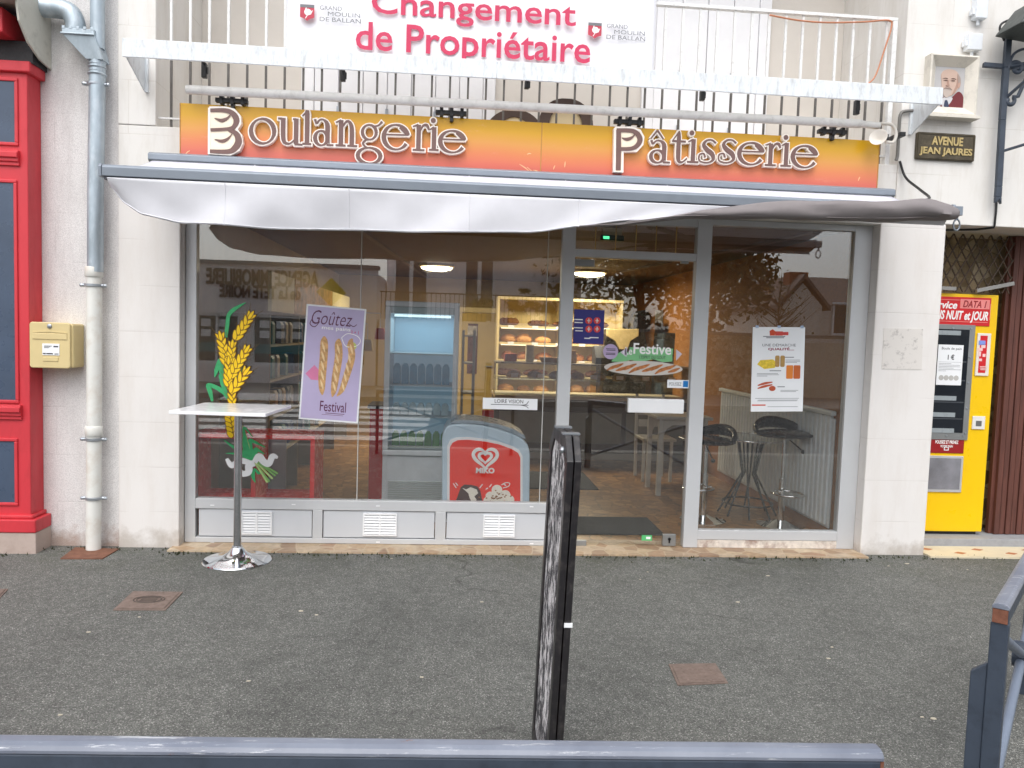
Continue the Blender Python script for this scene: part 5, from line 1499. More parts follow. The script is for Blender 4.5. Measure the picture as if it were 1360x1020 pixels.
for k, (a, b_) in enumerate((((337, 613), (311, 575)), ((338, 614), (309, 530)), ((339, 615), (358, 640)), ((340, 614), (362, 636)), ((340, 613), (366, 632)), ((339, 615), (355, 641)), ((341, 613), (369, 629)))):
    mb = MB(); p, q = X2(a), X2(b_); mb.ribbon([(*p, .011), (*q, .014)], YW + .0022 - .0004 * k, YW + .0034, sm=False); mb.build('stem', WGL if k % 2 else pm('stem_green_b', S(120, 170, 96), .5), wh)
RIB = pm('white_ribbon', S(240, 240, 240), .5)
for pts in ([(338, 615, 8), (331, 618, 10), (330, 627, 9), (322, 630, 7)], [(338, 614, 7), (344, 606, 9), (350, 613, 9), (357, 616, 8), (362, 606, 8), (369, 608, 3)], [(336, 616, 6), (320, 612, 8), (308, 618, 8), (301, 609, 4)], [(330, 628, 6), (322, 629, 8), (320, 624, 3)]):
    leaf(pts, RIB, 3, 'ribbon')

def poster(name, label, c4p, cat='poster'):
    """a flat sheet on the glass; local frame: x to the right, z up, centimetre-exact size from the four corners"""
    P = [U(*p, .1225) for p in c4p]           # tl, tr, br, bl
    cx = sum(p[0] for p in P) / 4; cz = sum(p[1] for p in P) / 4
    w_ = (math.dist(P[0], P[1]) + math.dist(P[3], P[2])) / 2; h_ = (math.dist(P[0], P[3]) + math.dist(P[1], P[2])) / 2
    an = math.atan2(P[1][1] - P[0][1] + P[2][1] - P[3][1], P[1][0] - P[0][0] + P[2][0] - P[3][0])
    t = thing(name, label, cat, (cx, .1225, cz)); t.rotation_euler = (0, -an, 0); ORG[t.name] = (0, 0, 0)
    return t, w_, h_
LIL = pm('lilac_print_ground', S(190, 178, 212), .5, var=.06, scale=5)
pt, w_, h_ = poster('bread_poster', 'lilac poster of three baguettes hanging in the left shop window', ((407, 404), (485, 410), (477, 563), (397, 556)))
sh = MB().box(-w_ / 2, w_ / 2, .0, .003, -h_ / 2, h_ / 2).build('sheet', PAPER, pt); ORG[sh.name] = (0, 0, 0)
MB().box(-w_ / 2 + .012, w_ / 2 - .012, -.0006, .0004, -h_ / 2 + .012, h_ / 2 - .012).build('printed_area', LIL, sh)
PUR = pm('dark_purple_ink', S(96, 40, 78), .5)
text('Goûtez', -w_ * .40, w_ * .28, h_ * .335, h_ * .455, -.0014, PUR, sh, shear=.3, depth=.0006, bold=-.008)
text('mes pains', -w_ * .22, w_ * .26, h_ * .285, h_ * .325, -.0014, TXT_WHITE, sh, depth=.0006, bold=.01)
mb = MB(); mb.ribbon([(-w_ * .40, h_ * .37, .004), (-w_ * .42, h_ * .33, .006), (-w_ * .34, h_ * .31, .006), (-w_ * .26, h_ * .36, .004)], -.0013, -.0004); mb.ribbon([(w_ * .2, h_ * .37, .003), (w_ * .3, h_ * .34, .006), (w_ * .36, h_ * .36, .004)], -.0012, -.0004); mb.build('flourish', PUR, sh)
text('Festival', -w_ * .16, w_ * .28, -h_ * .415, -h_ * .325, -.0014, PUR, sh, depth=.0006, bold=.006)
mb = MB()
mb.box(-w_ * .06, w_ * .26, -.0012, -.0004, -h_ * .432, -h_ * .427); mb.box(-w_ * .12, w_ * .24, -.0012, -.0004, -h_ * .445, -h_ * .442); mb.build('print_text', PUR, sh)
BRD = pm('baguette_print', S(206, 160, 106), .6, var=.35, scale=35); BRL = pm('baguette_score_print', S(236, 208, 160), .6, var=.1, scale=40)
for cx_, tz, bz_, bend, ww in ((-.17, .235, -.275, .01, .052), (.08, .225, -.285, -.012, .050), (.30, .235, -.275, -.05, .044)):
    mb = MB(); x0 = cx_ * w_
    pts = [(x0, tz * h_, .012), (x0 + bend * .2, (tz * .8) * h_, ww), (x0 + .006, (tz * .3) * h_, ww * 1.1), (x0 + bend * .5, (bz_ * .4) * h_, ww * 1.05), (x0 + bend, (bz_ * .8) * h_, ww * .8), (x0 + bend * 1.6, bz_ * h_, .008)]
    mb.ribbon(pts, -.0016, -.0004); q = mb.build('baguette_print', BRD, sh)
    mb = MB()
    for k in range(5):
        zz = tz * h_ * .75 + (bz_ - tz) * h_ * (k + .4) / 6.2; xx = x0 + bend * (k / 5)
        mb.ribbon([(xx - ww * .25, zz + .035, .004), (xx, zz, .016), (xx + ww * .22, zz - .035, .004)], -.0022, -.0015, k=4)
    mb.build('score_print', BRL, q)
mb = MB(); P_ = [(.12 * w_, .235 * h_), (.22 * w_, .275 * h_), (.38 * w_, .26 * h_), (.44 * w_, .215 * h_), (.36 * w_, .17 * h_), (.2 * w_, .165 * h_)]
mb.ribbon([(*p, .005) for p in P_ + [P_[0]]], -.0011, -.0004); mb.build('print_oval', TXT_WHITE, sh)
mb = MB(); mb.prism([(-.44 * w_, -.10 * h_), (-.30 * w_, -.02 * h_), (-.16 * w_, -.09 * h_), (-.20 * w_, -.15 * h_), (-.34 * w_, -.15 * h_)], -.0009, -.0003); mb.build('print_patch', pm('pink_print', S(222, 130, 170), .5), sh)
mb = MB(); disc(mb, .30 * w_, .17 * h_, .035, .03, -.0009, -.0003); mb.build('print_spot', pm('lime_print', S(196, 206, 110), .5), sh)
text('3 + 1', .27 * w_, .40 * w_, .275 * h_, .305 * h_, -.0012, pm('pink_ink', S(206, 50, 110), .5), sh, depth=.0005)

pt, w_, h_ = poster('quality_poster', 'white paper poster with yellow and orange produce pictures in the right shop window', ((1003, 435), (1071.5, 434), (1064, 547), (994, 546)))
sh = MB().box(-w_ / 2, w_ / 2, .0, .003, -h_ / 2, h_ / 2).build('sheet', PAPER, pt); ORG[sh.name] = (0, 0, 0)
ORA = pm('orange_red_print', S(206, 74, 40), .5); 
mb = MB(); mb.box(-.03, .03, -.001, .0002, .40 * h_, .45 * h_); mb.prism([(-.17 * w_, .40 * h_), (-.08 * w_, .40 * h_), (-.07 * w_, .45 * h_), (-.12 * w_, .475 * h_), (-.18 * w_, .455 * h_)], -.0011, .0002); mb.build('print_logo', ORA, sh)
mb = MB(); mb.box(-.06 * w_, .18 * w_, -.0011, .0002, .405 * h_, .443 * h_); mb.build('print_banner', pm('red_banner_print', S(206, 70, 64), .5), sh)
text('UNE DÉMARCHE', -.31 * w_, .33 * w_, .272 * h_, .312 * h_, -.0009, TXT_GREY, sh, depth=.0006)
text('QUALITÉ....', -.20 * w_, .30 * w_, .222 * h_, .262 * h_, -.0009, pm('plum_ink', S(150, 40, 70), .5), sh, bold=.03, depth=.0006)
mb = MB()
for x0_, x1_, zz in ((.14, .42, .11), (.14, .42, .095), (.14, .36, .08), (-.40, 0, -.05), (-.40, .02, -.065), (-.40, -.2, -.08), (.06, .4, -.25), (.06, .36, -.265), (-.42, .42, -.345), (-.36, .4, -.365), (-.38, .38, -.375), (-.18, .4, -.445)):
    mb.box(x0_ * w_, x1_ * w_, -.0007, .0002, zz * h_, zz * h_ + .003)
for x0_, x1_, zz in ((-.3, .12, .385), (-.24, .1, .37), (.12, .3, .14), (-.16, .06, -.02), (0, .14, -.21)): mb.box(x0_ * w_, x1_ * w_, -.0007, .0002, zz * h_, zz * h_ + .006)
mb.build('print_text', TXT_GREY, sh)
mb = MB(); mb.prism([(-.40 * w_, .06 * h_), (-.34 * w_, .11 * h_), (-.10 * w_, .12 * h_), (-.02 * w_, .08 * h_), (-.06 * w_, .02 * h_), (-.26 * w_, .005 * h_)], -.001, .0002); mb.build('pasta_print', pm('yellow_print', S(226, 196, 60), .5, var=.25, scale=60), sh)
mb = MB()
for x_ in (-.06, .04): mb.prism(rrect(x_ * w_, (x_ + .085) * w_, .03 * h_, .165 * h_, .012), -.0018, .0002)
mb.build('jar_print', pm('jar_brown_print', S(176, 140, 80), .5, var=.15, scale=50), sh)
for x_, cc_ in ((.16, S(222, 130, 50)), (.30, S(196, 100, 44))):
    mb = MB(); mb.prism(rrect(x_ * w_, (x_ + .13) * w_, -.11 * h_, .05 * h_, .008), -.001 - x_ * .002, .0002); mb.build('bag_print', pm('bag_print', cc_, .5), sh)
mb = MB()
for k in range(2): mb.ribbon([(-.38 * w_, (-.225 + k * .035) * h_, .008), (-.25 * w_, (-.20 + k * .035) * h_, .018), (-.1 * w_, (-.18 + k * .03) * h_, .008)], -.001 - .0003 * k, .0002)
disc(mb, -.10 * w_, -.225 * h_, .026, .02, -.0018, .0002); mb.build('ham_print', pm('red_brown_print', S(186, 84, 52), .5, var=.2, scale=60), sh)
mb = MB(); mb.box(-.48 * w_, -.22 * w_, -.001, .0002, -.43 * h_, -.415 * h_); mb.build('print_stripe', ORA, sh)
mb = MB()
for x_ in (-.42, 0, .44): mb.box(x_ * w_ - .012, x_ * w_ + .012, -.001, .002, h_ / 2 - .008, h_ / 2 + .012)
mb.build('tape', pm('tape', S(170, 186, 210), .3), sh)

# ------------------------------------------------------------------ inside the shop
LAMPG = emis('lit_lamp_glass', (1.0, .90, .62), 4.0)
def ceiling_lamp(px, py, Y, label):
    x, _ = U(px, py, Y)
    t = thing('ceiling_lamp', label, 'lamp', (x, Y, ZC), 'round ceiling lamps in the shop')
    m = MB(); m.lathe([(0, -.002), (.235, -.002), (.245, -.02), (.235, -.035), (0, -.035)], (x, Y, ZC), 28); m.build('lamp_rim', pm('lamp_rim_ivory', S(230, 220, 180), .4), t, smooth=40)
    m = MB(); m.lathe([(.215, -.036), (.205, -.06), (.13, -.08), (0, -.086)], (x, Y, ZC), 28); m.build('lamp_glass', LAMPG, t, smooth=50)
    d = bpy.data.lights.new('lamp_light', 'AREA'); d.shape = 'DISK'; d.size = .4; d.energy = 34; d.color = (1, .86, .62)
    o = bpy.data.objects.new('lamp_light', d); COL.objects.link(o); o.location = (x, Y, ZC - .09)
ceiling_lamp(580, 356, 5.0, 'round lit ceiling lamp above the glass door fridge')
ceiling_lamp(783, 362, 5.0, 'round lit ceiling lamp seen through the top of the glass door')

# exit sign hanging behind the transom
YX = .8
t = thing('exit_sign', 'small green lit exit sign hanging behind the transom window', 'sign', (*U(813, 315, YX)[:1], YX, 2.4))
x0, z0 = U(798, 319, YX); x1, z1 = U(829, 313, YX)
MB().box(x0, x1, YX, YX + .05, z0, z1).build('sign_body', pm('dark_green_panel', S(20, 60, 40), .4), t)
MB().box(x0 + .02, x0 + .07, YX - .004, YX - .0005, z0 + .012, z1 - .010).build('lit_symbol', emis('exit_green', (.1, .8, .35), 1.2), t)
MB().box((x0 + x1) / 2 - .08, (x0 + x1) / 2 + .08, YX + .01, YX + .04, z1 + .0005, ZC).build('sign_mount', CREAM, t)

SHINE_RED = pm('glossy_red_laminate', S(226, 22, 24), .25, var=.06)
# low red shelf unit in the left of the window
rs_ = thing('red_shelf', 'low open red shelf unit behind the left window', 'shelf', (-1.4, .6, 0))
Y0 = .20
xr = U(418, 620, Y0)[0]; zt = U(340, 578, Y0)[1]
m = MB(); m.box(-1.90, xr, Y0, Y0 + .40, zt - .03, zt); m.build('top_board', SHINE_RED, rs_, bev=.003)
m = MB(); m.box(-1.90, xr, Y0, Y0 + .40, .28, .31); m.build('shelf_board', SHINE_RED, rs_, bev=.003)
for x in (xr - .035, U(333, 640, Y0)[0], -1.90): MB().box(x, x + .032, Y0 + .004, Y0 + .40, .01, .2795).build('upright', SHINE_RED, rs_); MB().box(x, x + .032, Y0 + .004, Y0 + .40, .3105, zt - .0305).build('upright', SHINE_RED, rs_)
MB().box(U(352, 620, .8)[0], U(378, 620, .8)[0], .84, .87, .01, zt - .04).build('back_panel', pm('grey_panel', S(150, 156, 160), .5), rs_)
rs2 = thing('red_display_stand', 'narrow red stand standing left of the glass door fridge', 'stand', (-.6, 1.5, 0))
x0, z0 = U(489, 650, 1.5); x1, z1 = U(513, 543, 1.5)
m = MB(); m.box(x0, x1, 1.5, 1.9, .01, z1); m.build('body', SHINE_RED, rs2, bev=.004)
MB().box(x0 - .02, x1 + .02, 1.48, 1.92, z1 + .0005, z1 + .03).build('top', pm('dark_top', S(60, 30, 30), .4), rs2)
rs3 = thing('red_chair', 'small red chair back beside the counter behind the ice cream freezer', 'chair', (.4, 3.0, 0))
x0, z0 = U(640, 562, 3.0); x1, z1 = U(656, 545, 3.0)
MB().box(x0, x1, 3.0, 3.03, z0 - .2, z1).build('backrest', SHINE_RED, rs3, bev=.01)
MB().box(x0, x1, 2.66, 3.03, .42, .45).build('seat', SHINE_RED, rs3, bev=.01)
for a in (x0, x1 - .03):
    for b_ in (2.67, 3.0): MB().box(a, a + .03, b_, b_ + .03, .008, .4195 if b_ < 2.9 else z0 - .2005).build('leg', BLACK, rs3)

# tall glass-door fridge
YF2 = .72
fx0, fz1 = U(512, 399, YF2); fx1, _ = U(611, 400, YF2)
fr = thing('display_fridge', 'tall grey glass door display fridge with bluish lit inside', 'fridge', ((fx0 + fx1) / 2, YF2, 0))
GF = pm('fridge_grey', S(228, 234, 238), .4, metal=.2)
zb_ = U(560, 604, YF2)[1]
m = MB()
m.box(fx0, fx0 + .035, YF2 + .03, YF2 + .60, .02, fz1); m.box(fx1 - .035, fx1, YF2 + .03, YF2 + .60, .02, fz1)
m.box(fx0 + .035, fx1 - .035, YF2 + .03, YF2 + .60, fz1 - .10, fz1); m.box(fx0 + .035, fx1 - .035, YF2 + .03, YF2 + .60, .02, zb_ - .02)
m.box(fx0 + .035, fx1 - .035, YF2 + .58, YF2 + .60, zb_ - .02, fz1 - .10)
m.build('cabinet', GF, fr, bev=.004)
m = MB(); frame_rect(m, fx0, fx1, zb_ - .01, fz1, .045, YF2, YF2 + .028); dr_ = m.build('door_frame', GF, fr, bev=.006)
MB().box(fx0 + .045, fx1 - .045, YF2 + .01, YF2 + .018, zb_ + .035, fz1 - .045).build('door_glass', GLASS_CLEAR, dr_)
m = MB(); m.tube([(fx1 - .02, YF2 - .03, .9), (fx1 - .02, YF2 - .03, 1.4)], .011, 8); m.box(fx1 - .03, fx1 - .01, YF2 - .03, YF2, .93, .95); m.box(fx1 - .03, fx1 - .01, YF2 - .03, YF2, 1.35, 1.37); m.build('handle', GF, dr_)
m = MB()
for k in range(16):
    z = .08 + k * .018
    if z < zb_ - .05: m.box(fx0 + .05, fx1 - .05, YF2 + .018, YF2 + .0295, z, z + .010)
m.build('bottom_grille', pm('grille_grey', S(196, 204, 202), .5), fr)
m = MB()
for z in (.62, .88, 1.14, 1.40): m.box(fx0 + .04, fx1 - .04, YF2 + .08, YF2 + .56, z, z + .012)
m.build('shelf', pm('wire_shelf', S(180, 190, 196), .4), fr)
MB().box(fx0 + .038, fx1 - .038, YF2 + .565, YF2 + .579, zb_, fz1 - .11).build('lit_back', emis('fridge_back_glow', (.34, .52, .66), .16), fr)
MB().box(fx0 + .07, fx1 - .07, YF2 + .05, YF2 + .07, fz1 - .125, fz1 - .105).build('strip_lamp', emis('fridge_tube', (.75, .93, 1.0), .9), fr)
d = bpy.data.lights.new('fridge_light', 'AREA'); d.energy = .8; d.size = .5; d.color = (.7, .92, 1)
o = bpy.data.objects.new('fridge_light', d); COL.objects.link(o); o.location = ((fx0 + fx1) / 2, YF2 + .25, fz1 - .13)
rnd = random.Random(5)
bcol = [pm('carton_' + n_, c_, .4, var=.2, scale=12) for n_, c_ in (('teal', S(40, 140, 180)), ('green', S(90, 150, 90)), ('pale', S(196, 214, 224)))]
rows_ = ((.892, 2, 'second', 'pale', .10), (.632, 1, 'lowest', 'green', .12), (1.152, 0, 'third', 'teal', .17))
for z, ci, nm_, cn, hh in rows_:
    b0 = None; x = fx0 + .09
    while x < fx1 - .09:
        if b0 is None:
            b0 = MB().prism([(-.03, 0), (.03, 0), (.03, hh - .03), (.012, hh), (-.012, hh), (-.03, hh - .03)], -.03, .03).build('drink_carton', bcol[ci], bev=.003)
            tag(b0, '%s drink carton standing on the %s shelf of the glass door fridge' % (cn, nm_), 'carton', '%s cartons on the %s fridge shelf' % (cn, nm_)); o = b0
        else:
            o = b0.copy(); COL.objects.link(o)
        o.location = (x, YF2 + .22, z); x += .068

# ice cream chest freezer
YM = .20
mx0, _ = U(588, 640, YM); mx1, _ = U(703, 640, YM)
mf = thing('ice_cream_freezer', 'grey ice cream chest freezer with red advertising end panel behind the window', 'freezer', ((mx0 + mx1) / 2, YM, 0))
prof = [U(*p, YM) for p in ((587, 690), (587, 584), (589, 574), (593, 567), (602, 563.5), (618, 563), (640, 565), (660, 569.5), (680, 576), (694, 583), (701, 591), (704, 602), (703, 690))]
prof = [(x, max(z, .02)) for x, z in prof]
FZ = pm('freezer_grey_blue', S(190, 208, 222), .35, var=.04)
MB().prism(prof, YM, YM + .46).build('body', FZ, mf, bev=.012)
lid = [U(*p, YM) for p in ((598, 563.2), (604, 559), (618, 558.4), (642, 560.2), (664, 564.5), (684, 571), (697, 579), (699, 584), (694, 582.6), (680, 575.6), (660, 569), (640, 564.5), (618, 562.6))]
MB().prism(lid, YM + .03, YM + .44).build('lid', pm('freezer_lid_grey', S(150, 160, 168), .3), mf, bev=.004)
pan = [U(*p, YM - .004) for p in ((594, 690), (594, 592), (598, 584), (606, 581), (622, 580.5), (645, 583), (664, 587), (682, 593), (690, 598), (694, 606), (694, 690))]
pan = [(x, max(z, .05)) for x, z in pan]
pb = MB().prism(pan, YM - .006, YM - .0005).build('panel_border', WHITE, mf)
pan = [U(*p, YM - .006) for p in ((597, 690), (597.5, 594), (601, 588), (608, 584.5), (622, 584), (645, 586.5), (664, 590.5), (680, 596.5), (688, 601.5), (691, 608), (691, 690))]
pan = [(x, max(z, .06)) for x, z in pan]
pa_ = MB().prism(pan, YM - .010, YM - .0062).build('red_panel', pm('bright_red_print', S(244, 46, 28), .35, var=.03), mf)
YL2 = YM - .012
def heart(cx, cy, s, wmul, y):
    P = []
    for k in range(41):
        a = 2 * math.pi * k / 40
        x = 16 * math.sin(a) ** 3; z = 13 * math.cos(a) - 5 * math.cos(2 * a) - 2 * math.cos(3 * a) - math.cos(4 * a)
        x0_, z0_ = U(cx + x * s, cy - z * s * .92, y); P.append((x0_, z0_, wmul * (.55 + .45 * min(1, abs(x) / 10))))
    return P
m = MB(); m.ribbon(heart(644.5, 607.5, 1.0, .026, YL2), YL2 - .002, YL2 + .001, k=1, sm=False); m.ribbon(heart(644.5, 607.5, .52, .022, YL2), YL2 - .0018, YL2 + .001, k=1, sm=False); m.build('heart_logo', TXT_WHITE, pa_)
x0, z0 = U(632, 628.5, YL2); x1, z1 = U(657, 621.5, YL2)
text('MIKO', x0, x1, z0, z1, YL2, TXT_WHITE, pa_, bold=.05, depth=.001)
m = MB(); P_ = [U(*p, YL2) for p in ((603, 672), (608, 658), (612, 647), (617, 643.5), (626, 644), (634, 646), (638, 652), (642, 672))]; m.prism(P_, YL2 - .001, YL2 + .001); q = m.build('ice_cream_print', pm('chocolate_print', S(66, 34, 34), .4), pa_)
m = MB(); P_ = [U(*p, YL2) for p in ((614, 648), (619, 650), (625, 647), (633, 650), (635, 655), (630, 659), (633, 664), (628, 668), (624, 662), (622, 655))]; m.prism(P_, YL2 - .0025, YL2 - .0011); m.build('cream_print', pm('cream_print', S(236, 226, 212), .5), q)
m = MB()
for px, py, r in ((660, 651, 7), (651, 659, 6), (671, 658, 7), (660, 663, 9), (677, 664, 6), (647, 665, 5)):
    x, z = U(px, py, YL2); disc(m, x, z, r * .0059, r * .0059, YL2 - .001 - .0002 * r, YL2 + .001, 16)
q = m.build('scoop_print', pm('vanilla_print', S(238, 230, 216), .5), pa_)
m = MB(); rnd = random.Random(2)
for k in range(26):
    x, z = U(662 + rnd.gauss(0, 7), 661 + rnd.gauss(0, 3), YL2); disc(m, x, z, .008, .005, YL2 - .0042, YL2 - .0012, 6)
m.build('nut_print', pm('nut_print', S(150, 100, 60), .6), q)
m = MB()
for a, b_ in (((602, 642), (606, 648)), ((605, 641), (608, 645)), ((641, 643), (637, 648)), ((645, 650), (648, 648)), ((668, 642), (672, 645)), ((653, 643), (650, 647))):
    p, q_ = U(*a, YL2), U(*b_, YL2); m.ribbon([(*p, .006), (*q_, .008)], YL2 - .001, YL2 + .001, sm=False)
P_ = [(*U(*p, YL2), .006) for p in ((666, 644), (672, 641), (677, 642), (675, 646), (668, 648))]; m.ribbon(P_, YL2 - .0012, YL2 + .001)
m.build('splash_print', TXT_WHITE, pa_)

# serving counter, back shelves with loaves
YC = 4.13
ct = thing('serving_counter', 'long shop counter with pale front panels and glass display top', 'counter', (2.0, YC, 0))
c0 = .55; c1 = XR - .02
m = MB(); m.box(c0, c1, YC, YC + .75, .10, .78); m.build('base', pm('dark_taupe_front', S(96, 82, 62), .5), ct)
m = MB(); m.box(c0 + .02, c1 - .02, YC + .04, YC + .74, .008, .0995); m.build('plinth', pm('white_kick', S(200, 196, 190), .5), ct)
for k in range(3):
    x = c0 + .06 + k * .82; MB().box(x, x + .76, YC - .018, YC - .0005, .22, .62).build('front_panel', pm('grey_green_panel', S(150, 152, 140), .5), ct, bev=.004)
m = MB(); m.box(c0, c1, YC - .03, YC + .78, .781, .82); m.build('worktop', pm('light_worktop', S(196, 180, 150), .4), ct)
m = MB(); m.box(c0, c1, YC + .02, YC + .026, .821, 1.22); m.box(c0, c0 + .006, YC + .027, YC + .5, .821, 1.22); m.build('display_glass', GLASS_CLEAR, ct)
m = MB(); m.box(c0, c1, YC + .0, YC + .5, 1.221, 1.24); m.build('display_top', pm('top_metal', S(150, 146, 136), .3, metal=.5), ct)
m = MB(); m.box(c0, c1, YC + .03, YC + .5, 1.02, 1.03); m.build('display_shelf', GLASS_CLEAR, ct)
YS = 5.7
sv = thing('bread_shelves', 'lit cream wall shelves full of loaves behind the counter', 'shelves', (1.9, YS, 0))
s0 = U(660, 450, YS)[0]; s1 = U(826, 450, YS)[0]
CR2 = pm('cream_shelf', S(214, 196, 146), .5)
m = MB(); m.box(s0, s1, YS + .40, YS + .44, .01, 2.1); m.build('back_board', CR2, sv)
for x in (s0, (s0 + s1) / 2 - .015, s1 - .03): MB().box(x, x + .03, YS, YS + .3995, .01, 2.1).build('upright', CR2, sv)
shz = [U(700, py, YS)[1] for py in (545, 522, 500, 478, 455, 433)]
for z in shz:
    for a, b_ in ((s0 + .031, (s0 + s1) / 2 - .016), ((s0 + s1) / 2 + .016, s1 - .031)): MB().box(a, b_, YS + .005, YS + .399, z - .03, z).build('shelf', CR2, sv)
MB().box(s0, s1, YS - .02, YS + .44, 2.101, 2.14).build('top_board', CR2, sv)
for z in shz[2:]:
    d = bpy.data.lights.new('shelf_light', 'AREA'); d.shape = 'RECTANGLE'; d.size = s1 - s0 - .2; d.size_y = .04; d.energy = .9; d.color = (1, .84, .6)
    o = bpy.data.objects.new('shelf_light', d); COL.objects.link(o); o.location = ((s0 + s1) / 2, YS + .04, z - .04)
    MB().box(s0 + .06, (s0 + s1) / 2 - .04, YS + .008, YS + .03, z - .046, z - .031).build('strip_lamp', emis('shelf_strip', (1, .86, .6), .8), sv)
def crust(name, col):
    m = pm(name, col, .7, var=.35, scale=25, bmp=.4, bscale=60)
    n = m.node_tree; b = n.nodes['Principled BSDF']; src = b.inputs['Base Color'].links[0].from_socket
    oi = N(n, 'ShaderNodeObjectInfo')
    L(n, mixc(n, 1.0, src, ramp(n, oi.outputs['Random'], [(0, (.6, .55, .5)), (1, (1.15, 1.1, 1.0))]), 'MULTIPLY'), b.inputs['Base Color'])
    return m
CRUST = [crust('crust_brown', S(150, 100, 58)), crust('crust_golden', S(186, 140, 84)), crust('crust_dark', S(112, 72, 42))]
def loaf(kind, mat):
    m = MB()
    if kind == 'round':
        m.lathe([(0, 0), (.10, 0), (.125, .03), (.115, .075), (.07, .11), (0, .122)], (0, 0, 0), 16)
        for a in (-.04, .0, .04): m.tube([(-.06, a, .108 - abs(a) * .2), (0, a, .121 - abs(a) * .2), (.06, a, .108 - abs(a) * .2)], [.004, .008, .004], 6)
    else:
        P = [(x, 0, .05) for x in (-.2, -.17, -.1, 0, .1, .17, .2)]
        m.tube(P, [.008, .035, .05, .054, .05, .035, .008], 12)
        for k in range(4): m.tube([(-.13 + k * .075, -.03, .092), (-.10 + k * .075, .01, .104), (-.07 + k * .075, .035, .09)], [.003, .008, .003], 5)
    return m.build(kind + '_loaf', mat, smooth=60)
for z in shz:
    for k in range(5):
        x = s0 + .16 + k * (s1 - s0 - .3) / 4.4
        MB().box(x, x + .09, YS + .001, YS + .0045, z - .034, z + .006).build('price_tag', PAPER, sv)
names = ('lowest', 'second', 'third', 'fourth', 'fifth', 'top')
kk = 0
for i, z in enumerate(shz):
    kind = ('long', 'round', 'long', 'round', 'round', 'long')[i]
    lab = '%s brown loaf on the %s board of the lit bread shelves' % (kind, names[i])
    o0 = None; x = s0 + .18; stepx = .26 if kind == 'round' else .44
    while x < s1 - .12:
        if abs(x - (s0 + s1) / 2) > .13:
            if o0 is None:
                o0 = loaf(kind, CRUST[i % 3]); tag(o0, lab, 'loaf', 'loaves on the %s board of the bread shelves' % names[i]); o = o0
            else:
                o = o0.copy(); COL.objects.link(o)
            o.location = (x, YS + .19, z + .0005); o.rotation_euler = (0, 0, random.uniform(-.3, .3)); o.location.x += random.uniform(-.03, .03); o.location.y += random.uniform(-.04, .03); o.scale = [random.uniform(.78, 1.12) for _ in range(3)]
        x += stepx
# loaves on the counter's display
o0 = None
for k in range(8):
    x = c0 + .25 + k * .28
    if o0 is None:
        o0 = loaf('round', CRUST[1]); tag(o0, 'golden bun inside the glass display on the counter', 'bun', 'buns in the counter display'); o = o0
        o0.name = 'bun'
    else: o = o0.copy(); COL.objects.link(o)
    o.location = (x, YC + .26, 1.0305); o.scale = (.8, .8, .8)
# odds and ends standing on the counter top
TOPZ = 1.2402
for k, (dx, w_, h_, cc_, nm, cat, lab) in enumerate((
    (.12, .16, .10, S(170, 60, 50), 'biscuit_tin', 'tin', 'red biscuit tin at the left end of the counter top'),
    (.40, .10, .22, S(206, 196, 170), 'cake_box', 'box', 'upright cream cake box on the counter top'),
    (.62, .26, .07, S(150, 110, 64), 'wicker_tray', 'tray', 'flat wicker tray on the counter top'),
    (1.02, .09, .16, S(196, 150, 70), 'honey_jar', 'jar', 'amber honey jar on the counter top'),
    (1.30, .22, .18, S(64, 66, 72), 'card_terminal', 'till', 'dark till on the counter top'),
    (1.75, .14, .13, S(220, 214, 200), 'paper_bag_pile', 'bags', 'pale pile of paper bags on the counter top'))):
    if nm == 'honey_jar': m = MB().lathe([(0, 0), (.05, 0), (.055, .02), (.055, .12), (.04, .14), (.045, .145), (.045, .165), (0, .165)], (c0 + dx, YC + .25, TOPZ), 16)
    elif nm == 'wicker_tray': m = MB().lathe([(0, 0), (.11, 0), (.15, .06), (.155, .07), (.14, .065), (.10, .015), (0, .012)], (c0 + dx + .1, YC + .25, TOPZ), 20)
    elif nm == 'card_terminal': m = MB().prism([(YC + .12, TOPZ), (YC + .40, TOPZ), (YC + .40, TOPZ + .22), (YC + .30, TOPZ + .24), (YC + .12, TOPZ + .08)], c0 + dx, c0 + dx + w_, ax='x')
    else: m = MB().box(c0 + dx, c0 + dx + w_, YC + .16, YC + .30, TOPZ, TOPZ + h_)
    tag(m.build(nm, pm('goods_' + nm, cc_, .5, var=.2, scale=20), bev=.008), lab, cat)
m = MB()
for k in range(7): m = MB().box(c0 + .2 + k * .34, c0 + .29 + k * .34, YC + .012, YC + .0185, 1.05, 1.10); m.build('price_card', PAPER, ct)
# bags hanging at the counter front edge etc: cream door at the back
YD = 7.0
t = thing('back_door', 'cream door with a picture panel at the back of the shop', 'door', (U(636, 480, YD)[0], YD, 0))
x0, _ = U(612, 480, YD); x1, z1 = U(661, 417, YD)
MB().box(x0, x1, YD, YD + .05, .01, z1).build('leaf', pm('cream_yellow_door', S(206, 182, 110), .5), t, bev=.005)
fd_ = MB(); frame_rect(fd_, x0 - .08, x1 + .08, -.08, z1 + .09, .079, YD - .01, YD + .06); fd_.build('frame', CREAM, t)
a0, b0 = U(620, 496, YD - .01); a1, b1 = U(635, 430, YD - .01)
q = MB().box(a0, a1, YD - .012, YD - .0005, b0, b1).build('picture_panel', pm('dark_mottled_print', S(90, 50, 46), .4, var=.6, scale=18), t)
a0, b0 = U(621, 446, YD - .01); a1, b1 = U(634, 433, YD - .01)
MB().box(a0, a1, YD - .016, YD - .0125, b0, b1).build('print_patch', pm('pale_mottle', S(190, 186, 180), .4, var=.4, scale=20), q)
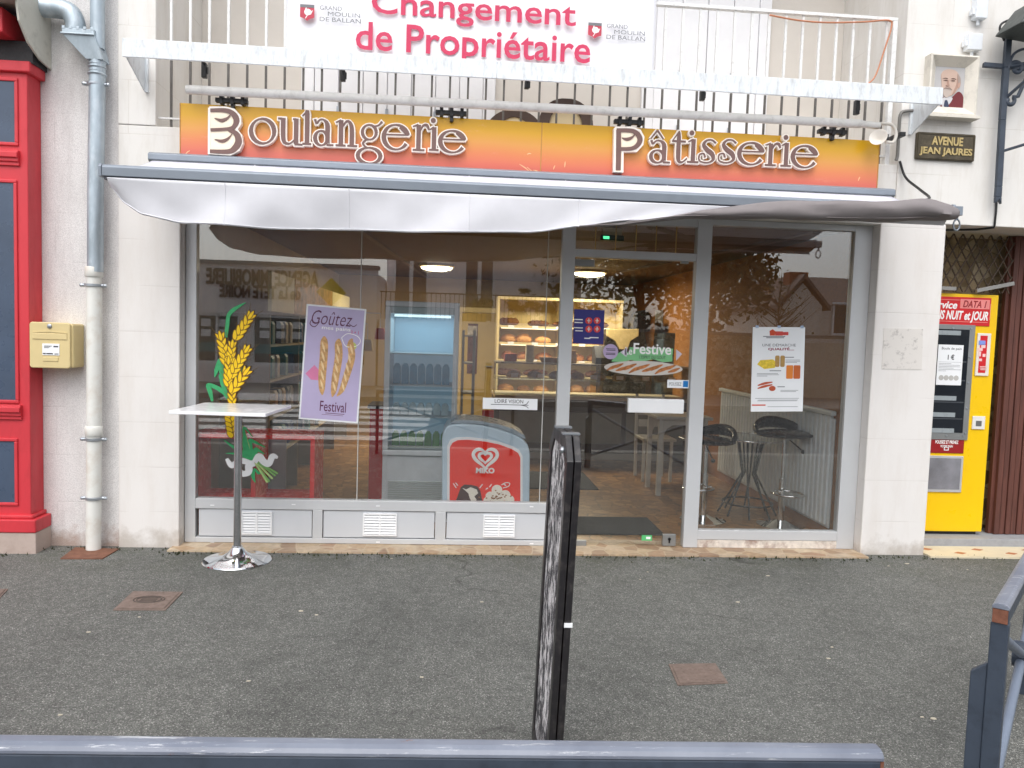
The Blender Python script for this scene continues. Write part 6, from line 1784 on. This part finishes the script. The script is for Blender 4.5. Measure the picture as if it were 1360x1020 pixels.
MB().tube([(x1 - .06, YD - .03, 1.05), (x1 - .17, YD - .03, 1.05)], .012, 8).build('handle', STEEL, t)
# rack of posts with a chrome rail between fridge and shelves
t = thing('steel_rack', 'slim grey steel rack standing between the fridge and the bread shelves', 'rack', (.3, 2.9, 0))
for a in (U(613, 500, 2.6)[0], U(628, 500, 2.6)[0]):
    for b_ in (2.6, 3.0): MB().box(a, a + .022, b_, b_ + .022, .01, 1.62).build('post', GREYMETAL, t)
for z in (.3, .62, .94, 1.26, 1.55): MB().box(U(613, 500, 2.6)[0] + .023, U(628, 500, 2.6)[0] - .001, 2.62, 3.0, z, z + .015).build('tray', GREYMETAL, t)

# slicer with cream hopper and drinks cabinet seen through the door
YB2 = 5.15
t = thing('bread_slicer', 'black bread slicing machine with a cream funnel seen through the glass door', 'machine', (U(825, 470, YB2)[0], YB2, 0))
BM = pm('black_machine_enamel', S(28, 28, 30), .3, var=.1)
x0, z0 = U(800, 540, YB2); x1, z1 = U(862, 448, YB2)
m = MB(); m.box(x0, x1, YB2 + .06, YB2 + .55, .01, z0 + .35); m.build('cabinet', BM, t, bev=.01)
P_ = [U(*p, YB2) for p in ((801, 470), (810, 437), (858, 437), (864, 470), (862, 500), (800, 500))]
MB().prism(P_, YB2 + .1, YB2 + .5).build('upper_housing', BM, t, bev=.02)
P_ = [U(*p, YB2) for p in ((807, 437), (849, 437), (849, 446), (838, 453), (834, 464), (824, 464), (818, 453), (807, 446))]
MB().prism(P_, YB2 + .03, YB2 + .099).build('hopper', pm('cream_hopper', S(226, 206, 150), .4), t, bev=.004)
m = MB(); P_ = [U(*p, YB2) for p in ((843, 428), (848, 415), (860, 411), (868, 418), (866, 440), (845, 442))]; m.prism(P_, YB2 + .1, YB2 + .45); m.build('motor_cover', BM, t, bev=.02)
YB3 = 5.0
t = thing('drinks_cooler', 'dark blue grey drinks cooler seen behind the right edge of the glass door', 'cooler', (U(895, 470, YB3)[0], YB3, 0))
DB = pm('dark_blue_plastic', S(62, 76, 88), .4, var=.25, scale=30)
x0, z0 = U(876, 540, YB3); x1, z1 = U(912, 440, YB3)
MB().box(x0, x1, YB3, YB3 + .5, .01, z1 - .12).build('cabinet', DB, t, bev=.02)
MB().box(x0 + .0, x1, YB3 - .02, YB3 + .5, z1 - .1195, z1 - .03).build('head', pm('dark_blue_plastic_b', S(48, 58, 66), .3), t, bev=.03)
a0, b0 = U(881, 520, YB3 - .01); a1, b1 = U(906, 488, YB3 - .01)
MB().box(a0, a1, YB3 - .012, YB3 - .0005, b0, b1).build('front_recess', pm('grey_recess', S(120, 124, 118), .4), t, bev=.004)
MB().box(U(868, 500, 5.6)[0], XR - .01, 5.62, 5.66, .01, U(880, 412, 5.6)[1]).build('partition_panel', pm('grey_partition', S(140, 138, 130), .6), thing('partition', 'plain grey partition wall behind the drinks cooler', 'partition', (2.6, 5.62, 0)))

# left wall: header boards, shelving with goods
lw = thing('wall_display', 'tall cream shelving with picture header boards receding behind the lilac poster', 'shelving', (-1.7, 3, 0))
xw = -1.52
m = MB()
for k in range(5): m.box(XL + .005, xw, 1.0 + k * 1.2, 1.03 + k * 1.2, .01, 1.70)
m.build('upright', pm('shelving_grey', S(130, 124, 110), .5), lw)
for z in (.45, .8, 1.12, 1.42): MB().box(XL + .005, xw, 1.031, 5.799, z, z + .02).build('shelf', pm('shelving_cream', S(190, 178, 146), .5), lw)
for k, (ya, yb, cc_) in enumerate(((1.0, 1.92, S(232, 220, 170)), (1.94, 4.2, S(186, 134, 76)), (4.22, 5.8, S(226, 214, 166)))):
    MB().box(xw - .02, xw + .01, ya, yb, 1.72, 2.05).build('header_board', pm('header_print', cc_, .5, var=.06 if k != 1 else .5, scale=9), lw)
rnd = random.Random(9); pk = {}
cols = [('teal', S(70, 140, 140)), ('pale', S(196, 190, 178)), ('dark', S(58, 52, 50)), ('ochre', S(170, 128, 60)), ('blue', S(70, 100, 150))]
for zi, z in enumerate((.47, .82, 1.14, 1.44)):
    y = 1.12
    while y < 5.7:
        n_, c_ = cols[rnd.randrange(5)]
        if (n_, zi) not in pk:
            q = MB().prism([(-.06, 0), (.06, 0), (.06, .17), (.045, .2), (-.045, .2), (-.06, .17)], -.05, .05).build('goods_packet', pm('packet_' + n_, c_, .45, var=.3, scale=25), bev=.004)
            tag(q, '%s coloured packet on the %s of the tall cream shelving' % (n_, ('lowest board', 'second board', 'third board', 'top board')[zi]), 'packet', '%s packets on the cream shelving %s' % (n_, ('lowest board', 'second board', 'third board', 'top board')[zi])); pk[(n_, zi)] = q
        else:
            q = pk[(n_, zi)].copy(); COL.objects.link(q)
        q.location = (xw - .10, y, z + .0005); y += rnd.choice((.16, .2, .34))
for (px, py, cc_, lab, Yh) in ((505, 440, S(190, 50, 44), 'small red utensil hanging left of the fridge', 4.0), (488, 455, S(206, 180, 100), 'yellow bag hanging left of the fridge', 3.6)):
    x, z = U(px, py, Yh); t = thing('hanging_bag' if 'bag' in lab else 'hanging_utensil', lab, 'bag' if 'bag' in lab else 'utensil', (x, Yh, z))
    m = MB(); m.prism([(x - .07, z - .10), (x + .07, z - .10), (x + .05, z + .04), (x - .05, z + .04)], Yh - .03, Yh + .03); m.build('body', pm('hung_' + t.name, cc_, .5, var=.2), t, bev=.015)
    MB().tube([(x, Yh, z + .04), (x, Yh, z + .22), (-1.62, Yh, z + .22)], .006, 6).build('hook', STEEL, t)

# mats
MATM = pm('dark_ribbed_mat', S(46, 46, 48), .95, var=.2, scale=60, bmp=.4)
for pts, lab in ((((763, 688), (858, 687), (882, 710), (755, 711)), 'dark door mat just inside the glass door'), (((690, 628), (768, 626), (800, 650), (702, 650)), 'dark floor mat in front of the counter')):
    P = [UZ(*p, .01) for p in pts]
    xs_ = [p[0] for p in P]; ys_ = [p[1] for p in P]
    x0, x1 = (xs_[0] + xs_[3]) / 2, (xs_[1] + xs_[2]) / 2; y1, y0 = (ys_[0] + ys_[1]) / 2, (ys_[2] + ys_[3]) / 2
    tag(MB().box(x0, x1, max(y0, .32), y1, .0085, .018).build('door_mat' if 'door mat' in lab else 'floor_mat', MATM, bev=.003), lab, 'mat')

# white table and chairs through the door
YT = 2.0
WP_ = pm('white_painted_wood', S(214, 212, 204), .4)
t = thing('white_table', 'white side table with arched apron behind the glass door', 'table', (1.9, YT, 0))
x0 = U(876, 560, YT)[0]; x1 = x0 + .50
zt = U(890, 553, YT)[1]
MB().box(x0 - .04, x1 + .04, YT - .04, YT + .50, zt - .03, zt).build('tabletop', WP_, t, bev=.004)
P_ = [(x0 + .05, zt - .031), (x0 + .05, zt - .20), (x0 + .08, zt - .13), (x0 + .14, zt - .09), (x1 - .14, zt - .09), (x1 - .08, zt - .13), (x1 - .05, zt - .20), (x1 - .05, zt - .031)]
for y in (YT + .01, YT + .43): MB().prism(P_, y, y + .02).build('apron', WP_, t)
for a in (x0, x1 - .045):
    for b_ in (YT, YT + .42): MB().box(a, a + .045, b_, b_ + .045, .008, zt - .031).build('leg', WP_, t)
t = thing('white_chair', 'white slatted chair beside the white table behind the glass door', 'chair', (1.75, 2.9, 0))
x0 = U(858, 560, 2.7)[0]
m = MB(); m.prism([(2.72, .46), (2.72, .49), (3.08, .49), (3.08, .46)], x0 - .02, x0 + .36, ax='x'); m.build('seat', WP_, t, bev=.006)
for a in (x0, x0 + .31): 
    MB().bar((a, 2.74, .008), (a, 2.74, .459), .03, .03).build('leg', WP_, t); MB().bar((a, 3.09, .008), (a, 3.16, .95), .03, .03).build('leg', WP_, t)
m = MB()
for k in range(3): m.box(x0 + .02, x0 + .30, 3.10 + k * .02, 3.115 + k * .02, .58 + k * .13, .66 + k * .13)
m.build('backrest', WP_, t)

# bar table with clear top, stools, on the right
GLB = pm('gloss_black', S(16, 17, 20), .25)
def stool(x, y, zs, rz, label):
    t = thing('bar_stool', label, 'stool', (x, y, 0), 'black bar stools behind the right window', rz); ORG[t.name] = (0, 0, 0)
    m = MB(); m.ball((0, 0, zs + .012), (.29, .22, .034), 32)
    lip = [(.275 * math.cos(rad(t)), .205 * math.sin(rad(t)), zs + .02 + .075 * math.sin(rad(max(0, t - 10) * 180 / 160 if t < 170 else 180))) for t in range(10, 171, 8)]
    m.tube(lip, [.012 + .022 * math.sin(math.pi * k / (len(lip) - 1)) for k in range(len(lip))], 10, flat=1.6)
    m.build('seat', GLB, t, smooth=70)
    m = MB(); m.tube([(0, 0, .04), (0, 0, .42)], .030, 18); m.tube([(0, 0, .42), (0, 0, zs - .02)], .019, 16); m.lathe([(0, zs - .04), (.07, zs - .03), (.09, zs - .012), (0, zs - .012)], (0, 0, 0), 18); m.build('pole', CHROME, t, smooth=40)
    m = MB(); m.lathe([(0, .008), (.20, .008), (.2, .014), (.10, .03), (.04, .055), (0, .055)], (0, 0, 0), 32); m.build('base', CHROME, t, smooth=35)
    m = MB(); m.tube([(.13 * math.cos(k * math.pi / 12), -.07 + .14 * math.sin(k * math.pi / 12), .30) for k in range(24)], .010, 8, closed=True); m.tube([(0, -.03, .30), (0, .07, .30)], .012, 8); m.build('foot_ring', CHROME, t, smooth=50)
    m = MB(); m.tube([(.02, -.02, zs - .03), (.15, -.05, zs - .13)], .006, 6); m.ball((.165, -.053, zs - .145), .02, 8); m.build('lever', GLB, t, smooth=50)
    return t
xs_, zs_ = U(1042, 592, .85)
stool(xs_, .85, U(1045, 578, .85)[1], rad(20), 'black bar stool on a chrome pole beside the ribbed right wall')
xs_, zs_ = U(938, 590, 1.0)
stool(xs_, 1.0, U(940, 586, 1.0)[1], rad(-70), 'black bar stool half hidden behind the door post')
t = thing('bar_table', 'small bar table with a clear round top on black wire legs', 'table', (U(1000, 600, 1.25)[0], 1.25, 0))
tx = U(996, 600, 1.25)[0]; tz = U(1000, 582, 1.25)[1]
m = MB(); m.lathe([(0, 0), (.33, 0), (.335, .006), (.33, .012), (0, .012)], (tx, 1.25, tz), 40); m.build('glass_top', GLASS_CLEAR, t, smooth=40)
m = MB(); m.tube([(tx + .333 * math.cos(k * math.pi / 20), 1.25 + .333 * math.sin(k * math.pi / 20), tz + .006) for k in range(40)], .008, 6, closed=True); m.build('top_rim', CHROME, t, smooth=60)
for k in range(8):
    a = k * math.pi / 4 + .2
    MB().tube([(tx + .12 * math.cos(a), 1.25 + .12 * math.sin(a), tz - .001), (tx + .06 * math.cos(a), 1.25 + .06 * math.sin(a), tz * .55), (tx + .26 * math.cos(a + .3), 1.25 + .26 * math.sin(a + .3), .012)], .009, 8).build('leg', GLB, t, smooth=50)
m = MB(); m.tube([(tx + .225 * math.cos(k * math.pi / 16), 1.25 + .225 * math.sin(k * math.pi / 16), .12) for k in range(32)], .008, 6, closed=True); m.build('leg_ring', GLB, t, smooth=50)

# ------------------------------------------------------------------ the far side of the street, seen only mirrored in the glass
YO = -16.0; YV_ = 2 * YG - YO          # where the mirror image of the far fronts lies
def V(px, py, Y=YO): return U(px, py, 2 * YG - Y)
PALE = pm('pale_render', S(244, 238, 238), .85, var=.06, scale=1.5)
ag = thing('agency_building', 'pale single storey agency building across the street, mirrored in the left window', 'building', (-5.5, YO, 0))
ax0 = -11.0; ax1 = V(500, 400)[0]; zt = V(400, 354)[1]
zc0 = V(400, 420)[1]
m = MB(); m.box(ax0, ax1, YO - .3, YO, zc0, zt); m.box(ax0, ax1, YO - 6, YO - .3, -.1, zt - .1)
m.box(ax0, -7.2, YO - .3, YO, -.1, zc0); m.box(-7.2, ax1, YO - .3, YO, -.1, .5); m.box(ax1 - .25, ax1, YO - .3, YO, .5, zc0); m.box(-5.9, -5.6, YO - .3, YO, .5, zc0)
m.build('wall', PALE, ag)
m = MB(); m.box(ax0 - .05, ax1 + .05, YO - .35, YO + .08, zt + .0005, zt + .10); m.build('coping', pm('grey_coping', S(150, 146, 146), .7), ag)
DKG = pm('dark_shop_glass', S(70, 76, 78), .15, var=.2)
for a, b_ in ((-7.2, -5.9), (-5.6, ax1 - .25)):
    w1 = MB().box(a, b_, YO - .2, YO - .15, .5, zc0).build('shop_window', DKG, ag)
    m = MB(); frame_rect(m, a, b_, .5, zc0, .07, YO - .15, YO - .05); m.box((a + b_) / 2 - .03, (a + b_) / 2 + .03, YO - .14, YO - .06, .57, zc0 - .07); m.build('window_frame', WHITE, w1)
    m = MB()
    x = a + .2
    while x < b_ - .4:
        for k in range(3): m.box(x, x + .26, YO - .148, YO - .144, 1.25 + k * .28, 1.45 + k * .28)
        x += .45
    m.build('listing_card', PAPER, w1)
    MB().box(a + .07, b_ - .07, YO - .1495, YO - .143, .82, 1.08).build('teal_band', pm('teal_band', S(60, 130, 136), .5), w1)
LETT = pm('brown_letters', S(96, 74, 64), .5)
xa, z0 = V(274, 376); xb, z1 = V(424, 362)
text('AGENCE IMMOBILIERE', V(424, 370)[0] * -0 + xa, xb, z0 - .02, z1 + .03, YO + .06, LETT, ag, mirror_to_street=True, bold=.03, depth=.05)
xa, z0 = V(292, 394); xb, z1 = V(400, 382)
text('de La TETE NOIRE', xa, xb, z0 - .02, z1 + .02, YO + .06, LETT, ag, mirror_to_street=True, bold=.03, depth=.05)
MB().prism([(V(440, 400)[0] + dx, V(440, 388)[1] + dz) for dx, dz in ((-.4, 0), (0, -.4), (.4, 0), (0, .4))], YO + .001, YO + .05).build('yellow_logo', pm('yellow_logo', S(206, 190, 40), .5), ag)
# terrace house with balcony rail
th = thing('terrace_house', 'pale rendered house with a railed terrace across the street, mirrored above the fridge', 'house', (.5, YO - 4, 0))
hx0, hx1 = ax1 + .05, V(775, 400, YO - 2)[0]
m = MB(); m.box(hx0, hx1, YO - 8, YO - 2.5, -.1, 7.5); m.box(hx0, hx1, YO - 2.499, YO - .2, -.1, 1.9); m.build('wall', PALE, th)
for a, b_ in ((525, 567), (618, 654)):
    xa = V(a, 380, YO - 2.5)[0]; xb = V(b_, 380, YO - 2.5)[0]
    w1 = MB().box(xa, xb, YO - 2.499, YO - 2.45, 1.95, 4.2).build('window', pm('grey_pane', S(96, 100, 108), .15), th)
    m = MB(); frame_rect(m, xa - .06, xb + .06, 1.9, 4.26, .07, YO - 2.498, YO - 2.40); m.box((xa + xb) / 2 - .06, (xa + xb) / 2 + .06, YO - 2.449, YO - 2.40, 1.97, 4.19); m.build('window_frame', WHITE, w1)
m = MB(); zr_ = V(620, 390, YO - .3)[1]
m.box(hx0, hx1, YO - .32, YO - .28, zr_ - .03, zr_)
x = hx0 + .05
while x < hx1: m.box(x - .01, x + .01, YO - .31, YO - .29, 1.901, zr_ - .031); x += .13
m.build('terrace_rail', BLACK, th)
LEAF = [pm('leaf_green_dark', (.035, .055, .016), .7, var=.4, scale=8), pm('leaf_olive', (.075, .075, .022), .7, var=.4, scale=8), pm('leaf_autumn', (.12, .085, .025), .7, var=.4, scale=8)]
def foliage(c, r, n, size, seed, dens=None):
    rn = random.Random(seed); m = MB()
    cl = [(rn.gauss(0, .45), rn.gauss(0, .45), rn.gauss(0, .42)) for _ in range(max(6, n // 90))]
    for k in range(n):
        q = rn.choice(cl)
        p = [c[i] + r[i] * max(-1, min(1, q[i] + rn.gauss(0, .17))) for i in range(3)]
        s = size * rn.uniform(.6, 1.4)
        u = Vector((rn.gauss(0, 1), rn.gauss(0, 1), rn.gauss(0, 1))).normalized(); v = u.cross(Vector((rn.gauss(0, 1), rn.gauss(0, 1), rn.gauss(0, 1)))).normalized()
        a = Vector(p)
        m.add([a - u * s, a + v * s * .45, a + u * s, a - v * s * .45], [(0, 1, 2, 3)], rn.choice((0, 0, 1, 1, 2)))
    return m
for px, py, lab, sd_ in ((690, 408, 'leafy shrub in a planter on the terrace, right of the middle', 1), (735, 405, 'leafy shrub in a planter at the right end of the terrace', 2), (630, 412, 'low leafy plant in a planter in the middle of the terrace', 3)):
    x, z = V(px, py, YO - 1)
    t = thing('planter_shrub', lab, 'plant', (x, YO - 1, 1.9), 'planted shrubs on the terrace across the street')
    MB().box(x - .35, x + .35, YO - 1.2, YO - .8, 1.901, 2.15).build('planter', pm('ochre_planter', S(180, 140, 70), .7), t, bev=.01)
    foliage((x, YO - 1, 2.45), (.5, .35, .45), 500, .07, sd_).build('foliage', LEAF, t, recalc=False)
def tree(name, lab, x, y, hgt, cr, rz_, seed, n=3200, size=.13, trunk=.18, bare=False):
    t = thing(name, lab, 'tree', (x, y, -.1))
    m = MB(); rn = random.Random(seed)
    m.tube(smooth_path([(x, y, -.1), (x + .1, y, hgt * .3), (x - .05, y + .1, hgt * .6), (x + .05, y, hgt * .85)], 4), [trunk * (1 - .05 * k) for k in range(13)], 8)
    for k in range(14 if not bare else 34):
        a = rn.uniform(0, 6.28); z = hgt * rn.uniform(.3, .8); l = cr * rn.uniform(.5, .95)
        m.tube([(x, y, z), (x + .5 * l * math.cos(a), y + .5 * l * math.sin(a), z + l * .35), (x + l * math.cos(a), y + l * math.sin(a), z + l * rn.uniform(.5, .9))], [trunk * .35, trunk * .22, trunk * .06], 5)
    m.build('trunk', pm('bark', S(84, 70, 58), .9, var=.3, scale=10, bmp=.5), t, smooth=60)
    if n: foliage((x, y, hgt * .68), (cr, cr, hgt * .42), n, size, seed).build('crown', LEAF, t, recalc=False)
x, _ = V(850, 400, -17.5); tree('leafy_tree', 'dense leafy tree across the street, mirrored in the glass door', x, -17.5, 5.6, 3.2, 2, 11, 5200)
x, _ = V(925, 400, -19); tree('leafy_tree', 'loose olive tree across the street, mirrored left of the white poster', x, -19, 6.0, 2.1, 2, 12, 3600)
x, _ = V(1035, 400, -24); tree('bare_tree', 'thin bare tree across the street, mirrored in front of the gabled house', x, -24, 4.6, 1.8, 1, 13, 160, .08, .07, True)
# garden wall, hedge, verge
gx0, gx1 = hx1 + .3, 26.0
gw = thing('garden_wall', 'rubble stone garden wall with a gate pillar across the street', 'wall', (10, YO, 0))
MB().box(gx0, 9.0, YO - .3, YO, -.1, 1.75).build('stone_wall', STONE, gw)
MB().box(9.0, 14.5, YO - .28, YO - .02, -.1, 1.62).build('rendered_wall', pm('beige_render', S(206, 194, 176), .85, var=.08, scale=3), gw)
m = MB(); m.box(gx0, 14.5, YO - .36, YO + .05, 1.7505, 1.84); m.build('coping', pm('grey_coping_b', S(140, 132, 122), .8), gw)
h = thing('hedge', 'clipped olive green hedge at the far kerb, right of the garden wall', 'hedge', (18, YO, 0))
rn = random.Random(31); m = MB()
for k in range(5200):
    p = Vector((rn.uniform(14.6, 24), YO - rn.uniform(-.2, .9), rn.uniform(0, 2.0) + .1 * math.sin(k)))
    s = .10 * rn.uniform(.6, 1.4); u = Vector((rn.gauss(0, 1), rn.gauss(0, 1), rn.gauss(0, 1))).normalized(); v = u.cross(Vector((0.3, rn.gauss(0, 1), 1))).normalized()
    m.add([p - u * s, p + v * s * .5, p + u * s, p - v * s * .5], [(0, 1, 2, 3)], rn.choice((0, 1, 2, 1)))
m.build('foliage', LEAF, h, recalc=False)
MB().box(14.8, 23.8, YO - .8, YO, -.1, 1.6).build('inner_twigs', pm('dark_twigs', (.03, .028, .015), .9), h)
# gabled house
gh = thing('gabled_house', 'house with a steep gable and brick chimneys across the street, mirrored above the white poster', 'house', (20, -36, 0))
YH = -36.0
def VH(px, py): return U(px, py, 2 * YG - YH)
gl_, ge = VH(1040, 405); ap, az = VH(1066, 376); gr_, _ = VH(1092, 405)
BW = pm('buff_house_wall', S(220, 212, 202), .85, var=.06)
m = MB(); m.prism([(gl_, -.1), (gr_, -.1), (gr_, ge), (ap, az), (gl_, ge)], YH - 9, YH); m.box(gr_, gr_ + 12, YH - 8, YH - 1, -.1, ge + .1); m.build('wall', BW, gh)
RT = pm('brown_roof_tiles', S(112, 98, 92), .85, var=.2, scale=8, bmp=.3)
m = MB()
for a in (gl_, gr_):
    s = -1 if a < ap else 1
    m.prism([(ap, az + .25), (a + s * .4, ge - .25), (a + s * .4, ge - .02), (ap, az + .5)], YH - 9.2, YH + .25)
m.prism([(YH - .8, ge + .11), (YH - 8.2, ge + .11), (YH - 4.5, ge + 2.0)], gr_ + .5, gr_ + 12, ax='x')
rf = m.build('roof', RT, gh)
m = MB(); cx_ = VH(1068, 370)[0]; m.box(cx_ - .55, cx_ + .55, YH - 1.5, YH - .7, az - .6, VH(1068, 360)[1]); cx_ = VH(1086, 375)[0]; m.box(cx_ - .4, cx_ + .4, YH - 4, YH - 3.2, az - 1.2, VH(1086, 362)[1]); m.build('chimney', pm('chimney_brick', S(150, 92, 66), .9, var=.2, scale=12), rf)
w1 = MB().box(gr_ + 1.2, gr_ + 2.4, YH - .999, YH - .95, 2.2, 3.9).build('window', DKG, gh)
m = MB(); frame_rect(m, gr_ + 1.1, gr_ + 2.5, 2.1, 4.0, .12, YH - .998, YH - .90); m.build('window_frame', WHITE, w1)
